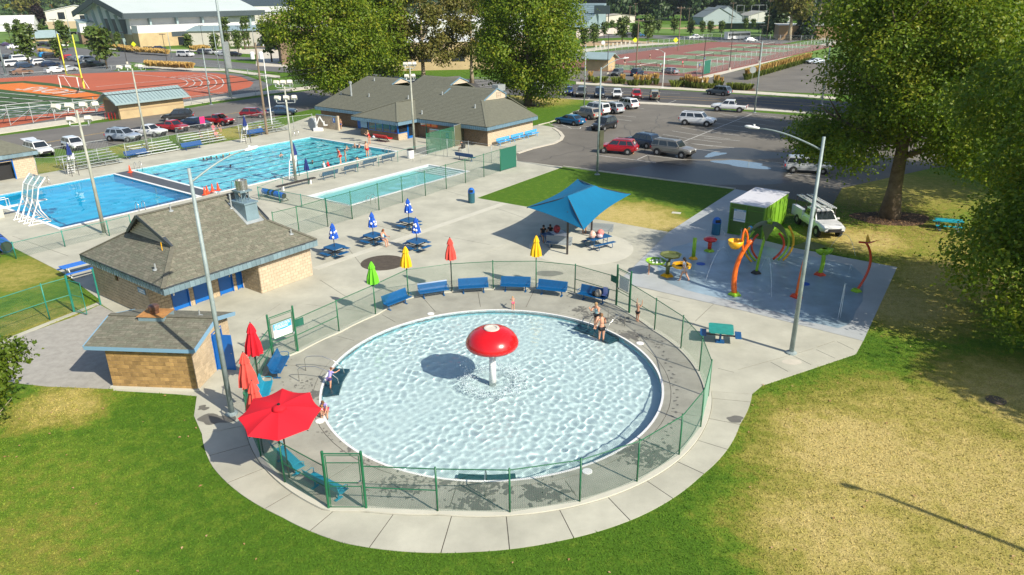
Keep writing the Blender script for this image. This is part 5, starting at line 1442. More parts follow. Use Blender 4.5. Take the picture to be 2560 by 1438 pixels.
# bag and towel on the bench by the gate
lo,rz=BAGB
def on(lo,rz,x,y):return(lo[0]+x*math.cos(rz)-y*math.sin(rz),lo[1]+x*math.sin(rz)+y*math.cos(rz))
b=MB();b.ball((0,0,.2),.22,12,8,1.1);o=b.build('bag',mat('grey_bag',(.28,.26,.22),.9,.1,8),smooth=True);o.location=(*on(lo,rz,-.35 if math.cos(rz)<0 else .35,-.02),.42);tag(o,'rounded grey bag lying on the blue bench by the gate','bag')
b=MB();b.ball((0,0,.12),.17,10,6,.9);b.tube([(-.12,0,.2),(-.1,0,.42),(.08,0,.42),(.1,0,.2)],.012);o=b.build('backpack',M['black'],smooth=True);o.location=(*on(lo,rz,.1,.0),.42);tag(o,'small black backpack with handle on the bench by the gate','backpack')
b=MB();b.box((0,0,.35),(.28,.06,.45));b.box((0,-.12,.14),(.28,.25,.04));o=b.build('towel',mat('lavender_towel',(.35,.4,.72),.95,.1,6));o.location=(*on(lo,rz,.72,.2),.42);o.rotation_euler=(0,0,rz);tag(o,'lavender towel hung over the end of the blue bench by the gate','towel')
for i,(p,lab)in enumerate([((823,447),'dark slatted bench nearest the floodlight pole, in row beside lap pool'),((876,432),'second dark bench from the left in row beside lap pool'),((922,417),'third dark bench from the left in row beside lap pool'),((968,405),'dark bench at clubhouse end of the row beside lap pool')]):
 t_=contour_bench(lab,G(*p),R(53-180),M['bench_dark'],2.0,'dark benches between the pools')if i==0 else copy_tree(t_0,loc=G(*p),rz=R(53-180),label=lab)
 if i==0:t_0=t_
for i,(p,rz,lab)in enumerate([((343,394),R(53),'blue padded bench between first and second bleachers'),((483,373),R(53),'blue padded bench below the bleacher with pink towel'),((640,340),R(53),'blue bench beside the second lifeguard chair'),((1164,401),R(143),'blue bench inside the small pool fence by the seated man')]):
 if i==0:t_1=contour_bench(lab,G(*p),rz,M['navy']if False else mat('royal_blue_cover',(.01,.07,.22),.6),2.6,'blue benches by the big pools',arms=False)
 else:copy_tree(t_1,loc=G(*p),rz=rz,label=lab)
# sky blue plank benches along the clubhouse wall
def plank_bench(label,loc,rz):
 t=thing('plank_bench',(*loc,0),rz,label,'bench','sky blue benches by the clubhouse wall')
 for y in(-.16,0.02):b=MB();b.box((0,y,.45),(2.6,.16,.05));b.build('seat_plank',M['bench_sky'],t)
 for z in(.62,.80):b=MB();b.box((0,.2,z),(2.6,.05,.15));b.build('back_plank',M['bench_sky'],t)
 for x in(-1,1):b=MB();b.tube([(x,-.2,0),(x,-.1,.42),(x,.16,.42),(x,.22,.85)],.03,6);b.bar((x,.2,0),(x,0,.42),.05);b.build('leg',M['bench_sky'],t)
 return t
pb_=plank_bench('sky blue plank bench nearest the corner by clubhouse wall',FC.w(2.8,-.35),R(53))
copy_tree(pb_,loc=FC.w(5.7,-.35),rz=R(53),label='middle sky blue plank bench along the clubhouse wall');copy_tree(pb_,loc=FC.w(8.6,-.35),rz=R(53),label='sky blue plank bench farthest along the clubhouse wall')
# long brown bench
t=thing('long_bench',(*G(742,468),0),R(53-180+0),'long brown timber bench on white stubs by the floodlight pole','bench')
b=MB();b.box((0,0,.5),(4.4,.42,.09));b.build('seat',M['dark_metal'],t)
for x in(-1.6,1.6):b=MB();b.box((x,0,.23),(.14,.3,.46));b.build('leg',M['white_metal'],t)
def square_table(label,loc,rz,mt,seats=4,group='blue picnic tables with folded umbrellas',size=1.15):
 t=thing('picnic_table',(*loc,0),rz,label,'table',group)
 b=MB();h=size/2;c=.09;b.prism([(-h+c,-h),(h-c,-h),(h,-h+c),(h,h-c),(h-c,h),(-h+c,h),(-h,h-c),(-h,-h+c)],.72,.76);b.build('table_top',mt,t)
 b=MB();b.cyl((0,0,0),(0,0,.72),.06,n=10);b.box((0,0,.02),(.45,.45,.04));b.build('pedestal',M['bench_dark']if mt!=M['table_green']else M['bench_blue'],t)
 for k in range(4):
  if seats==2 and k%2:continue
  a=k*PI/2;ca,sa=math.cos(a),math.sin(a)
  b=MB();b.bar((0,0,.36),(ca*.85,sa*.85,.38),.06);b.bar((ca*.85,sa*.85,.38),(ca*.85,sa*.85,.43),.08);b.build('seat_arm',M['dark_metal'],t)
  b=MB();b.box((0,0,0),(.32,.86,.04));s_=b.build('seat',mt if mt!=M['table_green']else M['bench_blue'],t,bevel=.01);s_.location=(ca*.88,sa*.88,.45);s_.rotation_euler=(0,0,a)
 return t
def folded_umbrella(label,loc,h,mt,z0,rb_=.26,polem=None,name='folded_umbrella',group=None,pole_z=0.0,dots=False,rings=True):
 """closed market umbrella: cloth hangs from the top at h down to z0"""
 t=thing(name,(loc[0],loc[1],pole_z),rnd.uniform(0,1),label,'umbrella',group)
 h-=pole_z;z0-=pole_z
 b=MB();b.cyl((0,0,0),(0,0,h-.05),.028,n=8);b.build('pole',polem or M['dark_metal'],t)
 L=h-z0;ph=rnd.uniform(0,6)
 star=lambda k,z:1+(.26 if k%2 else-.12)*min(1,(h-z)/L*1.5)+.07*math.sin(k*2.1+ph)
 b=MB();b.lathe([(rb_,z0),(rb_*.86,z0+L*.3),(rb_*.62,z0+L*.55),(rb_*.42,z0+L*.75),(rb_*.24,z0+L*.92),(.02,h-.03)],n=18,star=star)
 c=b.build('cloth',mt,t)
 b=MB();b.lathe([(rb_*.62,h-L*.30),(rb_*.42,h-L*.16),(rb_*.2,h-L*.05),(.015,h)],n=18,star=lambda k,z:1+(.16 if k%2 else-.1)+.05*math.sin(k*1.7));b.build('vent_flounce',mt,t)
 b=MB();b.ball((0,0,h+.02),.03,8,4);b.build('finial',polem or M['dark_metal'],t)
 if dots:
  rr=random.Random(dots)
  for k in range(11):
   a=rr.uniform(0,2*PI);z=z0+rr.uniform(.08,.62)*L;q=(rb_*(1-.75*(z-z0)/L))*1.16
   s=rr.uniform(.055,.09);b=MB();b.ball((q*math.cos(a),q*math.sin(a),z),s,8,5,1.15);b.v=[(x*1.0,y*1.0,z2)for x,y,z2 in b.v]
   o=b.build('white_spot',M['white'],c,smooth=True)
 return t
tp0=None
tabs=[((836,617),(832,558),'blue square picnic table nearest the block building','folded blue and white umbrella nearest the block building'),((933,587),(931,529),'blue square picnic table where the girl sits','folded blue and white umbrella over the seated girl\'s table'),((1022,550),(1020,498),'blue square picnic table farthest up toward the small pool','folded blue and white umbrella farthest toward the small pool'),((1042,602),(1041,544),'blue square picnic table nearest the coral umbrella','folded blue and white umbrella nearest the coral umbrella')]
TABLES=[]
for i,(pt,pu,l1,l2)in enumerate(tabs):
 lo=G(pt[0],pt[1],.74);TABLES.append(lo)
 if tp0 is None:tp0=square_table(l1,lo,R(53),M['bench_blue'])
 else:copy_tree(tp0,loc=lo,rz=R(53),label=l1)
 folded_umbrella(l2,lo,2.45,M['blue_cloth'],1.35,.27,group='folded blue and white umbrellas on tables',pole_z=.76,dots=50+i)
lo=G(1803,822,.74);square_table('green topped picnic table with blue seats outside the round fence',lo,R(-14),M['table_green'],seats=2,group=None,size=1.25)
# umbrellas on the pool fence
UM=[((939,787),M['green_cloth'],3.25,1.95,'closed lime green umbrella on a fence pole'),((1021,743),M['yellow_cloth'],3.25,1.98,'closed yellow umbrella at the left, over the far row of benches'),((1130,730),M['coral_cloth'],3.5,2.15,'closed coral umbrella between the two yellow ones'),((1340,721),M['yellow_cloth'],3.45,2.15,'closed yellow umbrella right of the coral one')]
for p,mt,h_,z_,lab in UM:folded_umbrella(lab,G(*p),h_,mt,z_,.29,polem=M['black'])
for tpx,mt,lab in(((625,807),M['red_cloth'],'bright red closed umbrella, the uppermost of three at left gate'),((607,881),M['coral_cloth'],'faded red closed umbrella with white torn hem'),((629,952),M['coral_cloth'],'faded red closed umbrella just above the open one')):
 lo=G(*tpx,3.3);folded_umbrella(lab,lo,3.3,mt,1.75,.33)
# open red umbrella, eight panels
lo=G(697,1015,3.15);ou=thing('open_umbrella',(*lo,0),R(8),'large open bright red umbrella at left of the wading pool','umbrella')
OUB=lo
ou.rotation_euler=(0,0,R(12))
tilt=Matrix.Rotation(R(3),3,'X')
rim=[];R8=1.48
for k in range(8):
 a=k*PI/4;rim.append(Vector((R8*math.cos(a),R8*math.sin(a),2.80)))
apex=Vector((0,0,3.12));TQ=Matrix.Rotation(R(9),3,'X')
for k in range(8):
 a,c_=rim[k],rim[(k+1)%8];b=MB();vs=[];n=5
 for i in range(n+1):
  s=.13+(1-.13)*i/n
  for j in range(n+1):
   q=a.lerp(c_,j/n);e=apex.lerp(q,s);sag=.06*math.sin(PI*j/n)*s;e=e+Vector((0,0,.05*math.sin(PI*s)-sag));e-=Vector((q.x,q.y,0)).normalized()*(.07*math.sin(PI*j/n)*s);vs.append(TQ@(e-apex)+apex)
 vs2=[v-Vector((0,0,.006))for v in vs];N=(n+1)**2;fs=[]
 for i in range(n):
  for j in range(n):
   q=i*(n+1)+j;fs.append((q,q+n+1,q+n+2,q+1));fs.append((N+q,N+q+1,N+q+n+2,N+q+n+1))
 b.add(vs+vs2,fs);b.build('canopy_panel',M['red_cloth'],ou,smooth=True)
 b=MB();b.bar(apex-Vector((0,0,.06)),TQ@(rim[k]*.97-apex)+apex-Vector((0,0,.03)),.02,.02);b.build('rib',M['dark_metal'],ou)
b=MB();b.lathe([(.30,3.05),(.2,3.13),(.05,3.2)],n=16,star=lambda k,z:1+.06*math.sin(k*4));b.build('vent_cap',M['red_cloth'],ou,smooth=True)
b=MB();b.lathe([(.055,3.19),(.05,3.25),(.001,3.26)],n=12);b.build('finial',M['black'],ou)
b=MB();b.cyl((0,0,0),(0,0,3.1),.03,n=8);b.build('pole',M['dark_metal'],ou)
# navy umbrellas and lifeguard chairs
def guard_chair(label,loc,rz,umb=True,h=1.7):
 t=thing('lifeguard_chair',(*loc,0),rz,label,'lifeguard chair','white lifeguard chairs')
 for s in(-.32,.32):
  b=MB();b.bar((s,-.95,0),(s,-.15,h),.06,.09);b.build('ladder_rail',M['white'],t)
  b=MB();b.bar((s,.5,0),(s,.2,h),.05,.05);b.build('rear_leg',M['dark_metal'],t)
 for k in range(6):
  f=.12+k*.15;b=MB();b.box((0,-.95+.8*f,h*f),(.62,.1,.04));b.build('rung',M['white'],t)
 b=MB();b.box((0,.05,h+.02),(.66,.55,.05));b.box((0,.3,h+.32),(.6,.06,.55),rx=R(-10));b.box((0,-.0,h+.12),(.5,.45,.12));b.build('seat',M['white'],t)
 if umb:
  b=MB();b.cyl((.1,.4,.8),(.1,.4,h+1.7),.025,n=6);p=b.build('umbrella_pole',M['dark_metal'],t)
  b=MB();b.lathe([(.26,h+.5),(.2,h+.8),(.12,h+1.25),(.02,h+1.7)],(.1,.4,0),12,star=lambda k,z:1.15 if k%2 else .85);b.build('umbrella_cloth',M['navy_cloth'],t)
 return t
gc=guard_chair('white lifeguard chair with navy umbrella beside the diving pool',G(186,438),R(180+45))
copy_tree(gc,loc=G(617,358),rz=R(180+45),label='white lifeguard chair with navy umbrella at far side of lap pool')
copy_tree(gc,loc=G(738,443),rz=R(0),label='lifeguard chair with navy umbrella behind the floodlight pole')
folded_umbrella('closed navy umbrella on a stand right of the floodlight pole',G(771,460),2.5,M['navy_cloth'],1.35,.22)
# shade canopy
cW,cS,cE=Vector((*G(1317,518,2.75),2.75)),Vector((*G(1459,574,2.6),2.6)),Vector((*G(1577,485,2.75),2.75))
cN=cW+cE-cS;cN.z=2.75
r1=Vector((*G(1419,490,3.9),3.9));r2=Vector((*G(1484,463,3.9),3.9))
pb1=Vector((*G(1418,636),0));pb2=Vector((*G(1478,592),0))
oc=Vector((*((pb1+pb2)/2).xy,0));can=thing('shade_canopy',tuple(oc),0,'turquoise fabric shade canopy on two dark posts over picnic tables','canopy')
def cpanel(P,sag):
 a,b_,c_,d_=P;n=8;vs=[]
 for i in range(n+1):
  s=i/n
  for j in range(n+1):
   u_=j/n;top=a.lerp(b_,u_);low=d_.lerp(c_,u_)
   mid=(a+b_)/2;low=low+(Vector((mid.x,mid.y,low.z))-low)*(sag*4*u_*(1-u_))*.5
   q=top.lerp(low,s);q.z-=.12*math.sin(PI*s);vs.append(q-oc)
 N=(n+1)**2;vs+=[v-Vector((0,0,.01))for v in vs[:N]];fs=[]
 for i in range(n):
  for j in range(n):
   q=i*(n+1)+j;fs.append((q,q+n+1,q+n+2,q+1));fs.append((N+q,N+q+1,N+q+n+2,N+q+n+1))
 mb=MB();mb.add(vs,fs);mb.build('canopy_panel',M['canopy'],can,smooth=True)
cpanel((r1,r2,cE,cS),.28);cpanel((r1,r1,cS,cW),.28);cpanel((r2,r1,cW,cN),.28);cpanel((r2,r2,cN,cE),.28)
for pbx,rx_ in((pb1,r1),(pb2,r2)):
 b=MB();b.cyl(pbx-oc,Vector((rx_.x,rx_.y,3.85))-oc if(rx_.xy-pbx.xy).length<.8 else(pbx.x-oc.x,pbx.y-oc.y,3.1),.075,n=12);b.build('post',M['dark_metal'],can)
b=MB();b.cyl(r1-oc-Vector((0,0,.06)),r2-oc-Vector((0,0,.06)),.05,n=8)
b.build('ridge_tube',M['dark_metal'],can)
for c_,r_ in((cW,r1),(cS,r1),(cE,r2),(cN,r2)):b=MB();b.cyl(r_-oc-Vector((0,0,.08)),c_-oc-Vector((0,0,.05)),.035,n=6);b.build('hip_tube',M['dark_metal'],can)
# two picnic tables with tube frames and two mesh benches below the canopy
def tube_table(label,loc,rz,L=1.85,topm=None,group='blue tube frame picnic tables under the canopy'):
 t=thing('picnic_table',(*loc,0),rz,label,'table',group);mt=topm or M['bench_blue']
 b=MB();b.box((0,0,.74),(L,.75,.04));b.build('table_top',mt,t)
 for s in(-.68,.68):b=MB();b.box((0,s,.43),(L,.27,.04));b.build('seat',mt,t)
 for x in(-L*.33,L*.33):
  b=MB();b.tube([(x,-.68,.41),(x,-.82,.3),(x,-.82,.1),(x,-.7,.03),(x,.7,.03),(x,.82,.1),(x,.82,.3),(x,.68,.41)],.025,6);b.cyl((x,-.22,.03),(x,-.22,.73),.025);b.cyl((x,.22,.03),(x,.22,.73),.025);b.cyl((x,-.22,.4),(x,.22,.4),.02)
  b.build('frame',M['bench_blue'],t)
 return t
TT1=G(1385,588,.6);TT2=G(1497,598,.6)
tt=tube_table('blue tube frame picnic table with white sheet, left under the canopy',TT1,R(25));copy_tree(tt,loc=TT2,rz=R(33),label='blue tube frame picnic table with pink bag, right under the canopy')
M['grey_mesh']=mat('grey_mesh_metal',(.27,.30,.31),.6,.1,20)
for p,rz,lab in(((1396,622),R(-15),'grey mesh bench with dark feet in front of the left canopy post'),((1500,588),R(-17),'grey mesh bench behind the right canopy table')):
 contour_bench(lab,G(*p),rz+PI*0,M['grey_mesh'],1.9,None,name='mesh_bench')
def lump(name,label,cat,loc,mt,r,sz=1.0,seed=0,n=12):
 b=MB();rr=random.Random(seed);b.ball((0,0,r*sz),r,n,8,sz)
 b.v=[(x*(1+rr.uniform(-.12,.12)),y*(1+rr.uniform(-.12,.12)),max(0,z*(1+rr.uniform(-.08,.08))))for x,y,z in b.v]
 o=b.build(name,mt,smooth=True);o.location=loc;tag(o,label,cat);return o
lump('backpack','black backpack with red and white pattern on the left canopy table','backpack',(*on(TT1,R(25),.2,-.05),.76),mat('patterned_backpack',(.02,.015,.015),.9,0,16,col2=(.65,.08,.10)),.27,1.1,3)
lump('bag','striped salmon pink tote bag on the right canopy table','bag',(*on(TT2,R(33),.25,.15),.76),M['bag_pink'],.26,.9,4)
lump('bag','white plastic bag with orange print on the right canopy table','bag',(*on(TT2,R(33),-.6,.0),.76),mat('white_plastic_bag',(.7,.72,.72),.4,0,9,col2=(.75,.25,.10)),.24,1.2,5)
lump('towel','crumpled white and purple towel pile on the right canopy table','towel',(*on(TT2,R(33),-.1,-.22),.76),mat('crumpled_towel',(.7,.68,.66),.9,0,9,col2=(.25,.05,.12)),.22,.7,6)
b=MB();q0=[(-.2,-.42,.0),(.85,-.42,.0),(.85,.42,.0),(-.2,.42,.0)];b.slabquad(*[(x,y,.775)for x,y,z in q0],.01);b.slabquad((-.2,-.42,.33),(.85,-.42,.33),(.85,-.41,.775),(-.2,-.41,.775),.01);b.slabquad((.86,-.42,.4),(.86,.42,.4),(.85,.42,.775),(.85,-.42,.775),.01)
o=b.build('table_sheet',mat('white_sheet',(.75,.76,.80),.9));o.location=(*TT1,0);o.rotation_euler=(0,0,R(25));tag(o,'white sheet draped over the end of the left canopy table','sheet')
# picnic table on the lawn at the right, aluminium one by the block building
tube_table('teal tube frame picnic table on the shaded lawn under the right trees',G(2372,555,.6),R(-20),1.9,mat('teal_plastic_planks',(.01,.32,.42),.5),None)
t=thing('picnic_table',(*G(200,665,.55),0),R(50),'blue plank picnic table with metal frame behind the block building','table')
for y in(-.28,-.09,.09,.28):b=MB();b.box((0,y,.74),(2.3,.16,.04));b.build('top_plank',mat('royal_plank',(.03,.17,.6),.5)if 'royal_plank' not in bpy.data.materials else bpy.data.materials['royal_plank'],t)
for y in(-.72,.72):b=MB();b.box((0,y,.44),(2.3,.24,.04));b.build('seat_plank',bpy.data.materials['royal_plank'],t)
for x in(-.8,.8):b=MB();b.bar((x,-.75,.4),(x,.75,.4),.05);b.bar((x,-.55,0),(x,-.2,.72),.05);b.bar((x,.55,0),(x,.2,.72),.05);b.build('frame',M['grey_metal'],t)
# bins
def bin_(label,loc,body,lid,h=.95,r=.3,dome=True):
 t=thing('trash_bin',(*loc,0),0,label,'bin')
 b=MB();b.lathe([(r*.92,0),(r,.05),(r*1.02,h-.05),(r*.98,h)],n=20);b.build('bin_body',body,t)
 b=MB()
 if dome:b.lathe([(r*1.05,h),(r*1.05,h+.1),(r*.9,h+.28),(r*.5,h+.42),(.001,h+.46)],n=20)
 else:b.lathe([(r*1.08,h),(r*1.08,h+.06),(r*.8,h+.1),(.001,h+.1)],n=20)
 l=b.build('lid',lid,t,smooth=False)
 if dome:b=MB();b.box((0,-r*.95,h+.2),(r*1.1,.12,.2));b.build('lid_opening',M['black'],l)
 return t
M['lid_blue']=mat('blue_plastic_lid',(.01,.13,.50),.4)
bin_('blue domed bin on the pavement left of the grass patch',G(1179,507),mat('dark_green_bin',(.02,.10,.13),.5),M['lid_blue'],.9,.29)
bin_('blue domed bin standing beside the green shed',G(1789,586),mat('teal_bin',(.01,.12,.22),.5),M['lid_blue'],.9,.32)
bin_('pale round bin with black lid by the clubhouse floodlight pole',G(1027,396),M['white_metal'],M['black'],.95,.38,False)
# cones
def cone(label,loc):
 t=thing('traffic_cone',(*loc,0),0,label,'cone','orange cones on the bulkhead')
 b=MB();b.box((0,0,.02),(.42,.42,.04));b.lathe([(.16,.04),(.125,.22),(.10,.36),(.075,.5),(.035,.74),(.001,.75)],n=14);b.build('cone_body',M['cone'],t)
 for z0,z1 in((.34,.44),(.52,.60)):
  b=MB();f=lambda z:.165-.165*z/.76+.004;b.lathe([(f(z0),z0),(f(z1),z1)],n=14);b.build('reflective_band',M['white'],t)
 return t
c0=cone('orange cone at the far end of the dark bulkhead',G(326,431))
for p,lab in(((513,487),'orange cone nearest the camera on the bulkhead'),((519,484),'orange cone half hidden behind the nearest one'),((532,479),'orange cone in the middle of the near group'),((546,476),'orange cone at right of the near group')):copy_tree(c0,loc=G(*p),label=lab)
# handrails and ladders
def rail(label,base,rz,pts,r=.02,name='handrail',m_='steel',cat='handrail',n2=None):
 t=thing(name,base if len(base)==3 else(*base,0),rz,label,cat)
 for off in(n2 or(0,)):
  b=MB();b.tube([(x,off+y,z)for x,y,z in pts],r,8);b.build('rail',M[m_],t,smooth=True)
 return t
def arch(h=.85,L=1.0,drop=-.35):return[(-L*.45,0,0),(-L*.45,0,h*.8),(-L*.38,0,h*.95),(-L*.25,0,h),(0,0,h),(L*.3,0,h*.7),(L*.52,0,h*.2),(L*.55,0,drop)]
a=178;rail('stainless handrails over dark steps at left side of wading pool',(*pol(a,PR+.35),0),R(a+180),arch(.8,1.9),n2=(-.55,.5))
a=-90.5;rail('stainless handrail at the near edge of the wading pool',(*pol(a,PR+.4),0),R(a+180),arch(.75,1.2),n2=(0,))
a=42;rail('stainless handrails over dark steps at far right of wading pool',(*pol(a,PR+.35),0),R(a+180),arch(.8,1.7),n2=(-.6,.6))
def ladder(label,p,rz):
 rail(label,(*G(*p),0),rz,[(-.5,0,0),(-.5,0,.5),(-.38,0,.72),(-.2,0,.75),(0,0,.6),(.08,0,.2),(.1,0,-.7)],name='pool_ladder',cat='ladder',n2=(-.28,.28),r=.022)
for p,rz,lab in(((349,524),R(143),'steel ladder at near edge of the diving pool'),((587,468),R(143),'steel ladder near the cones at the lap pool'),((923,507),R(143),'steel ladder at near edge of the small pool'),((349,423),R(-37),'steel ladder at far edge of lap pool beside the cone'),((742,341),R(-37),'steel ladder at far corner of the lap pool'),((968,383),R(143),'steel ladder at the clubhouse corner of the lap pool'),((118,462),R(-37),'steel ladder behind the climbing wall')):ladder(lab,p,rz)
rail('grey handrails at the small pool steps',(*G(1062,395),0),R(53),[(-2.2,0,.0),(-2.2,0,.7),(0,0,.85),(1.5,0,.85),(1.5,0,0)],n2=(-.3,-1.5),m_='grey_metal')
for p,lab in(((1178,345),'bike rack hoop left of the pair by the clubhouse'),((1198,350),'bike rack hoop at right by the clubhouse corner')):rail(lab,(*G(*p),0),R(20),[(-.35,0,0),(-.3,0,.7),(0,0,.85),(.3,0,.7),(.35,0,0)],.03,'bike_rack','grey_metal','bike rack')
# pool climbing wall: four bowed white ribs with clear panels leaning over the water
cwl=thing('climbing_wall',(*G(122,556),0),R(143),'white framed clear climbing wall leaning over the diving pool','climbing wall')
M['clear']=mat('clear_panel',(.25,.5,.52),.15);M['clear'].node_tree.nodes['Principled BSDF'].inputs['Alpha'].default_value=.35
ribs=[(0,0,.05),(.05,-.55,1.1),(0,-.6,2.0),(0,-.3,2.9),(0,.35,3.6)]
for k in range(4):
 x=-.0+k*.95
 b=MB();b.tube([(x,-y*1.0-.2,z)for _,y,z in ribs],.05,8);b.build('rib',M['white'],cwl,smooth=True)
 for dx,dy in((-.1,1.5),(.12,1.2)):
  b=MB();b.cyl((x+dx,-dy+2.9-.4,.05)if False else(x+dx,dy,.04),(x,.38,1.9+dx),.035,n=6);b.build('prop',M['white'],cwl)
 b=MB();b.cyl((x,-.2,.05),(x+.1,1.5,.05),.04,n=6);b.build('base_tube',M['white'],cwl)
for k in range(3):
 x=k*.95
 for i in range(1,4):
  y0,z0=-ribs[i][1]-.2,ribs[i][2];y1,z1=-ribs[i+1][1]-.2,ribs[i+1][2]
  b=MB();b.slabquad((x+.08,y0,z0),(x+.88,y0,z0),(x+.88,y1,z1),(x+.08,y1,z1),.02);pn=b.build('clear_panel',M['clear'],cwl)
  b=MB();rr=random.Random(k*7+i)
  for q in range(3):s=rr.uniform(.2,.8);u_=rr.uniform(.2,.8);b.ball((x+.08+.8*u_,y0+(y1-y0)*s+.03,z0+(z1-z0)*s),.045,6,4)
  b.build('hand_holds',M['bench_teal'],pn)
 b=MB();b.cyl((x,.38,1.9),(x+.95,.38,1.9),.045,n=6);b.cyl((x,-.2,.1),(x+.95,-.2,.1),.045,n=6);b.cyl((x,.1,2.9),(x+.95,.1,2.9),.035,n=6);b.build('cross_tube',M['white'],cwl)
# diving board
t=thing('diving_board',(*G(-5,545),0),R(53),'white diving board with side rails at the left edge','diving board')
b=MB();b.box((1.5,0,.75),(4.8,.5,.06));b.build('board',M['white'],t)
b=MB();b.box((-.3,0,.35),(1.4,.55,.7));b.build('stand',M['concrete_b'],t)
for y in(-.34,.34):b=MB();b.tube([(-1,y,0),(-.9,y,1.5),(1.0,y,1.5),(1.0,y,.7)],.03,6);b.build('side_rail',M['white'],t)
# cover reels
def reel(label,loc,rz,L=3.0,r=.33,dbl=False):
 t=thing('cover_reel',(*loc,0),rz,label,'cover reel')
 b=MB();b.cyl((-L/2,0,.5),(L/2,0,.5),r,n=18);b.build('rolled_cover',mat('cover_blue',(.012,.11,.50),.45,.1,2)if 'cover_blue' not in bpy.data.materials else bpy.data.materials['cover_blue'],t)
 for x in(-L*.2,.0):b=MB();b.cyl((x,0,.5),(x+.28,0,.5),r+.01,n=18);b.build('strap',M['black'],t)
 for x in(-L/2-.02,L/2+.02):b=MB();b.cyl((x-.02,0,.5),(x+.02,0,.5),r*.9,n=14);b.tube([(x,-.4,.03),(x,0,.5),(x,.4,.03)],.03,6);b.cyl((x,-.45,.03),(x,.45,.03),.03);b.build('end_wheel',M['dark_metal'],t)
 return t
reel('blue pool cover reel inside the fence by the small pool',G(686,497),R(-38),3.0,.27)
r_=reel('upper blue pool cover reel at the left edge',G(5,620),R(-45),3.4,.42);reel('lower blue pool cover reel at the left edge behind the fence',(G(5,620)[0]-.3,G(5,620)[1]-1.1),R(-45),3.4,.42)
# bleachers
def bleacher(label,loc,rz,L=4.6,rows=5,mt=None,rail_=True):
 t=thing('bleacher',(*loc,0),rz,label,'bleacher','aluminium bleachers');mt=mt or M['aluminium']
 for k in range(rows):
  b=MB();b.box((0,k*.6,.42+k*.2),(L,.26,.04));b.build('seat_plank',mt,t)
  b=MB();b.box((0,k*.6-.32,.16+k*.2),(L,.28,.03));b.build('foot_plank',mt,t)
 for x in(-L/2+.3,-L/6,L/6,L/2-.3):
  b=MB();b.bar((x,-.35,.1),(x,rows*.6-.5,.2*rows+.1),.05);b.bar((x,-.2,0),(x,-.2,.4),.05);b.bar((x,rows*.6-.6,0),(x,rows*.6-.6,.2*rows+.2),.05);b.bar((x,-.35,.04),(x,rows*.6-.5,.04),.05);b.build('frame',M['grey_metal'],t)
 if rail_:
  y=rows*.6-.45;b=MB();z0,z1=.3,.2*rows+1.25
  b.tube([(-L/2,y,z0),(-L/2,y,z1),(L/2,y,z1),(L/2,y,z0)],.025,6);b.cyl((-L/2,y,.9),(L/2,y,.9),.02)
  n=int(L/.16)
  for i in range(1,n):b.cyl((-L/2+L*i/n,y,.9),(-L/2+L*i/n,y,z1),.01,n=4)
  b.build('guard_rail',M['grey_metal'],t)
 return t
b0=bleacher('aluminium bleacher at far left behind the lifeguard chair',G(240,417),R(53),5.6,5)
b1_=bleacher('white bench bleacher second from left',G(395,384),R(53),5.2,4,M['alu_white'])
copy_tree(b1_,loc=G(515,358),rz=R(53),label='white bench bleacher with a pink towel and seated people');copy_tree(b0,loc=G(675,332),rz=R(53),label='aluminium bleacher at the right behind the utility pole')
b=MB();b.box((0,0,.3),(.7,.03,.9));o=b.build('towel',mat('hot_pink',(.75,.03,.18),.9));o.location=(*G(511,335),1.5);o.rotation_euler=(0,0,R(53));tag(o,'hot pink towel hung over the bleacher guard rail','towel')
# accessibility lift and cover wheel beside the clubhouse
t=thing('pool_lift',(*G(797,327),0),R(0),'white pool lift with angled arm beside the clubhouse wall','pool lift')
b=MB();b.box((0,0,.2),(1.2,.8,.4));b.build('base',M['white'],t)
b=MB();b.bar((-.2,0,.3),(-.3,0,1.7),.16);b.bar((-.3,0,.6),(.3,0,1.9),.12);b.bar((.3,0,1.9),(.8,0,.9),.12);b.build('arm',M['white'],t)
b=MB();b.box((1.0,0,.75),(.5,.45,.1));b.box((.8,0,1.0),(.08,.45,.5));b.build('seat',M['white_metal'],t)
t=thing('hose_reel',(*G(783,326),0),R(140),'round grey covered reel standing left of the pool lift','reel')
b=MB();b.cyl((0,-.15,.85),(0,.15,.85),.8,n=24);b.build('drum',mat('grey_vinyl',(.25,.28,.30),.6),t)
b=MB();b.bar((-.55,-.18,.3),(.55,-.18,1.4),.06);b.bar((.55,-.18,.3),(-.55,-.18,1.4),.06);b.build('cross_straps',M['white'],t)
# red rescue boards
t=thing('rescue_board',(*FC.w(-4.1,13.4),0),R(143),'shiny red moulded lounger under the clubhouse window','lounger')
sheet_profile([(-.5,.5),(-.2,.42),(.2,.5),(.5,.9)],2.4,.06).build('shell',M['red'],t,smooth=False)
for x in(-.8,.8):b=MB();b.bar((x,-.3,0),(x,.2,.45),.05);b.bar((x,.35,0),(x,-.1,.45),.05);b.build('leg',M['dark_metal'],t)
lump('bag','small white and blue bag against the clubhouse wall','bag',(*FC.w(-3.2,16.0),0),mat('white_blue_bag',(.6,.65,.75),.7),.22,.7,8)
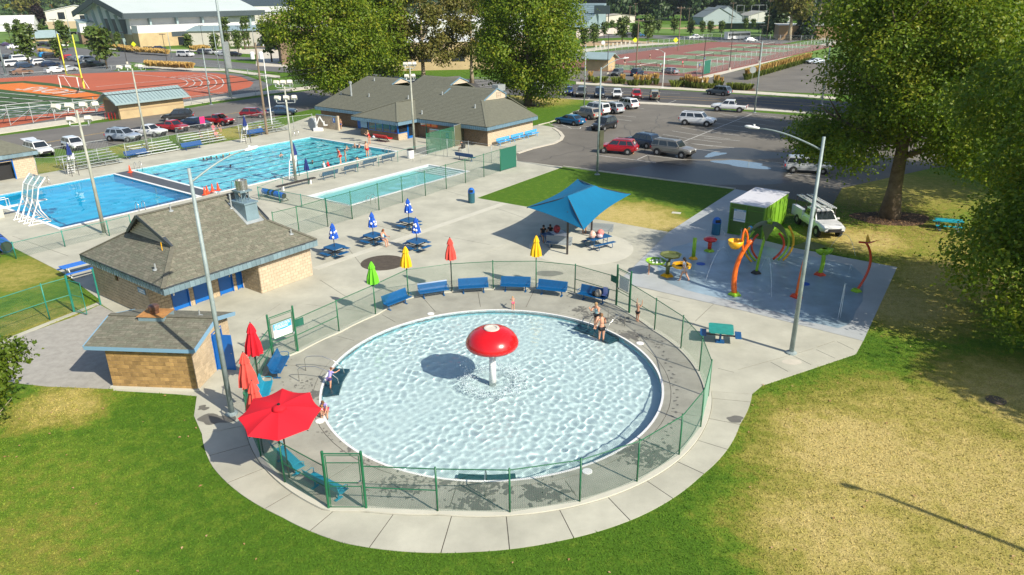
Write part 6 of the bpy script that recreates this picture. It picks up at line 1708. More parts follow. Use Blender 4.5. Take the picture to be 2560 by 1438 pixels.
# misc signs
def sign(label,p,h_,w_,hh2,mt,rz=0.0,round_=False,postm=None,zc=None):
 t=thing('sign',(*G(*p),0),rz,label,'sign')
 b=MB();b.cyl((0,.03,0),(0,.03,h_),.03,n=6);b.build('post',postm or M['grey_metal'],t)
 b=MB()
 if mt is M.get('hi_yellow'):b.box((0,0,h_-hh2/2),(w_*.8,.03,w_*.8),ry=PI/4)
 elif round_:b.cyl((0,-.02,h_),(0,.01,h_),w_/2,n=10)
 else:b.box((0,0,h_-hh2/2),(w_,.03,hh2))
 b.build('sign_panel',mt,t);return t
b=MB()
wsn=M['white']
t=thing('notice_board',(*G(1067,345),0),R(20),'pair of white notice boards on the fence in front of the clubhouse','notice board')
for x in(-.4,.35):b=MB();b.box((x,0,2.1),(.6,.04,.85));b.build('board',M['white'],t)
b=MB();b.cyl((0,.05,0),(0,.05,2.5),.05);b.build('post',M['teal_pipe'],t)
M['hi_yellow']=mat('school_sign_yellow',(.72,.85,.02),.5)
for p,lab in(((241,134),'yellow green school crossing sign left of the small trees'),((338,132),'yellow green school crossing sign in front of the gym'),((1587,122),'yellow green school crossing sign near the first tennis pole'),((1688,122),'yellow green school crossing sign near the thick tennis pole')):
 s_=sign(lab,p,3.4,1.5,1.5,M['hi_yellow'])
sign('round white stop sign back beside the stone wall',(1507,135),3.2,1.2,1,M['white_metal'],round_=True)
sign('grey back of a round sign by the ornamental grass strip',(1878,215),3.0,1.3,1,M['grey_metal'],round_=True)
# seated man's chair
t=thing('pool_chair',(*G(1156,379),0),R(-120),'dark chair with white frame inside the small pool fence','chair')
b=MB();b.box((0,0,.42),(.5,.5,.05));b.build('seat',M['black'],t);b=MB();b.box((0,.26,.7),(.5,.05,.5));b.build('backrest',M['black'],t)
for x in(-.22,.22):
 for y in(-.2,.22):b=MB();b.cyl((x,y,0),(x,y,.42),.02,n=6);b.build('leg',M['white_metal'],t)
# ================================================================== splash pad play features
def play(name,label,px,cat='water toy',rz=0.0):
 return thing(name,(*G(*px),0),rz,label,cat)
def foot(t,mt,r=.26,mt2=None):
 b=MB();b.lathe([(r,0),(r,.07),(r*.6,.16),(.001,.17)],n=10,star=lambda k,z:1.12 if k%2 else .9);b.build('foot',mt,t)
def bow(t,pts,r,mt,nm='pipe',n=10):b=MB();b.tube(pts,r,n);return b.build(nm,mt,t,smooth=True)
def curve(p0,p1,p2,n=12):
 a,b_,c=map(Vector,(p0,p1,p2));return[a*(1-s)**2+b_*2*s*(1-s)+c*s*s for s in(i/n for i in range(n+1))]
t=play('water_arch','tall bent orange pipe in front of the green shed',(1836,737));foot(t,M['lime_pipe'],.36)
bow(t,curve((0,0,0),(-.35,.25,2.0),(.75,.3,3.35),14),[.17-.004*i for i in range(15)],M['orange_pipe'])
bow(t,curve((.3,.2,2.7),(.0,.1,3.6),(.28,.3,4.05))+curve((.28,.3,4.05),(.55,.3,3.7),(.5,.3,3.2))[1:],.06,M['orange_pipe'],'bucket_arm')
b=MB();b.lathe([(.001,2.9),(.25,2.95),(.42,3.2),(.45,3.42),(.41,3.42),(.36,3.2),(.001,3.05)],(-.25,.1,0),16);b.build('bucket',M['yellow_pipe'],t,smooth=True)
t=play('water_flower','lime stemmed flower with drooping dark olive petals',(1890,683));foot(t,M['dark_metal'],.3)
bow(t,curve((0,0,0),(.1,0,1.8),(.7,.6,3.15)),.09,M['lime_pipe'],'stem')
M['petal']=mat('olive_petal',(.10,.12,.03),.5)
for k in range(5):
 a=k*2*PI/5+.5;ca,sa=math.cos(a),math.sin(a);b=MB();vs=[]
 for i in range(6):
  s=i/5;r_=.15+1.15*s;z=3.2+.12*math.sin(s*PI)-.75*s*s;w_=.34*math.sin(PI*min(1,s*.95+.12))+.02
  for e in(-1,0,1):vs.append((.7+ca*r_-sa*w_*e,.6+sa*r_+ca*w_*e,z-.06*abs(e)))
 N=len(vs);vs+=[(x,y,z-.03)for x,y,z in vs];fs=[]
 for i in range(5):
  for j in range(2):q=i*3+j;fs+=[(q,q+3,q+4,q+1),(N+q,N+q+1,N+q+4,N+q+3)]
 b.add(vs,fs);b.build('petal',M['petal'],t,smooth=True)
b=MB();b.ball((.7,.6,3.3),.18,12,6);b.build('flower_heart',M['lime_pipe'],t,smooth=True)
def hoops(label,px,sgn):
 t=play('water_hoops',label,px)
 for i,(mt,dz)in enumerate(((M['orange_red'],0),(M['lime_pipe'],.12),(M['yellow_pipe'],.25))):
  x0=sgn*.3*i;bow(t,curve((x0-sgn*.5,-.1*i,.1+dz*0),(x0+sgn*.65,0,1.1),(x0-sgn*.25,.2,1.9+dz*2),10),.075,mt,'arch')
hoops('three coloured arches curving right, right of the lime flower',(1950,652),1);t=hoops('three coloured arches curving left, behind the orange pipe',(1880,655),-1)
t=play('spray_ball','blue ball topped spray post behind the orange pipe',(1868,640));bow(t,[(0,0,0),(0,0,1.9)],.05,M['grey_metal'],'post');b=MB();b.ball((0,0,2.0),.17,12,8);b.build('ball',M['bench_sky'],t,smooth=True)
t=play('spray_post','short lime post with orange foot on the splash pad',(1733,647));foot(t,M['yellow_pipe'],.28);bow(t,[(0,0,.05),(0,0,1.5)],.13,M['lime_pipe'],'post')
t=play('spray_mushroom','small dark red mushroom spray toy on lime foot',(1773,628));foot(t,M['lime_pipe'],.34)
b=MB();b.lathe([(.12,.1),(.15,.5),(.14,.75)],n=12);b.build('stem',M['orange_red'],t,smooth=True);b=MB();b.lathe([(.14,.72),(.45,.8),(.48,.9),(.3,1.02),(.001,1.06)],n=18);b.build('cap',M['red'],t,smooth=True)
t=play('water_table','stacked play table with green tray, dark tray and yellow ring',(1668,690));foot(t,M['yellow_pipe'],.38)
bow(t,[(0,0,.1),(0,0,1.0)],.13,M['petal'],'post')
def tray(nm,c,r,mt,ring=False,n=8):
 b=MB();pr_=[(r*.8,-.14),(r,0),(r*.92,0),(r*.75,-.1)]
 if not ring:pr_+=[(.001,-.1)]
 else:pr_=[(r,-.08),(r,.08),(r*.7,.08),(r*.7,-.08),(r,-.08)]
 b.lathe(pr_,c,n);return b.build(nm,mt,t)
tray('dark_tray',(.15,.1,1.45),.72,M['petal']);g_=tray('green_tray',(-.75,.2,1.0),.7,M['lime_pipe']);tray('yellow_ring',(.8,-.35,.85),.62,M['yellow_pipe'],True)
b=MB();b.cyl((-.75,.2,.85),(0,0,.6),.06);b.cyl((.15,.1,1.3),(0,0,.8),.08);b.cyl((.3,-.2,.8),(0,0,.6),.06);b.build('tray_arm',M['petal'],t)
b=MB();rr=random.Random(4)
for _ in range(22):b.ball((-.75+rr.uniform(-.4,.4),.2+rr.uniform(-.4,.4),.96),rr.uniform(.04,.09),6,4)
b.build('splashing_water',M['white'],g_)['kind']='stuff'
t=play('water_leaf','orange pole with wide drooping leaf top behind the street lamp',(1990,742));foot(t,M['orange_red'],.34)
bow(t,curve((0,0,0),(.1,.1,1.8),(.55,.5,3.2)),.085,M['orange_pipe'],'pole')
b=MB();b.lathe([(.75,3.0),(.35,3.22),(.001,3.32)],(.55,.5,0),6,star=lambda k,z:1.35 if k%3==0 else .8);b.build('leaf_top',M['petal'],t)
t=play('water_tulip','short lime tulip spray with two cupped leaves',(2049,687));foot(t,M['orange_red'],.34);bow(t,curve((0,0,.1),(.15,0,.7),(.1,.1,1.35)),.13,M['lime_pipe'],'stem')
for s in(-1,1):b=MB();b.lathe([(.05,0),(.28,.18),(.36,.45)],(.1+s*.2,.1,1.3),10);b.v=[(.1+s*.2+(x-.1-s*.2)*1.1,.1+(y-.1)*.5,z)for x,y,z in b.v];b.build('leaf_cup',M['lime_pipe'],t,smooth=True)
t=play('water_dragonfly','curved red pipe with winged dragonfly top at right of splash pad',(2140,728));foot(t,M['lime_pipe'],.3)
bow(t,curve((0,0,0),(1.35,.55,1.7),(.25,.35,3.0),16),.075,M['orange_red'])
for s,mt in((1,M['yellow_pipe']),(-1,M['orange_red'])):b=MB();b.slabquad((.2,.3,3.0),(.3+s*.1,.3+.45*s,3.12),(.55,.3+.6*s,3.35),(.5,.35,3.05),.03);b.build('wing',mt,t)
bow(t,[(.3,.36,2.98),(-.25,.2,3.08)],.06,M['orange_red'],'head')
M['jet']=mat('spray_water',(.75,.85,.9),.1);nt=M['jet'].node_tree;nt.nodes['Principled BSDF'].inputs['Alpha'].default_value=.55
def jet(label,p0,p1,h_,r=.012):
 a=Vector((*G(*p0),.02));c=Vector((*G(*p1),.05));mid=(a+c)/2;mid.z=h_*2
 b=MB();b.tube([q-a for q in curve(a,mid,c,14)],r,5);rr=random.Random(int(p0[0]))
 for k in range(30):q=curve(a,mid,c,14)[rr.randint(5,14)]-a;b.ball((q.x+rr.gauss(0,.05),q.y+rr.gauss(0,.05),max(.02,q.z+rr.gauss(0,.05))),rr.uniform(.008,.02),4,3)
 o=b.build('water_jet',M['jet'],smooth=True);o.location=a;tag(o,label,'water jet')
jet('arching water jet falling left of the orange pipe',(1825,648),(1763,707),1.5);jet('arching water jet falling right of the lime flower stem',(1900,680),(1928,742),1.7)
jet('tall straight water jet near the lower edge of the splash pad',(2095,797),(2100,796),2.1,.018);jet('small water jet near the dragonfly pipe',(2122,682),(2128,680),.5)
jet('thin water jet beside the green shed',(1845,650),(1850,612),1.6);jet('low water arc in front of the blue bin',(1765,580),(1812,590),.7);jet('water jet from the dragonfly head',(2138,640),(2075,622),1.3)
for i,(p,lab)in enumerate((((1752,660),'round blue cover on the splash pad by the lime post'),((2012,710),'round blue cover on the splash pad behind the street lamp'))):b=MB();b.lathe([(.3,0),(.3,.015),(.001,.02)],n=18);o=b.build('blue_cover',M['blue_dot']);o.location=(*G(*p),.005);tag(o,lab,'cover')
b=MB();rr=random.Random(8);c=G(1232,950)
for _ in range(1500):
 a=rr.uniform(0,2*PI);q=rr.gauss(1.3,.22);b.ball((c[0]+q*math.cos(a),c[1]+q*math.sin(a),rr.uniform(-.05,1.9)if rr.random()<.2 else rr.uniform(-.09,.05)),rr.uniform(.008,.028),4,3)
o=b.build('fountain_spray',M['jet']);o['kind']='stuff'
# ================================================================== vehicles
PAINT={}
def paint(c):
 if c not in PAINT:PAINT[c]=mat('car_paint',c,.28,.0,spec=.6,coat=.6,metal=.15)
 return PAINT[c]
M['tyre']=mat('tyre_rubber',(.02,.02,.021),.85);M['rim']=mat('alloy_rim',(.45,.46,.47),.35,metal=.6);M['tail']=mat('tail_lamp',(.45,.008,.008),.25);M['headl']=mat('head_lamp',(.6,.63,.65),.15,spec=.8)
KIND={'suv':(4.7,1.9,1.72,.34,1.06,1.02,1.15,.45,-1.75,-2.2,1.05,.37),'bigsuv':(5.1,2.0,1.9,.4,1.18,1.14,1.25,.65,-2.2,-2.45,1.15,.41),'sedan':(4.7,1.82,1.45,.26,.95,.92,1.25,.35,-.95,-1.75,1.02,.33),'hatch':(4.1,1.75,1.55,.26,.96,.95,1.2,.5,-1.35,-1.95,.98,.32),'box':(4.1,1.75,1.62,.28,1.02,1.0,1.1,.75,-1.75,-2.0,1.0,.33),'van':(4.7,1.85,1.7,.28,1.0,.98,1.45,.6,-1.9,-2.25,1.0,.33),'pickup':(5.6,1.98,1.85,.48,1.18,1.16,1.3,.65,-.75,-1.0,1.16,.42),'smallpickup':(4.9,1.78,1.6,.38,1.02,1.0,1.05,.45,-.5,-.72,1.02,.36)}
CARM={}
def car_meshes(kind):
 if kind in CARM:return CARM[kind]
 L,W,H,zb,zbelt,zh,x0,x1,x2,x3,zd,wr=KIND[kind];h=L/2;w=W/2;parts=[]
 st=[(h,zh-.38),(h-.04,zh-.2),(h-.25,zh-.08),(h-.7,zh-.01),(x0,zh+.03),(x0-.3,zbelt),(x3+.2,zbelt),(x3,zd),(-h+.25,zd-.0),(-h+.04,zd-.06),(-h,zd-.25)]
 vs=[];n=11
 for i,(x,zt)in enumerate(st):
  k=1-.16*(abs(x)/h)**8;ww=w*k;b0=zb+(.14 if abs(x)>h-.3 else 0)
  half=[(ww*.82,b0),(ww*.97,b0+.08),(ww,b0+.3),(ww*.965,max(zt-.14,b0+.35)),(ww*.86,zt)]
  row=[(-y,z)for y,z in half]+[(0,zt+.025)]+[(y,z)for y,z in reversed(half)];vs+=[(x,y,z)for y,z in row]
 fs=[]
 for i in range(len(st)-1):
  for j in range(n-1):q=i*n+j;fs.append((q,q+1,q+n+1,q+n))
  fs.append((i*n+n-1,i*n,(i+1)*n,(i+1)*n+n-1))
 fs.append(tuple(range(n-1,-1,-1)));fs.append(tuple((len(st)-1)*n+j for j in range(n)))
 b=MB();b.add(vs,fs)
 wb,wt=w*.90,w*.74
 P={'bf':(x0,wb,zbelt-.02),'tf':(x1,wt,H-.03),'tr':(x2,wt,H-.04),'br':(x3,wb,zbelt-.02)}
 S=lambda k,s:Vector((P[k][0],P[k][1]*s,P[k][2]))
 cv=[S('bf',-1),S('bf',1),S('br',1),S('br',-1),S('tf',-1),S('tf',1),S('tr',1),S('tr',-1),Vector((x1-.1,-wt*.8,H)),Vector((x1-.1,wt*.8,H)),Vector((x2+.1,wt*.8,H)),Vector((x2+.1,-wt*.8,H))]
 b.add(cv,[(0,1,5,4),(1,2,6,5),(2,3,7,6),(3,0,4,7),(8,9,10,11),(4,5,9,8),(5,6,10,9),(6,7,11,10),(7,4,8,11)])
 if 'pickup' in kind:
  pass
 parts.append(('car_body',b.mesh('car_body'),None))
 def pane(A,B,C,D,m0=.08,m1=.12,off=.012):
  A,B,C,D=map(Vector,(A,B,C,D));f=lambda s,u_:(A.lerp(B,s)).lerp(D.lerp(C,s),u_);nn=(B-A).cross(D-A).normalized()*off
  q=MB();p_=[f(m0,m1)+nn,f(1-m0,m1)+nn,f(1-m0,1-m1)+nn,f(m0,1-m1)+nn];q.add(p_+[v-nn*1.5 for v in p_],[(0,1,2,3),(0,4,5,1),(1,5,6,2),(2,6,7,3),(3,7,4,0)]);return q
 gm_=M['glass_dark']
 parts.append(('windshield',pane(S('bf',-1),S('bf',1),S('tf',1),S('tf',-1),.06,.08).mesh('windshield'),gm_))
 parts.append(('rear_window',pane(S('br',1),S('br',-1),S('tr',-1),S('tr',1),.08,.14).mesh('rear_window'),gm_))
 cuts_=[0,.40,.74,1]if kind in('suv','bigsuv','van','box')else([0,.5,1]if kind!='smallpickup' else[0,1])
 for s in(-1,1):
  A,B,C,D=S('bf',s),S('br',s),S('tr',s),S('tf',s)
  for i in range(len(cuts_)-1):
   a0,a1=cuts_[i],cuts_[i+1];q=[A.lerp(B,a0),A.lerp(B,a1),D.lerp(C,a1),D.lerp(C,a0)]
   if s>0:pn=pane(q[0],q[1],q[2],q[3],.07,.15)
   else:pn=pane(q[1],q[0],q[3],q[2],.07,.15)
   parts.append(('side_window',pn.mesh('side_window'),gm_))
 for s in(-1,1):
  hb=MB();hb.box((h-.09,s*w*.66,zh-.24),(.18,.34,.15));parts.append(('headlight',hb.mesh('headlight'),M['headl']))
  hb=MB();hb.box((-h+.05,s*w*.78,zd-.2),(.12,.2,.26));parts.append(('taillight',hb.mesh('taillight'),M['tail']))
  hb=MB();hb.box((x0-.25,s*(w+.08),zbelt+.06),(.14,.18,.12));parts.append(('mirror',hb.mesh('mirror'),'paint'))
 hb=MB();hb.box((h-.01,0,zh-.36),(.05,w*1.1,.2));hb.box((h-.03,0,zb+.2),(.1,w*1.5,.12));parts.append(('grille',hb.mesh('grille'),M['black']))
 hb=MB();hb.box((-h-.005,0,zd-.35),(.03,.34,.16));parts.append(('licence_plate',hb.mesh('licence_plate'),M['plate']))
 if kind in('bigsuv','suv'):
  for s in(-1,1):hb=MB();hb.bar((x1-.3,s*wt*.85,H+.05),(x2+.3,s*wt*.85,H+.05),.04);parts.append(('roof_rail',hb.mesh('roof_rail'),M['black']))
 if 'pickup' in kind:hb=MB();hb.bb(-h+.08,x3-.1,-w*.84,w*.84,zbelt-.03,zbelt+.035);parts.append(('bed_opening',hb.mesh('bed_opening'),M['black']))
 wx=h*.61
 for sx in(-1,1):
  for s in(-1,1):ar=MB();ar.cyl((sx*wx+(.05 if sx>0 else 0),s*(w*.80),wr),(sx*wx+(.05 if sx>0 else 0),s*(w+.004),wr),wr+.07,n=14);parts.append(('wheel_arch',ar.mesh('wheel_arch'),M['black']))
 tm=MB();tm.lathe([(wr*.62,-.1),(wr,-.1),(wr*1.0,.1),(wr*.62,.1)],n=18);tm.v=[(x,z,y)for x,y,z in tm.v]
 rm=MB();rm.lathe([(wr*.62,.06),(wr*.5,.1),(.001,.105)],n=10,star=lambda k,z:1.0);rm.v=[(x,z,y)for x,y,z in rm.v]
 r2=MB();r2.lathe([(wr*.62,.06),(wr*.5,.1),(.001,.105)],n=10);r2.v=[(x,-z,y)for x,y,z in r2.v]
 CARM[kind]=(parts,tm.mesh('tyre',False),rm.mesh('rim'),r2.mesh('rim'),wx,wr,w)
 for _,me,mm in parts:
  if mm!='paint' and mm is not None:me.materials.append(mm)
  else:me.materials.append(None)
 return CARM[kind]
def car(label,rear,front,kind,col,group=None,name='parked_car',cat='car',scale=.95,rz=None):
 a=Vector(G(*rear));c=Vector(G(*front));d=c-a
 if rz is None:rz=math.atan2(d.y,d.x)
 t=thing(name,tuple((a+c)/2),rz,label,cat,group);t.scale=(scale,)*3
 parts,tm,rm,r2,wx,wr,w=car_meshes(kind);p=paint(col)
 for nm,me,mm in parts:
  o=bpy.data.objects.new(nm,me);COL.objects.link(o);o.parent=t
  if mm is None or mm=='paint':o.material_slots[0].link='OBJECT';o.material_slots[0].material=p
 for sx in(-1,1):
  for s in(-1,1):
   o=bpy.data.objects.new('wheel',tm);COL.objects.link(o);o.parent=t;o.location=(sx*wx+(.05 if sx>0 else 0),s*(w-.07),wr)
   if not len(tm.materials):tm.materials.append(M['tyre'])
   q=rm if s>0 else r2;r_=bpy.data.objects.new('rim',q);COL.objects.link(r_);r_.parent=o
   if not len(q.materials):q.materials.append(M['rim'])
 return t
WH,SV,BK,NV,RD,GY,BL,TN,DB=(.74,.75,.76),(.42,.45,.48),(.015,.016,.018),(.012,.025,.06),(.42,.008,.012),(.10,.11,.12),(.01,.11,.24),(.33,.30,.25),(.02,.045,.09)
CARS=[('white SUV with raised tailgate beside the tan storage building',(62,378),(140,398),'suv',WH),('white crossover behind the leftmost bleacher',(150,362),(225,384),'hatch',WH),('silver blue SUV parked behind the bleacher gap',(272,350),(350,354),'suv',(.34,.40,.48)),('white pickup truck parked next to the small red pickup',(338,338),(414,342),'smallpickup',WH),('small red pickup truck behind the bleachers',(402,326),(466,331),'smallpickup',RD),('dark navy sedan between the two red pickups',(458,316),(525,321),'sedan',NV),('red pickup with black canopy by the pink towel',(512,309),(585,314),'smallpickup',RD),('black SUV driving on the left street',(485,299),(408,303),'suv',BK),('dark red hatchback by the transformer pole',(613,294),(660,294),'hatch',(.2,.01,.015)),('dark blue car in tree shade behind the bleacher',(678,288),(732,287),'sedan',DB),('bright blue sedan at the corner of the club lawn',(1460,316),(1392,306),'sedan',BL),('beige silver SUV between blue sedan and white SUV',(1497,301),(1438,291),'suv',TN),('big white SUV in the diagonal row by the club lawn',(1524,291),(1452,280),'bigsuv',WH),('silver crossover second from the road in the diagonal row',(1556,287),(1500,277),'suv',SV),('white crossover nearest the road in the diagonal row',(1590,275),(1542,266),'suv',WH),('black minivan standing alone behind the central street lamp',(1537,316),(1483,331),'suv',BK),('bright red SUV behind the central street lamp',(1592,386),(1497,379),'suv',(.40,.004,.012)),('dark blue crossover behind the red SUV',(1640,372),(1570,360),'suv',DB),('grey beige SUV nearest the puddles',(1634,383),(1730,396),'bigsuv',(.20,.19,.17)),('white large SUV alone in the middle of the car park',(1702,310),(1784,316),'bigsuv',WH),('lifted white crew cab pickup near the road',(1872,281),(1774,276),'pickup',WH),('grey blue SUV in the row along the road',(1455,237),(1452,244),'suv',GY),('navy SUV in the row along the road',(1498,239),(1499,246),'suv',NV),('white compact car in the row along the road',(1542,240),(1543,249),'hatch',WH),('red boxy car in the row along the road',(1589,241),(1592,251),'box',RD),('blue car at tree edge in the row along the road',(1422,232),(1420,240),'sedan',(.01,.05,.2)),('grey SUV driving on the dark road',(1828,241),(1766,235),'suv',(.10,.13,.16)),('silver minivan half under the big right tree',(1975,428),(2058,432),'van',SV),('dark SUV behind the silver minivan under the tree',(2000,394),(2075,398),'suv',NV),('pale blue sedan at end of the ornamental grass strip',(2057,159),(2018,160),'sedan',(.5,.58,.66)),('grey boxy SUV left in the court car park',(1553,187),(1533,192),'box',GY),('navy crossover in the middle of the court car park',(1583,192),(1602,187),'suv',NV),('silver sedan right by the tennis court rail',(1695,187),(1655,182),'sedan',(.25,.28,.31)),('white van seen through the middle trees',(1345,226),(1325,224),'van',WH)]
for c_ in CARS:car(*c_,group='cars parked along street and car park')
# raised tailgate, jeep, service truck extras
tg=car('open top off-road car with spare wheel at the end of the roadside row',(1637,254),(1635,243),'box',(.32,.28,.2));b=MB();b.cyl((-2.3,0,.95),(-2.1,0,.95),.36,n=16);b.build('spare_wheel',M['tyre'],tg)
b=MB()
for s in(-.7,.7):b.tube([(-1.7,s,1.0),(-1.7,s,1.75),(.2,s,1.75),(.5,s,1.1)],.04,6)
b.build('roll_cage',M['black'],tg)
sv=car('white utility service truck with ladders on roof rack by the green shed',(1998,545),(2092,606),'pickup',WH,name='service_truck',cat='truck',scale=.93)
b=MB()
for s in(-1,1):b.bb(-2.85,-.95,s*1.02,s*.62,.62,1.42)
b.bb(-2.9,-2.75,-1.0,1.0,.6,1.1);b.build('tool_boxes',paint(WH),sv)
b=MB()
for x in(-2.6,.95,-.8):
 for s in(-.85,.85):b.bar((x,s,1.2),(x,s*.9,2.15),.05)
 b.bar((x,-.85,2.15),(x,.85,2.15),.05)
b.build('ladder_rack',M['dark_metal'],sv)
for y in(-.5,.35):
 b=MB()
 for s in(-.2,.2):b.bar((-2.9,y+s,2.22),(1.5,y+s,2.22),.05,.08)
 for k in range(14):b.bar((-2.8+k*.32,y-.2,2.22),(-2.8+k*.32,y+.2,2.22),.03)
 b.build('ladder',M['white_metal'],sv)
def hatch_up():
 b=MB();b.slabquad((0,-.75,0),(0,.75,0),(-1.0,.75,.12),(-1.0,-.75,.12),.05);o=b.build('open_tailgate',paint(WH),[x for x in bpy.data.objects if x.get('label','').startswith('white SUV with raised')][0]);o.location=(-1.7,0,1.72)
hatch_up()
# far cars: shared simple meshes
fm={}
def far_mesh(kind):
 if kind not in fm:
  L,W,H,zb,zbelt,zh,x0,x1,x2,x3,zd,wr=KIND[kind];h=L/2;w=W/2
  prof=[(h,zb),(h,zh-.25),(h-.3,zh),(x0,zh),(x1,H),(x2,H),(x3,zd),(-h,zd),(-h,zb)]
  b=MB();vs=[(x,s*(w if z<H-.01 else w*.78),z)for s in(-1,1)for x,z in prof];n=len(prof)
  b.add(vs,[tuple(range(n)),tuple(range(2*n-1,n-1,-1))]+[(i,n+i,n+(i+1)%n,(i+1)%n)for i in range(n)]);bm=b.mesh('car_body');bm.materials.append(None)
  g_=MB()
  for s in(-1,1):g_.add([(x0-.12,s*(w*1.01),zbelt),(x3+.2,s*(w*1.01),zbelt),(x2+.05,s*(w*.8),H-.08),(x1-.05,s*(w*.8),H-.08)],[(0,1,2,3)if s>0 else(3,2,1,0)])
  g_.add([(x0+.02,-w*.85,zh+.08),(x0+.02,w*.85,zh+.08),(x1+.03,w*.7,H-.06),(x1+.03,-w*.7,H-.06)],[(0,1,2,3)]);g_.add([(x3-.02,w*.85,zd+.06),(x3-.02,-w*.85,zd+.06),(x2-.03,-w*.7,H-.06),(x2-.03,w*.7,H-.06)],[(0,1,2,3)])
  gm2=g_.mesh('windows');gm2.materials.append(M['glass_dark'])
  wm_=MB()
  wm_.cyl((0,-.11,0),(0,.11,0),wr,n=10);wme=wm_.mesh('wheel');wme.materials.append(M['tyre']);fm[kind]=(bm,gm2,wme,h*.6,w,wr)
 return fm[kind]
def far_car(label,p,ang,kind,col):
 t=thing('parked_car',G(*p),R(ang),label,'car','cars in the distant school car parks');bm,g2,wme,wx,w_,wr=far_mesh(kind)
 o=bpy.data.objects.new('car_body',bm);COL.objects.link(o);o.parent=t;o.material_slots[0].link='OBJECT';o.material_slots[0].material=paint(col)
 o=bpy.data.objects.new('windows',g2);COL.objects.link(o);o.parent=t
 for sx in(-1,1):
  for s in(-1,1):o=bpy.data.objects.new('wheel',wme);COL.objects.link(o);o.parent=t;o.location=(sx*wx,s*(w_-.06),wr)
FAR=[(109,115,'suv',BK,'black SUV left of the pair by the field shed'),(134,116,'bigsuv',BK,'second black SUV right of the field shed'),(153,117,'sedan',WH,'white sedan next to the two black SUVs'),(20,115,'sedan',(.06,.04,.1),'dark purple sedan at the upper left edge'),(35,122,'sedan',WH,'white sedan below the dark purple one'),(64,128,'sedan',WH,'white sedan in front of the field shed'),(115,143,'hatch',(.01,.22,.5),'bright blue hatchback in the left lot'),(130,145,'suv',BK,'black SUV touching the bright blue hatchback'),(20,152,'pickup',BK,'black pickup at the left edge lot'),(52,154,'bigsuv',WH,'white large SUV behind the round small tree'),(35,167,'bigsuv',WH,'white SUV nearest the left edge'),(62,170,'hatch',DB,'dark blue hatchback right of the white SUV'),(102,163,'suv',WH,'white SUV right of the round small tree'),(125,166,'sedan',NV,'navy sedan in front of the goal post'),(140,182,'sedan',WH,'white sedan by the fence under the goal post'),(168,178,'sedan',SV,'silver sedan behind the right goal upright'),(172,150,'hatch',RD,'red car between the goal uprights'),(188,152,'sedan',GY,'grey sedan right of the red car'),(205,152,'sedan',SV,'silver sedan beside the grey sedan'),(225,155,'suv',SV,'silver crossover left of two small trees'),(215,170,'sedan',BK,'black sedan by the track fence'),(240,168,'suv',(.03,.06,.07),'dark green SUV by the track fence'),(55,186,'sedan',(.2,.12,.08),'brown car seen through the left fence'),(310,128,'sedan',BK,'black sedan behind orange grasses, leftmost'),(330,129,'sedan',GY,'grey sedan behind orange grasses'),(352,130,'sedan',WH,'white sedan behind orange grasses'),(375,130,'suv',BK,'black SUV behind orange grasses'),(398,126,'sedan',(.01,.03,.08),'dark blue sedan in front of the gym doors'),(464,142,'bigsuv',WH,'white SUV alone by the school road'),(512,136,'suv',GY,'grey SUV in the school forecourt'),(530,136,'suv',WH,'white SUV in the school forecourt'),(560,140,'sedan',SV,'silver car behind the tall mast'),(585,141,'sedan',BK,'dark sedan right of the tall mast'),(1572,92,'pickup',BK,'dark pickup in the lot beyond the stone wall'),(1596,92,'suv',BL,'blue car in the lot beyond the stone wall'),(1738,98,'pickup',WH,'white pickup near the ball field'),(1748,60,'sedan',NV,'dark car beside the far grey houses'),(1876,105,'sedan',SV,'car half hidden by the far court fence')]
for x,y,k_,c_,lab in FAR:far_car(lab,(x,y),53 if x<300 else(-20 if x<700 else 10),k_,c_)
t=thing('bus',G(1842,100),R(20),'white and blue striped bus behind the court fence corner','bus');b=MB();b.bb(-5,5,-1.2,1.2,.5,3.0);b.build('bus_body',paint(WH),t);b=MB();b.bb(-4.8,4.9,-1.23,1.23,1.6,2.4);b.build('windows',M['glass_dark'],t)
for x in(-3,3):b=MB();b.cyl((x,-1.25,.5),(x,1.25,.5),.5,n=12);b.build('wheel',M['tyre'],t)
# ================================================================== trees and plants
def leaf_mat(name,c1,c2,c3,tr=.45):
 m_=bpy.data.materials.new(name);m_.use_nodes=True;nt=m_.node_tree;b=nt.nodes['Principled BSDF'];b.inputs['Roughness'].default_value=.5;b.inputs['Specular IOR Level'].default_value=.35
 g=_n(nt,'ShaderNodeNewGeometry');cr=_n(nt,'ShaderNodeValToRGB');e=cr.color_ramp.elements;e[0].color=(*c1,1);e[1].color=(*c3,1);x=e.new(.6);x.color=(*c2,1);e[1].position=.6;e[2].position=1
 e[1].color=(*c2,1);e[2].color=(*c3,1)
 nz=_n(nt,'ShaderNodeTexNoise');nz.inputs['Scale'].default_value=.5;nt.links.new(g.outputs['Position'],nz.inputs['Vector'])
 ma=_n(nt,'ShaderNodeMath',operation='MULTIPLY_ADD');ma.inputs[1].default_value=.55;nt.links.new(g.outputs['Random Per Island'],ma.inputs[0])
 m2=_n(nt,'ShaderNodeMath',operation='MULTIPLY_ADD');m2.inputs[1].default_value=1.2;m2.inputs[2].default_value=-.32;nt.links.new(nz.outputs['Fac'],m2.inputs[0]);nt.links.new(m2.outputs[0],ma.inputs[2])
 nt.links.new(ma.outputs[0],cr.inputs[0]);nt.links.new(cr.outputs[0],b.inputs['Base Color'])
 t=_n(nt,'ShaderNodeBsdfTranslucent');ms=_n(nt,'ShaderNodeMixShader');ms.inputs[0].default_value=tr
 nt.links.new(cr.outputs[0],t.inputs[0]);nt.links.new(b.outputs[0],ms.inputs[1]);nt.links.new(t.outputs[0],ms.inputs[2]);nt.links.new(ms.outputs[0],nt.nodes['Material Output'].inputs[0])
 return m_
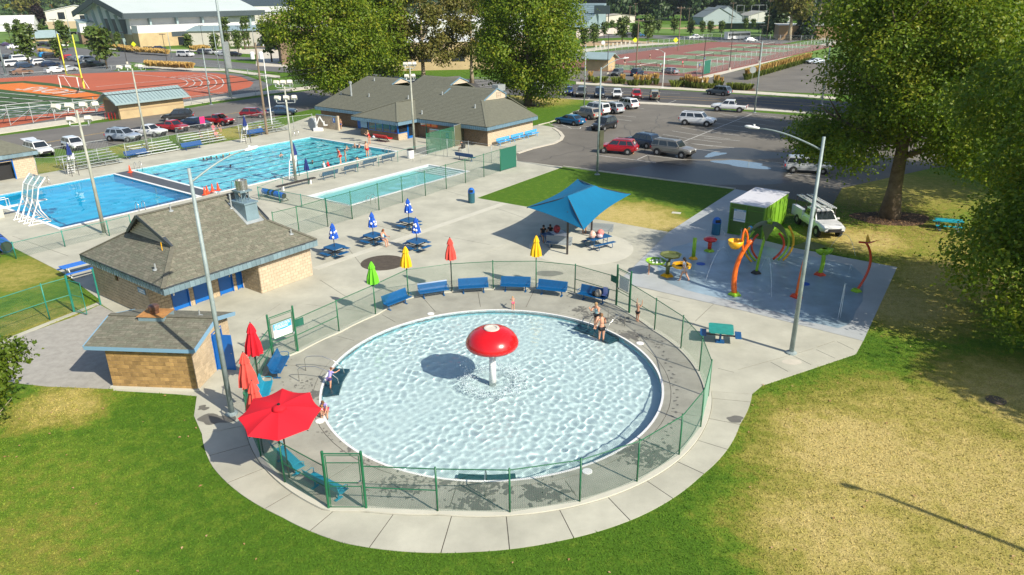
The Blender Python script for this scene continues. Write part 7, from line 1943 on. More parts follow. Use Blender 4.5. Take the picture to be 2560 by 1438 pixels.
LM=leaf_mat('bright_green_leaves',(.075,.145,.008),(.17,.26,.014),(.38,.38,.03));LD=leaf_mat('deep_leaves',(.06,.11,.01),(.125,.195,.014),(.26,.28,.03));LY=leaf_mat('yellowing_leaves',(.09,.12,.02),(.20,.20,.04),(.34,.27,.08));LC=leaf_mat('conifer_needles',(.012,.03,.014),(.02,.045,.02),(.035,.06,.03),.1)  # leaf colours differ tree by tree, from yellow-green to deep green
LF=leaf_mat('far_tree_leaves',(.045,.085,.014),(.085,.135,.022),(.15,.19,.035),.2);LFD=leaf_mat('far_dark_leaves',(.025,.055,.018),(.045,.085,.024),(.08,.13,.035),.15)
def quads_mesh(name,V):
 n=len(V);me=bpy.data.meshes.new(name);me.vertices.add(n*4);me.vertices.foreach_set('co',V.astype(np.float32).ravel());me.loops.add(n*6);me.polygons.add(n*2)
 i=np.arange(n)[:,None]*4;me.loops.foreach_set('vertex_index',(i+np.array([0,1,2,0,2,3])).astype(np.int32).ravel())
 me.polygons.foreach_set('loop_start',np.arange(0,n*6,3,dtype=np.int32));me.polygons.foreach_set('loop_total',np.full(n*2,3,np.int32));me.update(calc_edges=True);return me
def leaves(name,lobes,n,size,seed,clump=.55,per=16,droop=.25,flat=0):
 rg=np.random.default_rng(seed);L=np.array(lobes,float);vol=L[:,3]*L[:,4]*L[:,5];nc=max(4,n//per)
 k=rg.choice(len(L),nc,p=vol**.75/(vol**.75).sum());d=rg.normal(size=(nc,3));d/=np.linalg.norm(d,axis=1)[:,None]
 rad=rg.uniform(.25,1,nc)**.45;rad*=1+.14*np.sin(d[:,0]*5+k)*np.cos(d[:,2]*6+k*2)
 c=L[k,:3]+d*L[k,3:]*rad[:,None]
 idx=rg.integers(0,nc,n);off=rg.normal(size=(n,3))*clump*np.array([1,1,.6]);off[:,2]-=droop*np.abs(off[:,0])*.5;p=c[idx]+off
 out=d[idx]*.7+np.array([0,0,.45])+rg.normal(size=(n,3))*.55;out/=np.linalg.norm(out,axis=1)[:,None]
 a=np.cross(out,rg.normal(size=(n,3)));a/=np.linalg.norm(a,axis=1)[:,None];b=np.cross(out,a);s=size*rg.uniform(.6,1.3,n)[:,None]
 V=np.stack([p-a*s*.6,p-b*s*.42+out*s*.16,p+a*s*.62,p+b*s*.42+out*s*.16],1);return quads_mesh(name,V)
def trunk_mb(h,r,seed,nb=6,spread=.5,rise=.5,start=.3,lean=(0,0)):
 rr=random.Random(seed);b=MB();pts=[];rs=[]
 for i in range(7):
  s=i/6;pts.append((lean[0]*s+rr.uniform(-.06,.06)*h*.1*s,lean[1]*s+rr.uniform(-.06,.06)*h*.1*s,h*s-.1));rs.append(r*(1.45 if i==0 else 1-.75*s))
 b.tube(pts,rs,9)
 limbs=[]
 for k in range(nb):
  s=start+(.9-start)*k/nb;a=k*2.4+rr.uniform(-.4,.4);q=Vector(pts[0]).lerp(Vector(pts[-1]),s);L=h*spread*rr.uniform(.6,1.05);e=q+Vector((math.cos(a)*L,math.sin(a)*L,L*rise+rr.uniform(0,L*.5)))
  cp=curve(q,(q+e)/2+Vector((math.cos(a)*L*.15,math.sin(a)*L*.15,-L*.05)),e,6);rb=r*(.55-.35*s);l=MB();l.tube(cp,[rb*(1-.75*i/6)for i in range(7)],6);limbs.append(l)
  q2=cp[4];e2=q2+Vector((math.cos(a+1)*L*.4,math.sin(a+1)*L*.4,L*.35));l.tube([q2,e2],[rb*.4,rb*.1],5)
 return b,limbs
def tree(label,base,h,lobes,n,size,lm,seed,r=.35,trunk_h=None,bark='bark',cat='tree',nb=6,spread=.35,clump=.55,start=.3,lean=(0,0),name='leafy_tree',group=None,rise=.5,droop=.25):
 t=thing(name,(*base,0),0,label,cat,group);b,limbs=trunk_mb(trunk_h or h*.75,r,seed,nb,spread,rise,start,lean);tk=b.build('trunk',M[bark],t,smooth=True)
 for l in limbs:l.build('limb',M[bark],tk,smooth=True)
 link_mesh('crown',leaves('crown',lobes,n,size,seed,clump,droop=droop),lm,t);return t
def blobs(seed,n,R_,z0,z1,rl,hang=0,cx=0,cy=0,top=1.0):
 rr=random.Random(seed);o=[]
 for i in range(n):
  s=(i+.5)/n;z=z0+(z1-z0)*s;w_=R_*(math.sin(PI*min(1,(s*.86+.12)))**.55)*(top if s>.6 else 1);a=i*2.399+rr.uniform(-.3,.3);q=max(0,w_-rl*.8)*rr.uniform(.55,1)
  f=rl*rr.uniform(.75,1.2);o.append((cx+q*math.cos(a),cy+q*math.sin(a),z,f,f,f*.85))
 return o
bT=G(2222,542)
tree('huge leafy tree at right standing over the teal picnic table',bT,21,blobs(1,26,8.6,6.4,20,2.7,cx=.8)+[(-4.6,-1,5.6,2.2,2.2,1.5),(-5.2,2.5,6,2.2,2.2,1.8),(2.5,-5,7.2,2.4,2.4,1.8),(6,-3,5.4,2.6,2.6,2),(-4,5,6,2.4,2.4,2),(7.5,2,5.6,2.5,2.5,2)],150000,.20,LM,1,r=.62,trunk_h=15,nb=9,spread=.42,clump=.65,start=.33,rise=.4)
tree('dense leafy tree filling the right edge of the view',(30.3,35.4),18,blobs(2,26,8.6,3.6,17.5,2.5)+[(-4.5,-3.2,2.6,2.2,2.2,1.8),(-2.5,-5.5,2.8,2.2,2.2,1.8),(-6.2,-.8,4.5,2.2,2.2,2)],95000,.19,LM,2,r=.5,nb=8,clump=.45)
tree('leafy tree beyond the right edge shading the dry lawn',(34.5,20.5),13,blobs(3,18,5.6,4.0,12,2.0),24000,.26,LD,3,r=.45,clump=.6)
tree('tall leafy tree at upper right behind the huge tree',(51,62),22,blobs(4,22,9.5,5,21,3.2),34000,.34,LM,4,r=.5,clump=.8)
tree('leafy tree at upper right above the street lamp behind the lot',(48,88),20,blobs(5,20,9,5.5,19,3.0),26000,.36,LD,5,r=.5,clump=.8)
tree('leafy tree beyond the lot on the far upper right',(62,108),22,blobs(31,20,10,5,21,3.2),20000,.42,LM,31,r=.5,clump=.9)
def mid(label,px,R_,h,seed,n,lm=LM,z0=3.2,**k):return tree(label,G(*px),h,blobs(seed,24,R_,z0,h-1,R_*.31),int(n*1.6),.32,lm,seed,r=.55,trunk_h=h*.7,nb=7,clump=.8,**k)
mid('big round tree left of centre behind the clubhouse',(842,264),9.2,22,6,38000)
mid('big round tree with thick trunk right of the clubhouse',(1320,264),10.6,23,7,42000)
tree('thin yellowing tree with bare limbs between the two round trees',G(1060,214),23,blobs(8,20,9.5,5,21,1.9),17000,.42,LY,8,r=.45,nb=10,spread=.4,clump=.7,bark='bark_pale')
tree('second thin tree behind the clubhouse, right of the yellowing one',G(1180,208),21,blobs(9,16,7.5,5,19,1.7),9000,.42,LY,9,r=.35,nb=8,clump=.7,bark='bark_pale')
tree('leafy tree joined to the left side of the big round one',G(960,222),21,blobs(10,18,7.5,4,20,2.6),18000,.44,LM,10,r=.4,clump=.8)
bl_=G(-30,1120,0);tree('low glossy tree with bare twigs at the lower left edge',(bl_[0]-.6,bl_[1]),5,[(0,0,2.6,1.7,1.5,1.3),(.6,.9,3.0,1.1,1.1,1.0),(-.5,-.6,2.0,1.5,1.2,1.0),(.9,2.0,3.4,.8,.7,.5),(.3,-1.0,1.7,1.0,.8,.7)],9000,.16,LD,12,r=.15,nb=9,spread=.55,clump=.3,bark='bark_pale',start=.25)
# ordinary far trees by kind: shared meshes, scaled copies
PROTO={}
def proto(kind):
 if kind not in PROTO:
  if kind=='round':c=leaves('crown',blobs(40,12,3.2,2.2,9,1.7),2200,.75,40,.6);lm=LF
  elif kind=='dark':c=leaves('crown',blobs(41,12,3.6,1.5,10,1.9),2200,.85,41,.7);lm=LFD
  elif kind=='small':c=leaves('crown',blobs(42,7,1.1,1.4,4.3,.7),700,.38,42,.3);lm=LF
  elif kind=='conifer':c=leaves('crown',[(0,0,z,2.6*(1-z/10.5),2.6*(1-z/10.5),.7)for z in(1,2,3.2,4.5,6,7.4,8.8,9.8)],2400,.5,43,.3,droop=.8);lm=LC
  else:c=leaves('crown',blobs(44,10,1.0,1.6,6.5,.6),500,.4,44,.3);lm=LF
  c.materials.append(lm);b=MB();b.tube([(0,0,0),(.1,0,2.5),(0,0,6 if kind not in('small',)else 3)],[.25,.16,.04]if kind!='small' else[.1,.07,.02],6);k=b.mesh('trunk',True);k.materials.append(M['bark']);PROTO[kind]=(c,k,lm)
 return PROTO[kind]
def far_tree(label,base,kind,s,group,rz=0.0,lm=None,sz=1.0):
 c,k,l0=proto(kind);t=thing('far_tree' if kind not in('small','slim')else 'young_tree',base,rz,label,'tree',group);t.scale=(s,s,s*sz)
 o=bpy.data.objects.new('crown',c);COL.objects.link(o);o.parent=t
 if lm:o.material_slots[0].link='OBJECT';o.material_slots[0].material=lm
 o=bpy.data.objects.new('trunk',k);COL.objects.link(o);o.parent=t
yg=[(90,55,1,'young tree by the grey road at upper left'),(50,88,1.3,'round small tree left of the field shed'),(23,88,1,'small tree at the far left lawn edge'),(108,98,1.1,'small tree in front of the field shed'),(111,70,.9,'small tree above the field shed'),(157,100,1.4,'small tree right of the field shed'),(169,126,1.5,'bushy small tree between the goal uprights'),(75,165,1.9,'round small tree among the white cars'),(150,152,1.1,'small tree beside the left goal upright'),(250,158,1.7,'left one of two small trees by the track fence'),(268,172,1.8,'right one of two small trees by the track fence'),(297,118,.9,'small bush tree before the gym corner'),(475,130,1.0,'small tree before the school lawn'),(540,136,1.1,'small dark tree beside the tall mast'),(597,132,1.2,'round small tree in the school forecourt'),(680,155,1.9,'small tree in shade near the brown school wall'),(1485,118,1.3,'small tree near the round sign back'),(1460,122,1.2,'small dark tree by the stone wall'),(1555,108,1.6,'small dark tree behind the stone wall'),(1588,108,1.2,'small dark tree behind the school sign'),(1620,110,1.7,'small dark tree left of the ornamental bed'),(1510,95,1.1,'young tree in the far lot, first'),(1550,92,1.1,'young tree in the far lot near the pickup'),(1530,80,.9,'young tree beneath the white wall end'),(1630,88,1.1,'young tree before the ball field, left'),(1645,84,1.0,'young tree before the ball field beside its twin'),(1685,86,1.2,'young tree before the ball field, middle'),(1725,92,1.1,'young tree before the ball field near the white pickup'),(1755,88,1.0,'young tree before the ball field, right'),(1775,88,1.0,'young tree right of the ball field bed'),(1803,88,1.0,'dark little tree near the tall pole'),(1863,78,1.0,'dark little tree under the backstop, left'),(1882,76,.9,'dark little tree under the backstop, right'),(1917,73,1.1,'dark little tree beside the leaning pole')]
for x,y,s,lab in yg:far_tree(lab,G(x,y),'small',s*1.25,'young trees in the school grounds',rz=x*.7)
for i,(x,y)in enumerate(((565,128),(573,128),(613,124),(622,122))):far_tree(['slim columnar tree, leftmost before the pale school wall','slim columnar tree, second before the pale school wall','slim columnar tree, third before the pale school wall','slim columnar tree, rightmost before the pale school wall'][i],G(x,y),'slim',1.2,'slim trees before the school wall',sz=1.3)
big=[(70,52,'round',3.2,'broad brownish tree behind the houses at upper left',LY),(28,42,'round',1.2,'bright yellow green tree behind the houses',leaf_mat('chartreuse_leaves',(.2,.24,.01),(.38,.4,.02),(.5,.5,.05))),(102,68,'dark',1.2,'dark reddish tree beside the white church',leaf_mat('plum_leaves',(.02,.012,.015),(.035,.02,.02),(.06,.03,.03))),(135,40,'round',1.1,'orange tinted tree behind the white church',leaf_mat('orange_leaves',(.15,.08,.01),(.25,.13,.02),(.35,.2,.03))),(1935,92,'dark',1.45,'dark round tree at the courts far corner',None),(2012,100,'conifer',2.0,'dark blue spruce behind the tennis courts',None),(2055,72,'round',1.2,'bright yellow bush tree behind the tan hall',LY)]
for x,y,k_,s,lab,lm in big:far_tree(lab,G(x,y),k_,s,None,lm=lm)
tree('tall thin poplar with yellowing leaves behind the tennis courts',G(1972,102),34,blobs(13,18,9.5,10,36,3.0),12000,.9,LY,13,r=.7,trunk_h=26,nb=8,bark='bark_pale',clump=1.3)
tree('second tall sparse tree right of the spruce',G(2042,88),34,blobs(14,14,7.5,16,36,2.6),6000,.9,LY,14,r=.6,trunk_h=28,nb=8,bark='bark_pale',clump=1.2)
tree('grey half bare tree at top right behind the tan hall',G(2120,80),30,blobs(15,12,9,12,30,2.6),5000,.9,leaf_mat('dry_leaves',(.12,.09,.06),(.2,.15,.1),(.25,.2,.14)),15,r=.6,nb=12,bark='bark_pale',clump=1.2)
# belts of town trees to the horizon: rows one can tell apart in front, a mass behind
rr=random.Random(77);k=0
ordn=['first','second','third','fourth','fifth','sixth','seventh','eighth','ninth','tenth','eleventh','twelfth','thirteenth','fourteenth','fifteenth','sixteenth','seventeenth','eighteenth','nineteenth','twentieth']
for i in range(20):
 x=1460+i*32+rr.uniform(-8,8);far_tree(ordn[i]+' tree from the left in the dark row beyond the ball field',G(x,52-(i%3)*2),'dark' if i%4 else 'round',rr.uniform(1.55,2.3)*1.25,'dark trees beyond the ball field',rz=rr.uniform(0,6),sz=rr.uniform(.9,1.2))
for i in range(20):
 x=-20+i*38+rr.uniform(-8,8);far_tree(ordn[i]+' tree from the left in the row behind houses and gym',G(x,34-(i%3)*2),'round' if i%3 else 'dark',rr.uniform(2.2,3.0),'trees behind the houses and gym',rz=rr.uniform(0,6))
pts=[]
for _ in range(5200):
 d=650*(5200/650)**rr.random();a=rr.uniform(-.62,.62);pts.append((d*math.sin(a),d*math.cos(a),d))
n_l=14;V=[]
rg=np.random.default_rng(7);P=np.array(pts);base=np.repeat(P,n_l,0);N=len(base);sc_=np.clip(base[:,2]/900,1,4)
off=rg.normal(size=(N,3))*np.stack([2.6*sc_,2.6*sc_,2.6+0*sc_],1);c=np.stack([base[:,0],base[:,1],np.full(N,4.6)],1)+off;c[:,2]=np.clip(c[:,2],-.3,12.5)
a=rg.normal(size=(N,3));a[:,2]*=.4;a/=np.linalg.norm(a,axis=1)[:,None];b=np.cross(a,rg.normal(size=(N,3)));b/=np.linalg.norm(b,axis=1)[:,None];s=(1.9*np.sqrt(sc_)*rg.uniform(.7,1.3,N))[:,None]
o=link_mesh('distant_trees',quads_mesh('distant_trees',np.stack([c-a*s,c-b*s*.7,c+a*s,c+b*s*.7],1)),LFD);o['kind']='stuff'
# hills on the horizon
nx,ny=120,14;vs=[]
for j in range(ny):
 for i in range(nx):
  a=-.75+1.5*i/(nx-1);d=4200+j*330;s=j/(ny-1);hgt=(-2+190*math.sin(s*PI*.5)*(.62+.22*math.sin(a*9+1)+.12*math.sin(a*23+j*.3)+.06*math.sin(a*57)))
  vs.append((d*math.sin(a),d*math.cos(a),max(-1,hgt)))
b=MB();b.add(vs,[(j*nx+i,j*nx+i+1,(j+1)*nx+i+1,(j+1)*nx+i)for j in range(ny-1)for i in range(nx-1)])
o=b.build('hills',mat('hill_scrub',(.09,.12,.07),.95,.5,.004,col2=(.16,.15,.10),world=True,detail=10),smooth=True);o['kind']='structure'
# lawn blades close to the camera, fallen leaves
def scatter(n,x0,x1,y0,y1,seed):
 rg=np.random.default_rng(seed);x=rg.uniform(x0,x1,n);y=rg.uniform(y0,y1,n);m_=~in_poly(x,y,plaza_full)
 for q in(sp_poly,pad_poly):m_&=~in_poly(x,y,q)
 return x[m_],y[m_],rg
plaza_full=[pol(a,out_r(a)+.03)for a in range(-159,-8,3)]+[pol(-8.5,11.99)]+GL([(1905,964),(2140,885),(2158,852),(1860,777),(1545,705),(1672,580),(1192,495),(1000,300),(300,400),(-600,384),(0,602),(165,686),(248,748),(252,760),(300,790),(283,976),(492,990),(485,1040)])
pad_poly=GL([(15,955),(-60,900),(0,856),(185,792),(250,762),(305,792),(425,800),(283,972),(120,966)])
x,y,rg=scatter(430000,-26,32,14,48,31)
f=np.clip(1.25-(y-14)/30,.25,1);keep=rg.random(len(x))<f;x,y=x[keep],y[keep];N=len(x);hg=rg.uniform(.025,.07,N);w_=rg.uniform(.008,.018,N)*(1+(y-14)/30);an=rg.uniform(0,6.28,N);lx,ly=rg.normal(0,.035,N),rg.normal(0,.035,N)
V=np.stack([np.stack([x-np.cos(an)*w_,y-np.sin(an)*w_,np.full(N,-.022)],1),np.stack([x+np.cos(an)*w_,y+np.sin(an)*w_,np.full(N,-.022)],1),np.stack([x+lx,y+ly,hg-.02],1)],1)
me=bpy.data.meshes.new('grass');me.vertices.add(N*3);me.vertices.foreach_set('co',V.astype(np.float32).ravel());me.loops.add(N*3);me.polygons.add(N);me.loops.foreach_set('vertex_index',np.arange(N*3,dtype=np.int32));me.polygons.foreach_set('loop_start',np.arange(0,N*3,3,dtype=np.int32));me.polygons.foreach_set('loop_total',np.full(N,3,np.int32));me.update(calc_edges=True)
o=link_mesh('grass',me,M['blade']);o['kind']='stuff'
x,y,rg=scatter(420,-24,30,15,42,5);x2=rg.normal(30,4.5,2600);y2=rg.normal(55,4.5,2600);x=np.concatenate([x,x2]);y=np.concatenate([y,y2]);k_=~in_poly(x,y,sp_poly)&~in_poly(x,y,plaza_full);x,y=x[k_],y[k_];N=len(x)
an=rg.uniform(0,6.28,N);s=rg.uniform(.04,.085,N);ca,sa=np.cos(an)*s,np.sin(an)*s;z=np.full(N,.015)
o=link_mesh('fallen_leaves',quads_mesh('fallen_leaves',np.stack([np.stack([x-ca,y-sa,z],1),np.stack([x+sa*.6,y-ca*.6,z+.02],1),np.stack([x+ca,y+sa,z+.005],1),np.stack([x-sa*.6,y+ca*.6,z+.025],1)],1)),leaf_mat('dead_leaves',(.22,.12,.05),(.42,.25,.11),(.55,.38,.2),0));o['kind']='stuff'
# ornamental grasses
M['reed']=mat('reed_plume',(.50,.33,.10),.9,.25,3);M['reedg']=mat('reed_leaf',(.13,.17,.02),.9,.25,3)
def reed_mesh(nm,z0,z1,r,n,seed,w_=.03):
 rg=random.Random(seed);b=MB()
 for _ in range(n):
  a=rg.uniform(0,6.28);q=rg.uniform(0,r*.5);e=rg.uniform(.5,1)*r;x0,y0=q*math.cos(a),q*math.sin(a);x1,y1=e*math.cos(a),e*math.sin(a);t_=rg.uniform(0,3.1);dx,dy=w_*math.cos(t_),w_*math.sin(t_)
  b.add([(x0-dx,y0-dy,z0),(x0+dx,y0+dy,z0),(x1+dx,y1+dy,z1*rg.uniform(.8,1.05)),(x1-dx,y1-dy,z1*rg.uniform(.8,1.05))],[(0,1,2,3)])
 return b.mesh(nm)
rm1=reed_mesh('leaf_tuft',0,1.0,.65,90,1,.04);rm2=reed_mesh('plumes',.6,1.75,.5,80,2,.045);rm1.materials.append(M['reedg']);rm2.materials.append(M['reed'])
def reed(label,p,s=1.0,bush=False,group='ornamental grasses in the planting beds'):
 t=thing('ornamental_grass',G(*p),rnd.uniform(0,6),label,'ornamental grass',group);t.scale=(s*(1.5 if bush else 1),s*(1.5 if bush else 1),s*(.9 if bush else 1))
 for me_ in((rm1,rm2)if not bush else(rm1,)):o=bpy.data.objects.new('leaf_tuft' if me_ is rm1 else 'plumes',me_);COL.objects.link(o);o.parent=t
for i,(x,y,s,bu)in enumerate([(1476,203,1,0),(1490,208,1.2,1),(1508,204,1,1),(1540,210,1.3,1),(1556,211,1,0),(1578,214,1,1),(1590,215,1.1,0),(1605,214,1,0),(1619,214,1,0),(1624,210,1,0),(1639,212,1.1,0),(1688,218,1.3,1),(1704,217,.9,0),(1718,218,1.2,0),(1724,219,1,0),(1735,221,1.1,0),(1747,222,1,0),(1762,223,1.1,0),(1775,221,.9,1),(1790,216,1.1,0),(1803,214,.8,0),(1830,224,1.2,1),(1846,225,1.2,1),(1862,226,1.1,1),(1872,224,1,1)]):
 reed(('green grass clump %s in the strip across the road' if bu else 'golden plumed grass clump %s in the strip across the road')%(ordn[i%20]+(' from the left' if i<20 else ' from the lamp island')),(x,y),s*1.15,bu)
for i in range(24):
 s=i/23;reed('golden plumed grass, number %s along the long diagonal strip from the road end'%(ordn[i]if i<20 else 'twenty-'+ordn[i-20]),(1866+(2022-1866)*s,200+(155-200)*s),1.3)
gq=0
for(x0,y0,x1,y1,n)in((280,125,345,133,9),(345,135,420,140,9),(372,172,480,178,14),(150,145,105,137,5),(270,108,325,112,7),(480,130,520,128,5),(490,150,700,168,16)):
 b=MB()
 for i in range(n*3):
  s=i/(n*3-1);c=G(x0+(x1-x0)*s,y0+(y1-y0)*s+rnd.uniform(-1,1))
  for me_,jj in((rm1,0),(rm2,1)):
   if jj and x0>485:continue
   k_=1.0+.25*rnd.random();b2=b if jj else None
   if b2 is None:continue
   b2.add([(c[0]+v.co.x*2.2,c[1]+v.co.y*2.2,v.co.z*k_)for v in list(me_.vertices)[:160]],[tuple(p.vertices)for p in list(me_.polygons)[:40]])
 if b.f:b.build('grass_bed',M['reed'])['kind']='stuff'
# ================================================================== people
def limb(p,ang,L,y=0):return(p[0]+math.sin(R(ang))*L,p[1]+y,p[2]-math.cos(R(ang))*L)
def person(label,loc,face,h,pose,skin='skin',top=None,bottom=None,hair=(.10,.05,.02),long_hair=False,fingers=True,z=None,fem=False,sleeve=.5,legs=.45,back=None):
 """one continuous skinned body; pose = lean, head, (hip,knee) x2, (shoulder,elbow,spread) x2"""
 lean,hd,lL,lR,aL,aR=pose
 P=[(0,0,0)];E=[];Rr=[(.078,.062)]
 def add(p,par,r):P.append(p);Rr.append(r if isinstance(r,tuple)else(r,r));E.append((par,len(P)-1));return len(P)-1
 sl_,cl_=math.sin(R(lean)),math.cos(R(lean));up=lambda d,y=0,f=0:(sl_*d+cl_*f,y,cl_*d-sl_*f)
 wa=add(up(.10),0,(.068,.05));ch=add(up(.215),wa,(.084 if not fem else .075,.058));nb=add(up(.30),ch,.034)
 hx,hz=up(.30)[0],up(.30)[2];s2,c2=math.sin(R(lean+hd)),math.cos(R(lean+hd));nk=add((hx+s2*.035,0,hz+c2*.035),nb,.03);h1=add((hx+s2*.075+c2*.012,0,hz+c2*.075-s2*.012),nk,(.05,.056));h2=add((hx+s2*.13,0,hz+c2*.13),h1,(.048,.05))
 sh={};groups={'top':[0,wa,ch,nb],'bot':[0]};wr=[]
 for s,(a1,a2,ab)in((1,aL),(-1,aR)):
  q=up(.27,s*.105);si=add(q,nb,.036);ca=math.cos(R(ab));e=(q[0]+math.sin(R(a1))*.17*ca,q[1]+s*math.sin(R(ab))*.17,q[2]-math.cos(R(a1))*.17*ca);m_=tuple((a+b)/2 for a,b in zip(q,e));mi=add(m_,si,.032);ei=add(e,mi,.025)
  f=(e[0]+math.sin(R(a1+a2))*.15,e[1]+s*math.sin(R(ab*.4))*.06,e[2]-math.cos(R(a1+a2))*.15);wi=add(f,ei,.018);d=Vector(f)-Vector(e);d.normalize();p_=Vector(f)+d*.035;pi_=add(tuple(p_),wi,(.022,.014))
  sh[s]=(si,mi,ei)
  if fingers:
   sd=Vector((0,s,0))if abs(d.y)<.8 else Vector((1,0,0));pr_=d.cross(sd).normalized()
   for k,ln_ in enumerate((.040,.046,.043,.034)):
    o_=pr_*(.0165-.011*k);r0=add(tuple(p_+d*.012+o_),pi_,.0068);r1=add(tuple(p_+d*(.012+ln_*.55)+o_*1.15),r0,.006);add(tuple(p_+d*(.012+ln_*.95)+o_*1.2+sd*(-s*.010)),r1,.005)
   t0=add(tuple(p_-d*.012+pr_*.024),pi_,.0075);add(tuple(p_+d*.012+pr_*.038),t0,.006)
  else:add(tuple(Vector(f)+d*.07),pi_,.012)
 kn={};feet=[]
 for s,(a1,a2)in((1,lL),(-1,lR)):
  hi=add((0,s*.055,-.02),0,.056);k=limb((0,s*.06,-.02),a1,.245);mt_=limb((0,s*.06,-.02),a1,.12);mi=add(mt_,hi,.052);ki=add(k,mi,.036);a=limb(k,a1-a2,.235);ca_=limb(k,a1-a2,.09);ci=add(ca_,ki,.035);ai=add(a,ci,.021)
  fa=a1-a2;f_=90+(fa if abs(fa)>50 else 0)*.8;t_=limb(a,f_,.085);hl=add((a[0]-.015,a[1],a[2]-.015),ai,.018);add((t_[0],t_[1],min(t_[2],a[2])-.018),ai,(.022,.014));kn[s]=(hi,mi,ki);feet.append(a[2]-.035)
 zoff=-min(feet)if z is None else z/h
 t=thing('person',(loc[0],loc[1],0),R(face),label,'person')
 def skinned(nm,idx,grow_,mt):
  mp={v:i for i,v in enumerate(idx)};me=bpy.data.meshes.new(nm);me.from_pydata([tuple(c*h for c in P[i])for i in idx],[(mp[a],mp[b])for a,b in E if a in mp and b in mp],[]);o=bpy.data.objects.new(nm+'_tmp',me);COL.objects.link(o);o.modifiers.new('s','SKIN')
  for i,v in enumerate(idx):q=me.skin_vertices[0].data[i];q.radius=((Rr[v][0]*grow_[0]+grow_[1])*h,(Rr[v][1]*grow_[0]+grow_[1])*h);q.use_root=(i==0)
  ss=o.modifiers.new('u','SUBSURF');ss.levels=1 if not(nm=='body' and fingers)else 1;DEFER.append((o,nm,mt,t,(0,0,zoff*h),(0,0,0),(1,1,1)))
 skinned('body',list(range(len(P))),(1,0),M[skin])
 if top:skinned('top' if fem else 'shirt',[0,wa,ch,nb]+([sh[1][0],sh[1][1],sh[-1][0],sh[-1][1]]if sleeve else[]),(1.06,.008),top)
 if back:skinned('swim_top',[wa,ch],(1.04,.006),back)
 if bottom:skinned('shorts',[0]+([kn[1][0],kn[1][1],kn[-1][0],kn[-1][1]]if legs>.2 else[kn[1][0],kn[-1][0]]),(1.06,.009 if legs>.2 else .004),bottom)
 hm=mat('hair',hair,.8,.2,30);c=Vector(P[h2])*h;b=MB();b.ball((0,0,0),.058*h,12,8,1.05);o=b.build('hair',hm,t,smooth=True);c2_=Vector(P[h1])*h;ax=(c-c2_).normalized();q=c-ax*.012*h-Vector((c2,0,-s2))*.010*h;o.location=(q.x,q.y,q.z+zoff*h)
 if long_hair:b=MB();b.tube([(0,0,.01*h),(-.05*h,0,-.06*h),(-.055*h,0,-.16*h)],[.05*h,.05*h,.02*h],8);o2=b.build('long_hair',hm,t,smooth=True);o2.location=o.location
 fc=Vector(P[h1])*h+Vector((c2,0,-s2))*.054*h;b=MB();b.ball((fc.x,0,fc.z+zoff*h),.009*h,6,4);b.build('nose',M[skin],t)
 b=MB()
 for s in(-1,1):b.ball((fc.x-.006*h,s*.02*h,fc.z+zoff*h+.018*h),.006*h,6,4)
 b.build('eyes',M['black'],t);b=MB();b.box((fc.x-.004*h,0,fc.z+zoff*h-.02*h),(.006*h,.02*h,.004*h));b.build('mouth',M['red_cloth'],t)
 return t
ST=(3,0,(5,4),(-3,3),(5,12,10),(-3,10,10));WK=(6,5,(22,8),(-18,14),(-18,15,10),(22,18,10));BEND=(68,-10,(14,8),(8,6),(60,10,6),(66,8,6));SIT=(8,14,(84,84),(80,80),(25,60,10),(28,55,10));CRO=(35,5,(112,125),(105,120),(50,30,8),(55,25,8))
UP=(4,-6,(6,6),(-3,4),(140,30,15),(145,35,15));HOLD=(8,10,(10,8),(-4,4),(35,95,20),(45,100,20));SW=(10,-5,(20,20),(10,15),(60,20,40),(50,25,40));HUG=(6,10,(6,4),(-2,2),(18,40,16),(15,45,16));LEANF=(24,0,(18,8),(-6,6),(75,20,14),(70,25,14))
C=lambda n,c:mat(n,c,.85);cR,cK,cW,cLv,cPk,cBl,cGy=C('red_swimwear',(.62,.01,.015)),C('black_cloth',(.015,.015,.018)),C('white_cloth',(.7,.7,.7)),C('lavender_cloth',(.36,.30,.68)),C('pink_cloth',(.75,.12,.2)),C('blue_cloth_wear',(.02,.12,.5)),C('pale_blue_cloth',(.35,.55,.6))
BLO,BRN,DRK=(.42,.25,.10),(.14,.06,.025),(.012,.009,.008)
def at(p,d=0):return G(*p)
person('woman in black bandeau and black shorts standing in the pool, back to camera',G(1503,852,-.2),105,1.66,HUG,bottom=cK,back=cK,hair=(.2,.1,.04),z=.58,fem=True)
person('woman in pale blue top stepping into the pool with arms raised to face',G(1491,822),240,1.64,(14,5,(48,50),(4,5),(55,110,8),(45,100,10)),top=cGy,bottom=cK,hair=(.35,.22,.1),fem=True,sleeve=0)
person('small shirtless child in black trunks holding the fence rail by the gate',G(1593,804),50,1.12,UP,bottom=cK,hair=(.55,.42,.28))
person('toddler in pink two piece bending over the far pool edge',G(1283,776),95,.95,BEND,bottom=cPk,back=cPk,hair=BLO,legs=.1)
person('girl in lavender shirt climbing the steps at left of the pool',G(826,972,-.2),60,1.12,LEANF,top=cLv,bottom=C('patterned_skirt',(.12,.08,.25)),hair=BRN,z=.36,fem=True)
person('girl with long brown hair and lavender sleeves wading beside the open umbrella',G(818,1048,-.2),250,1.15,(20,20,(12,8),(4,4),(20,30,12),(30,40,12)),top=cLv,bottom=cPk,hair=BRN,long_hair=True,z=.35,fem=True)
person('child crouching on the deck behind the open red umbrella',G(797,1040),330,1.05,CRO,top=C('dusty_swimsuit',(.3,.12,.14)),bottom=cK,hair=(.3,.15,.05),sleeve=0)
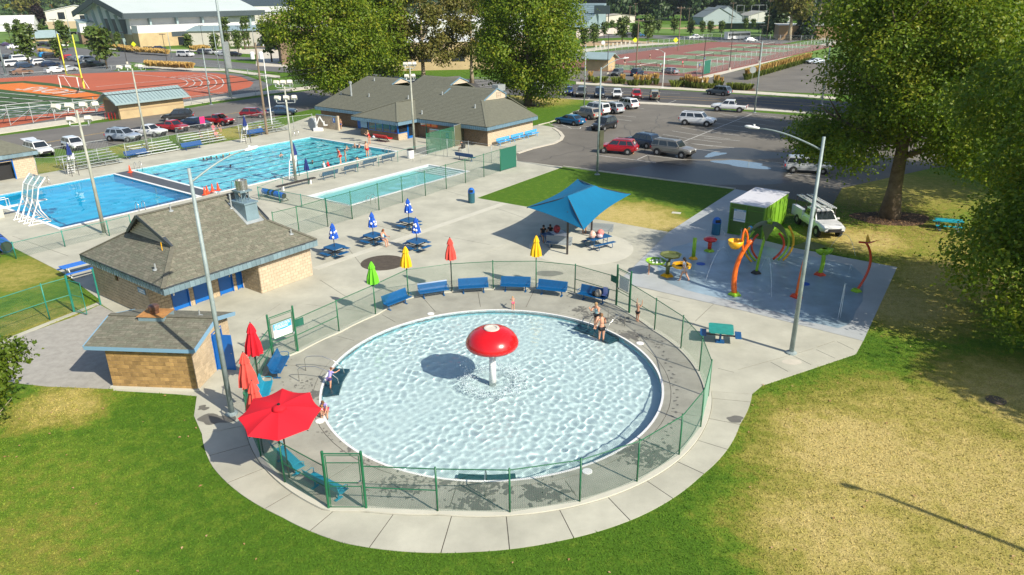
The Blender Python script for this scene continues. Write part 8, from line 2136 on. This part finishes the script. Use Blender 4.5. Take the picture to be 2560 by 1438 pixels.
person('girl with long auburn hair sitting at a blue table looking at a phone',(TABLES[1][0]+.72,TABLES[1][1]-.35),-35,1.6,SIT,top=cGy,bottom=C('denim',(.05,.1,.2)),hair=(.22,.07,.02),long_hair=True,z=.56,fem=True,sleeve=0)
person('man in white shirt standing under the canopy bent over a child',G(1464,583),200,1.72,(20,25,(6,6),(-4,4),(35,30,8),(30,35,8)),'skin_tan',top=cW,bottom=C('grey_shorts',(.2,.2,.22)),hair=DRK)
person('child in red shirt standing in front of the man under the canopy',G(1457,584),20,1.12,ST,'skin_tan',top=cR,bottom=cK,hair=BRN)
person('person in black clothes sitting on the canopy table bench',(on(TT1,R(25),-.55,.68)),-75,1.62,SIT,'skin_tan',top=cK,bottom=cK,hair=DRK,z=.55)
person('second dark haired person in black across the canopy table',(on(TT1,R(25),.1,.75)),-100,1.5,SIT,'skin_tan',top=cK,bottom=cK,hair=DRK,z=.55,long_hair=True)
person('tiny toddler in white nappy at the splash pad play table',G(1621,686),20,.88,(4,5,(6,6),(-2,4),(70,10,10),(75,10,10)),bottom=cW,hair=BRN,legs=.1)
person('dark haired woman in white top and pale shorts walking by the play table',G(1709,703),150,1.62,WK,top=cW,bottom=C('pale_shorts',(.55,.55,.56)),hair=DRK,long_hair=True,fem=True)
F_=dict(fingers=False)
person('lifeguard in red shirt and shorts standing at near edge of the lap pool',G(852,410),215,1.75,(14,25,(8,6),(-6,4),(10,20,8),(5,15,8)),top=cR,bottom=cR,hair=BRN,**F_)
person('slim boy in pale trunks standing beside the red shirted lifeguard',G(865,405),200,1.45,ST,'skin_tan',bottom=cGy,hair=DRK,**F_)
person('shirtless lifeguard in red shorts standing at the lap pool edge',G(919,393),140,1.78,(6,20,(4,4),(-3,3),(0,20,14),(0,15,14)),bottom=cR,hair=BRN,**F_)
person('blonde lifeguard in red swimsuit at far side of the lap pool',G(924,361),175,1.7,HOLD,top=cR,bottom=cR,hair=BLO,fem=True,sleeve=0,legs=.1,**F_)
person('boy in blue trunks facing the clubhouse double doors',G(853,323),60,1.35,ST,bottom=cBl,hair=BLO,**F_)
person('child in white sitting on the near edge of the lap pool',G(811,418),140,1.1,SIT,top=cW,bottom=cW,hair=BLO,z=.1,**F_)
person('child in red sitting on the near edge of the lap pool',G(821,416),140,1.1,SIT,top=cR,bottom=cR,hair=BLO,z=.1,**F_)
person('woman in white top standing between the parked cars',G(1584,385),200,1.62,ST,top=cW,bottom=cGy,hair=(.3,.12,.05),**F_)
person('man in black sitting in the chair inside the small pool fence',(G(1156,379)),150,1.7,SIT,top=cK,bottom=cK,hair=DRK,z=.5,**F_)
for(p,zz,lab,c_,hr)in(((536,343),1.0,'woman in pink top sitting on the bleacher with towel',cPk,BLO),((550,341),1.1,'man in black shirt sitting on the bleacher',cK,DRK),((541,350),.5,'girl in pink sitting low on the bleacher',C('rose_cloth',(.7,.25,.25)),BRN),((502,350),.6,'person in dark clothes sitting at the left of the bleacher',cK,DRK),((651,335),.55,'woman in pale dress sitting beside the right bleacher',cGy,BRN)):
 person(lab,G(*p),-40,1.6,SIT,top=c_,bottom=c_,hair=hr,z=zz,**F_)
for(p,lab,sk,hr)in(((866,368),'blond swimmer standing near far side of lap pool','skin',(.5,.35,.2)),((702,385),'dark haired swimmer in the middle of the lap pool','skin',DRK),((779,400),'swimmer low in the water behind the floodlight pole','skin',BRN),((574,411),'dark haired swimmer near the left end of the lap pool','skin_tan',DRK),((893,395),'boy swimming just left of the shirtless lifeguard','skin',DRK),((510,394),'leftmost of the swimmers holding the far edge','skin_tan',DRK),((519,393),'second swimmer from left at the far edge','skin',DRK),((526,390),'third swimmer from left at the far edge','skin_tan',DRK),((543,389),'fourth swimmer from left at the far edge','skin',BRN),((556,386),'fifth swimmer from left at the far edge','skin',BLO),((572,383),'rightmost swimmer at the far edge near the guard chair','skin',BLO),((888,362),'child in water at the far edge below the blonde lifeguard','skin',BLO),((900,363),'second child in water at far edge below the blonde lifeguard','skin',BRN)):
 person(lab,G(p[0],p[1]+4,-.1),rnd.uniform(0,360),1.45,SW,sk,bottom=cBl,hair=hr,z=-.42 if p[0]>600 and p[0]!=779 else-.62,**F_)
for(p,lab,c_)in(((1562,165),'tennis player in dark clothes at left of the near court',cK),((1600,172),'tennis player in black by the net bench',cK),((1625,150),'tennis player in white at the back of the near court',cW),((1651,174),'tennis player in grey behind the rail',cGy),((1706,168),'tennis player in pink on the second court',cPk),((1748,176),'tennis player in blue on the second court',cBl),((1760,158),'tennis player in dark blue behind the black lamp',cBl)):
 person(lab,G(*p),rnd.uniform(0,360),1.7,WK,top=c_,bottom=cK if c_ is not cK else cW,hair=DRK,**F_)
# ================================================================== far ground
def gsheet(name,pts,mt,z):return poly_sheet(name,mt,GL(pts),z=z,depth=.04)
AF=M['asphalt_far']
gsheet('parking_lot_far_left',[(-60,118),(0,108),(60,112),(200,124),(300,140),(330,160),(280,178),(130,196),(0,202),(-80,204)],AF,.01)
gsheet('school_road',[(180,118),(300,131),(480,146),(700,166),(800,178),(1000,190),(1000,200),(800,188),(640,176),(330,156),(240,146),(150,124)],AF,.02)
gsheet('school_forecourt',[(300,127),(480,134),(640,145),(620,150),(460,145),(300,135)],AF,.015)
gsheet('grey_road_far',[(-60,68),(60,66),(120,78),(200,80),(200,86),(100,84),(0,76),(-60,76)],AF,.01)
gsheet('school_walk',[(200,118),(330,124),(520,124),(690,122),(760,140),(700,140),(520,129),(330,128)],M['kerb'],.03)
gsheet('school_walk',[(335,166),(400,176),(560,178),(700,196),(700,190),(560,172),(400,168),(340,160)],M['kerb'],.03)
gsheet('school_plaza',[(640,118),(700,120),(760,170),(640,165)],M['kerb'],.025)
gsheet('running_track',[(-200,210),(0,196),(160,186),(300,181),(450,180),(540,184),(600,192),(634,207),(625,218),(570,232),(480,245),(400,258),(240,280),(0,320),(-250,350)],M['track'],.03)
gsheet('track_apron',[(-60,196),(160,181),(300,177),(480,175),(600,185),(655,203),(680,212),(640,232),(500,255),(445,264),(300,290),(0,335),(-60,335)],AF,.02)
gsheet('field_turf',[(-200,220),(0,206),(62,203),(130,209),(262,233),(300,245),(250,264),(150,280),(0,300),(-200,330)],M['turf'],.05)
gsheet('end_zone',[(-20,213),(55,208),(160,220),(258,240),(252,251),(160,243),(0,224),(-20,221)],M['orange'],.07)
mk2=MB()
def lf(p,q,w_=.3,z=.08):s=strip(G(*p),G(*q),w_);mk2.add([(x,y,z)for x,y in s],[(0,1,2,3)])
for i in range(6):
 a=(-60+i*2,232+i*9.5);lf((-10,232+i*11),(240-i*20,254+i*8+(0)),.35)
for k in range(6):
 pts=[(500+k*18-90+60*math.sin(s),208-14*math.cos(s)*(1+.12*k)+0)for s in np.linspace(0,PI,9)]
 for i in range(8):lf(pts[i],pts[i+1],.22)
lf((240,218),(540,190),.3);lf((330,186),(500,202),.25);mk2.build('field_lines',M['paint'])['kind']='structure'
tz=bpy.data.objects.new('end_zone_lettering_base',None);COL.objects.link(tz);tz['kind']='structure';tz.name='field_markings'
_a,_b=G(72,221),G(192,234);text('end_zone_lettering','LIONS',M['paint'],tz,((_a[0]+_b[0])/2,(_a[1]+_b[1])/2,.09),(0,0,math.atan2(_b[1]-_a[1],_b[0]-_a[0])+PI),7.0,.01,sx=.95)
FS2=mat('infield_sand',(.42,.30,.16),.9,.1,.05,world=True);gf=mat('ball_field_grass',(.11,.20,.02),.9,.12,.03,world=True)
gsheet('ball_field_grass',[(1600,62),(1800,60),(1900,68),(1960,80),(1860,92),(1780,86),(1560,82),(1540,75)],gf,.03);gsheet('infield',[(1590,70),(1700,73),(1800,72),(1800,66),(1730,67),(1700,70)],FS2,.06);gsheet('school_lawn',[(420,120),(690,122),(690,132),(560,130),(420,129)],gf,.02)
gsheet('far_lawn',[(-40,82),(110,84),(190,80),(200,110),(110,108),(0,104)],gf,.01);gsheet('dry_strip',[(1450,105),(1560,100),(1660,108),(1560,112),(1450,116)],FS2,.02);gsheet('court_lawn',[(2000,130),(2110,108),(2160,140),(2060,150),(1965,148)],gf,.03)
gsheet('road_far',[(1440,90),(1560,85),(1760,92),(1930,98),(2100,75),(2110,84),(1940,112),(1760,101),(1560,94),(1440,98)],AF,.03)
gsheet('court_road',[(1440,136),(1640,118),(1760,108),(1900,92),(1930,100),(1800,116),(1640,146),(1530,165),(1440,160)],AF,.045);gsheet('court_road_walk',[(1440,126),(1560,112),(1700,106),(1700,109),(1560,118),(1440,133)],M['kerb'],.06)
gsheet('court_parking',[(1420,172),(1500,176),(1730,192),(1745,198),(1960,152),(2040,143),(2110,160),(2200,300-60),(1900,228),(1440,204),(1420,200)],M['asphalt'],.01);gsheet('planting_bed',[(1450,199),(1640,207),(1800,214),(1888,222),(1885,230),(1700,220),(1450,208)],M['mulch'],.04);gsheet('court_walk',[(1738,196),(1760,198),(2110,106),(2095,100)],M['kerb'],.03)
FTs=[FT.w(-1,-1),FT.w(tl+1,-1),FT.w(tl+1,tw+1),FT.w(-1,tw+1)];poly_sheet('tennis_surround',mat('court_red',(.235,.09,.07),.9,.06,.05,world=True),FTs,z=.06,depth=.05)
cg=mat('court_green',(.15,.22,.12),.9,.06,.05,world=True);tn_=MB()
for i in range(6):
 for j in range(1):
  x0=4+i*18;pts=[FT.w(x0,5),FT.w(x0+11,5),FT.w(x0+11,29),FT.w(x0,29)];poly_sheet('tennis_court',cg,pts,z=.085,depth=.02)
  for(a,b_)in(((x0,5),(x0,29)),((x0+11,5),(x0+11,29)),((x0,5),(x0+11,5)),((x0,29),(x0+11,29)),((x0+1.4,5),(x0+1.4,29)),((x0+9.6,5),(x0+9.6,29)),((x0+1.4,10.6),(x0+9.6,10.6)),((x0+1.4,23.4),(x0+9.6,23.4))):s=strip(FT.w(*a),FT.w(*b_),.12);tn_.add([(x,y,.09)for x,y in s],[(0,1,2,3)])
  t=thing('tennis_net',(*FT.w(x0-.6,17),.06),R(53.5),ordn[i]+' tennis net counted from the car park end of the courts','net','tennis nets');b=MB();b.cyl((0,0,0),(0,0,1.1),.06,n=6);b.cyl((12.2,0,0),(12.2,0,1.1),.06,n=6);b.build('post',M['dark_metal'],t);b=MB();b.box((6.1,0,1.0),(12.2,.02,.06));b.build('net_tape',M['paint'],t);b=MB();chain(b,(0,0),(12.2,0),.95,.45,.012);b.build('net',M['dark_metal'],t)['kind']='stuff'
tn_.build('court_lines',M['paint'])['kind']='structure'
# ================================================================== far buildings
def house(label,px,ang,L,D,h,wall,rm=None,rh=2.0,roof='gable',cat='house',name='house',ov=.4,z0=0,wins=(),two=None):
 o_=G(*px)if len(px)==2 else px;t=thing(name,(*o_[:2],z0),R(ang),label,cat);b=MB();b.bb(0,L,0,D,0,h)
 if roof=='gable':b.add([(0,0,h),(0,D,h),(0,D/2,h+rh),(L,0,h),(L,D,h),(L,D/2,h+rh)],[(0,2,1),(3,4,5)])
 if roof=='gableY':b.add([(0,0,h),(L,0,h),(L/2,0,h+rh),(0,D,h),(L,D,h),(L/2,D,h+rh)],[(0,1,2),(3,5,4)])
 b.build('wall',wall,t)
 if two:b=MB();b.bb(-.05,L+.05,-.05,D+.05,0,two[0]);b.build('base_wall',two[1],t)
 rm=rm or M['metal_roof'];T=.18;z=h+.02
 if roof=='gable':q=[[(-ov,-ov,z-ov*rh/D*2),(L+ov,-ov,z-ov*rh/D*2),(L+ov,D/2,z+rh),(-ov,D/2,z+rh)],[(L+ov,D+ov,z-ov*rh/D*2),(-ov,D+ov,z-ov*rh/D*2),(-ov,D/2,z+rh),(L+ov,D/2,z+rh)]]
 elif roof=='gableY':q=[[(-ov,-ov,z),(L/2,-ov,z+rh),(L/2,D+ov,z+rh),(-ov,D+ov,z)],[(L/2,-ov,z+rh),(L+ov,-ov,z),(L+ov,D+ov,z),(L/2,D+ov,z+rh)]]
 elif roof=='shed':q=[[(-ov,-ov,z),(L+ov,-ov,z),(L+ov,D+ov,z+rh),(-ov,D+ov,z+rh)]]
 else:q=[[(-ov,-ov,z+.1),(L+ov,-ov,z+.1),(L+ov,D+ov,z+.1),(-ov,D+ov,z+.1)]]
 for p in q:roof_plane('roof',t,p,rm,T)
 for(s0,s1,a,c,mm)in wins:
  b=MB();b.bb(s0,s1,-.12,-.02,a,c);b.build('window' if a>.3 else 'door',mm,t)
 return t
gd=M['glass_dark'];wp_=mat('white_metal_wall',(.68,.69,.68),.5,.04,.3);tb=M['tan_wall'];bb_=M['brown_shade_wall'];dr_=mat('dark_roof_shingle',(.07,.05,.04),.9,.15,.3);gr_=mat('charcoal_roof',(.05,.07,.08),.5,.06,.2)
# block shed with metal roof beside the street
sd=house('small tan block shed with blue-grey metal roof beside the track',(303,299),53,10.2,4.6,2.7,tb,M['metal_roof'],1.1,cat='shed',name='block_shed',ov=.8)
for k in range(22):b=MB();b.bar((-.8+k*.56,-.8,2.52),(-.8+k*.56,2.3,3.86),.05,.05);b.build('roof_seam',M['metal_roof'],sd)
b=MB();b.bb(-.05,0,.3,4.3,0,2.6);b.build('end_wall',bb_,sd);b=MB();b.bb(-.04,10.25,-.04,4.64,1.2,1.4);b.build('wall_band',mat('band_block',(.38,.28,.16),.9),sd)
rs=thing('stacked_hurdles',(*G(286,297),0),R(53),'tangle of small red hurdles leaning against the shed end wall','hurdles')
for k in range(7):b=MB();b.tube([(-k*.22,-.9,0),(-k*.22,-.9,1.0),(-k*.22,.3,1.0),(-k*.22,.3,0)],.03,5);b.build('hurdle_frame',M['red']if k%2 else M['dark_metal'],rs)
L1=50
gym=house('huge school gymnasium with pale grey roof and dark blue fascia',(335,117),48,L1,40,11.5,wp_,mat('pale_metal_roof',(.50,.56,.54),.5,.03,.1),5.0,'gable','gymnasium','gymnasium',3.0,two=(4.2,tb))
for a,c_ in(((-3,-3.1,10.6),(L1+3,-3.1,10.6)),):b=MB();b.bar(a,c_,.3,1.9);b.build('fascia',gr_,gym)
for s in(0,1):b=MB();b.bar((-3.1,-3.1 if not s else 45.1,10.7),(-3.1,21,16.2),2.0,.35,up=(1,0,0));b.build('rake_fascia',gr_,gym)
for k in range(5):b=MB();b.box((7+k*10,-.8,7.2),(.7,1.6,6.4));b.build('pilaster',M['metal_roof'],gym)
for k in range(5):b=MB();b.bar((-.5,6+k*7,.3),(-2.2,6+k*7,10.2+3.6-abs(2-k)*1.4),.6,1.0);b.build('gable_fin',M['metal_roof'],gym)
b=MB();b.bb(-.3,-.1,3,23,4.3,9.3);b.build('curtain_wall',gr_,gym)
house('white and tan entrance wing of the gymnasium with dark canopy',(352,119),48,36,5,7.2,wp_,wp_,.3,'flat','building','entrance_wing',.1,two=(4.8,tb),wins=((14,20,.1,3,gd),(25,30,.1,3,gd),(12,32,3.2,4.9,gr_)))
house('white and brown annex at the left end of the gymnasium',(208,111),35,18,10,8,wp_,M['metal_roof'],.9,'shed','building','annex',.3,two=(4.2,bb_),wins=((2,3.2,.05,2.4,gr_),))
house('long pale grey school wing right of the gym',(475,118),8,62,14,5.5,mat('pale_block',(.50,.48,.42),.9,.06,.2),M['metal_roof'],1.2,'shed','building','school_wing',.6,wins=tuple((40+k*3.2,42.2+k*3.2,3.4,4.6,tb)for k in range(5)))
house('pale school block with white roof behind the long wing',(560,88),8,70,20,10,mat('cream_panel',(.56,.54,.48),.8,.05,.2),wp_,.3,'flat','building','school_block',.5)
house('charcoal mono-pitch theatre roof with white fins',(585,62),8,58,22,11,wp_,gr_,9.0,'shed','building','theatre',.2)
house('tan two storey school block with three shaded windows',(690,125),12,40,18,11.2,tb,wp_,.3,'flat','building','school_block',.1,wins=((4,6.4,6,8.6,gr_),(9.2,11.6,6,8.6,gr_),(14.4,16.8,6,8.6,gr_)))
br=house('brown brick school block with raised lettering beside the trees',(706,162),20,30,12,9.2,bb_,wp_,.3,'flat','building','school_block',.1)
marks('wall_lettering',br,-.2,2.5,14,(7.4,6.0),.9,mat('raised_letters',(.12,.08,.05),.9),9,t=.15)
house('low tan school wing seen between the middle trees',(985,178),8,40,14,6.5,tb,wp_,.3,'flat','building','school_wing',.2,wins=((6,9,2,4,gd),(14,17,2,4,gd)))
house('white hall behind the thin middle trees',(1010,130),5,38,20,9,wp_,wp_,2,'gable','building','hall')
house('white and tan church building with arched dark window',(122,73),28,30,26,9.5,mat('church_cream',(.60,.58,.50),.8),mat('pale_roof',(.6,.6,.57),.7),3.2,'gableY','church','church',.5,two=(4.0,mat('church_tan',(.42,.34,.22),.9)),wins=((6,9.5,5.2,9.0,gd),(17,20.5,.2,7.2,gd)))
house('white tent roofed hall at the far left edge',(-30,80),20,22,12,4,wp_,wp_,4.0,'gable','house');house('dark brown roofed house behind the young trees at left',(42,64),15,26,14,3.2,mat('cream_wall',(.5,.45,.34),.9),dr_,3.2,'gable');house('tan roofed long house behind the dark roofed one',(15,50),10,36,14,4,mat('cream_wall_b',(.55,.5,.4),.9),mat('tan_shingle',(.36,.30,.22),.9),3,'gable');house('low flat pale house at the left edge',(-10,60),10,34,12,3.2,wp_,mat('pale_flat_roof',(.55,.55,.5),.9),.8,'gable')
house('small field shed with blue-grey roof in the left lawn',(75,112),45,14,7,3,tb,M['metal_roof'],2.0,'gable','shed','field_shed',1.0)
house('red fronted shop building behind the theatre',(655,40),8,60,30,7,tb,mat('maroon_roof',(.2,.05,.04),.8),2,'flat','shop','shop',.5,wins=((2,26,1,5,M['red']),(38,54,4,6.5,gd)))
house('tan stepped building beyond the red shop',(700,34),8,60,30,12,mat('pale_tan',(.5,.44,.33),.9),None,.5,'flat','building','far_building',.2)
ts=house('small tan shed with green-blue roof beside the tennis courts',(1465,176),-30,5.5,4.5,3.0,tb,M['metal_roof'],1.0,'gable','shed','tennis_shed',.7)
house('long low tan hall behind the spruce at the courts end',(1945,100),-12,90,14,5.2,mat('orange_tan',(.36,.23,.12),.9,.1,.2),wp_,.4,'flat','hall','hall',.4,wins=((50,56,1.5,3.2,gd),))
for px,lab,c_,rh in(((1757,63),'grey gabled house nearest the ball field',(.30,.36,.38),5),((1780,60),'second grey gabled house right of the first',(.28,.34,.36),5.5),((1528,48),'brown roofed house beyond the scoreboard',(.35,.27,.2),3),((1515,58),'white concession hut behind the scoreboard',(.65,.6,.52),1),((1870,58),'low pale house behind the backstop',(.5,.5,.46),2.5),((1910,56),'pale roofed house seen left of the poplar',(.45,.45,.42),2.5)):house(lab,px,10,18,14,4,mat('house_wall',c_,.9),mat('house_roof',tuple(v*.6 for v in c_),.9),rh,'gableY')
wl=thing('stone_wall',(*G(1440,96),0),0,'long white block wall in front of the stadium seating','wall');p0,p1,p2=Vector(G(1440,96)),Vector(G(1482,93)),Vector(G(1572,78));b=MB();b.bar((0,0,1.5),(*(p1-p0),1.5),.4,3.6);b.bar((*(p1-p0),1.2),(*(p2-p0),1.2),.4,2.6);b.build('wall',mat('pinkish_block',(.56,.49,.45),.9,.08,.3),wl)
t=thing('stadium_stand',(*G(1445,74),0),R(-37),'steep grey stadium seating bank with dark press rail on top','grandstand');b=MB();b.add([(-40,0,1),(3,0,1),(3,22,12),(-40,22,12),(-40,0,0),(3,0,0),(3,22,0),(-40,22,0)],[(0,1,2,3),(5,6,2,1),(6,7,3,2),(7,4,0,3)]);b.build('seating_bank',mat('seating_grey',(.22,.30,.33),.6,.1,.3),t)
for k in range(12):b=MB();b.bar((-40,1.8*k,1.1+.9*k),(3,1.8*k,1.1+.9*k),.3,.3);b.build('seat_row',M['metal_roof'],t)
b=MB();b.bar((-40,22,12.8),(3,22,12.8),.2,1.6);b.build('press_rail',M['black'],t)
t=thing('scoreboard',(*G(1503,72),0),R(-20),'scoreboard panel on dark posts by the white wall','scoreboard');b=MB();b.bb(-4,4,0,.5,7,11);b.build('panel',gr_,t)
for x in(-3.5,3.5):b=MB();b.bb(x-.2,x+.2,.1,.4,0,7);b.build('post',M['dark_metal'],t)
for lab,px,px2,h_ in(('yellow football goal post behind the scoreboard',(1481,64),(1495,64),8),):t=thing('goal_post',(*G(*px),0),0,lab,'goal post');b=MB();b.cyl((0,0,0),(0,0,11),.12);b.cyl((5.6,0,3),(5.6,0,11),.12);b.cyl((0,0,3),(5.6,0,3),.12);b.build('goal_frame',M['yellow_pipe'],t)
gp0=G(211,221);gy_=mat('goal_yellow',(.72,.72,.08),.5);t=thing('goal_post',(*gp0,0),0,'yellow forked football goal post at the end zone','goal post')
z1=3.3;A=Vector((*G(204,193,z1),z1))-Vector((*gp0,0));c_=Vector((*G(159,186,z1),z1))-Vector((*gp0,0));c_=A+(c_-A).normalized()*7.1;mid_=A.lerp(c_,.0);b=MB();b.tube([(0,0,0),(0,0,1.6),(A.x*.6,A.y*.6,2.8),A],.16,8);b.build('gooseneck',gy_,t);b=MB();b.cyl(A,c_,.12,n=8);b.build('crossbar',gy_,t)
for q in(A,c_):b=MB();b.cyl(q,q+Vector((0,0,7.4)),.11,n=8);b.build('upright',gy_,t)
s0,s1=Vector(G(153,221)),Vector(G(199,225));d=s1-s0;t=thing('soccer_goal',(*s0,0),math.atan2(d.y,d.x),'white soccer goal frame in front of the yellow goal post','soccer goal');b=MB();b.tube([(0,0,0),(0,0,2.44),(d.length,0,2.44),(d.length,0,0)],.1,6);b.build('goal_frame',M['white'],t);b=MB();b.tube([(0,0,2.4),(0,1,2.4),(0,2,0),(d.length,2,0),(d.length,1,2.4),(d.length,0,2.4)],.05,6);b.build('rear_frame',M['white'],t)
t=thing('grandstand',(*G(-40,322),0),R(48),'grey aluminium stand seen from behind at the left edge','grandstand')
for k in range(5):b=MB();b.box((12,.5+k*.7,2.3-k*.4),(30,.35,.06));b.build('seat_plank',M['aluminium'],t)
for k in range(11):b=MB();b.bar((-2.5+k*2.9,0,0),(-2.5+k*2.9,0,2.9),.08);b.bar((-2.5+k*2.9,0,.1),(.4+k*2.9,0,2.0),.04);b.bar((-2.5+k*2.9,0,2.1),(-2.5+k*2.9,3.5,.2),.06);b.build('frame',M['grey_metal'],t)
b=MB();b.cyl((-3,0,2.9),(27,0,2.9),.05);b.cyl((-3,0,2.3),(27,0,2.3),.04);b.build('rail',M['grey_metal'],t)
t=thing('backstop',(*G(1884,62),0),R(-5),'tall mesh baseball backstop beyond the ball field','backstop')
for k in range(7):b=MB();b.cyl((k*4-10,0,0),(k*4-10,0,10),.12,n=6);b.build('post',M['grey_metal'],t)
for z in(3,6.5,10):b=MB();b.cyl((-10,0,z),(14,0,z),.1,n=6);b.build('rail',M['grey_metal'],t)
t=thing('dugout',(*G(1800,74),0),R(-4),'long low grey dugout shelter behind the infield fence','dugout');b=MB();b.bb(0,34,0,4,2.8,3.1);b.build('roof',M['metal_roof'],t);b=MB();b.bb(0,34,3.8,4,0,2.8);b.build('wall',gr_,t)
for p,q,lab in(((1518,170),(1546,173),'dark scroll rail section nearest the tan shed'),((1575,177),(1606,180),'dark scroll rail section in the middle of the court edge'),((1608,179),(1655,183),'dark scroll rail section right of the middle by the court edge')):
 a=Vector(G(*p));c_=Vector(G(*q));d=c_-a;t=thing('bike_rail',(*a,0),math.atan2(d.y,d.x),lab,'railing');b=MB();n=int(d.length/1.2);b.tube([(0,0,0),(0,0,1.1),(d.length,0,1.1),(d.length,0,0)],.06,5);b.cyl((0,0,.5),(d.length,0,.5),.05)
 for i in range(n):x=i*1.2;b.cyl((x,0,.5),(x+.6,0,1.1),.04,n=4);b.cyl((x+.6,0,1.1),(x+1.2,0,.5),.04,n=4)
 b.build('scroll_rail',M['dark_metal'],t)
for i in range(9):o=MB().box((0,0,.6),(.5,.5,1.3)).build('bollard',M['kerb']);o.location=(*G(1490+i*10.5,124-i*1.6),0);tag(o,ordn[i]+' pale stone bollard from the left along the far path','bollard','pale stone bollards by the far path')
# air between the camera and the hills
hz=MB();hz.bb(-9500,9500,-600,3900,-4.4,60);hz_=hz.build('haze',None)
hm=bpy.data.materials.new('haze_air');hm.use_nodes=True;nt=hm.node_tree;nt.nodes.clear();ov_=nt.nodes.new('ShaderNodeOutputMaterial');pv=nt.nodes.new('ShaderNodeVolumePrincipled');pv.inputs['Color'].default_value=(.72,.86,.95,1);pv.inputs['Density'].default_value=.00009;pv.inputs['Anisotropy'].default_value=.2;nt.links.new(pv.outputs[0],ov_.inputs['Volume'])
hz_.data.materials.clear();hz_.data.materials.append(hm);hz_['kind']='stuff'
flush_deferred()
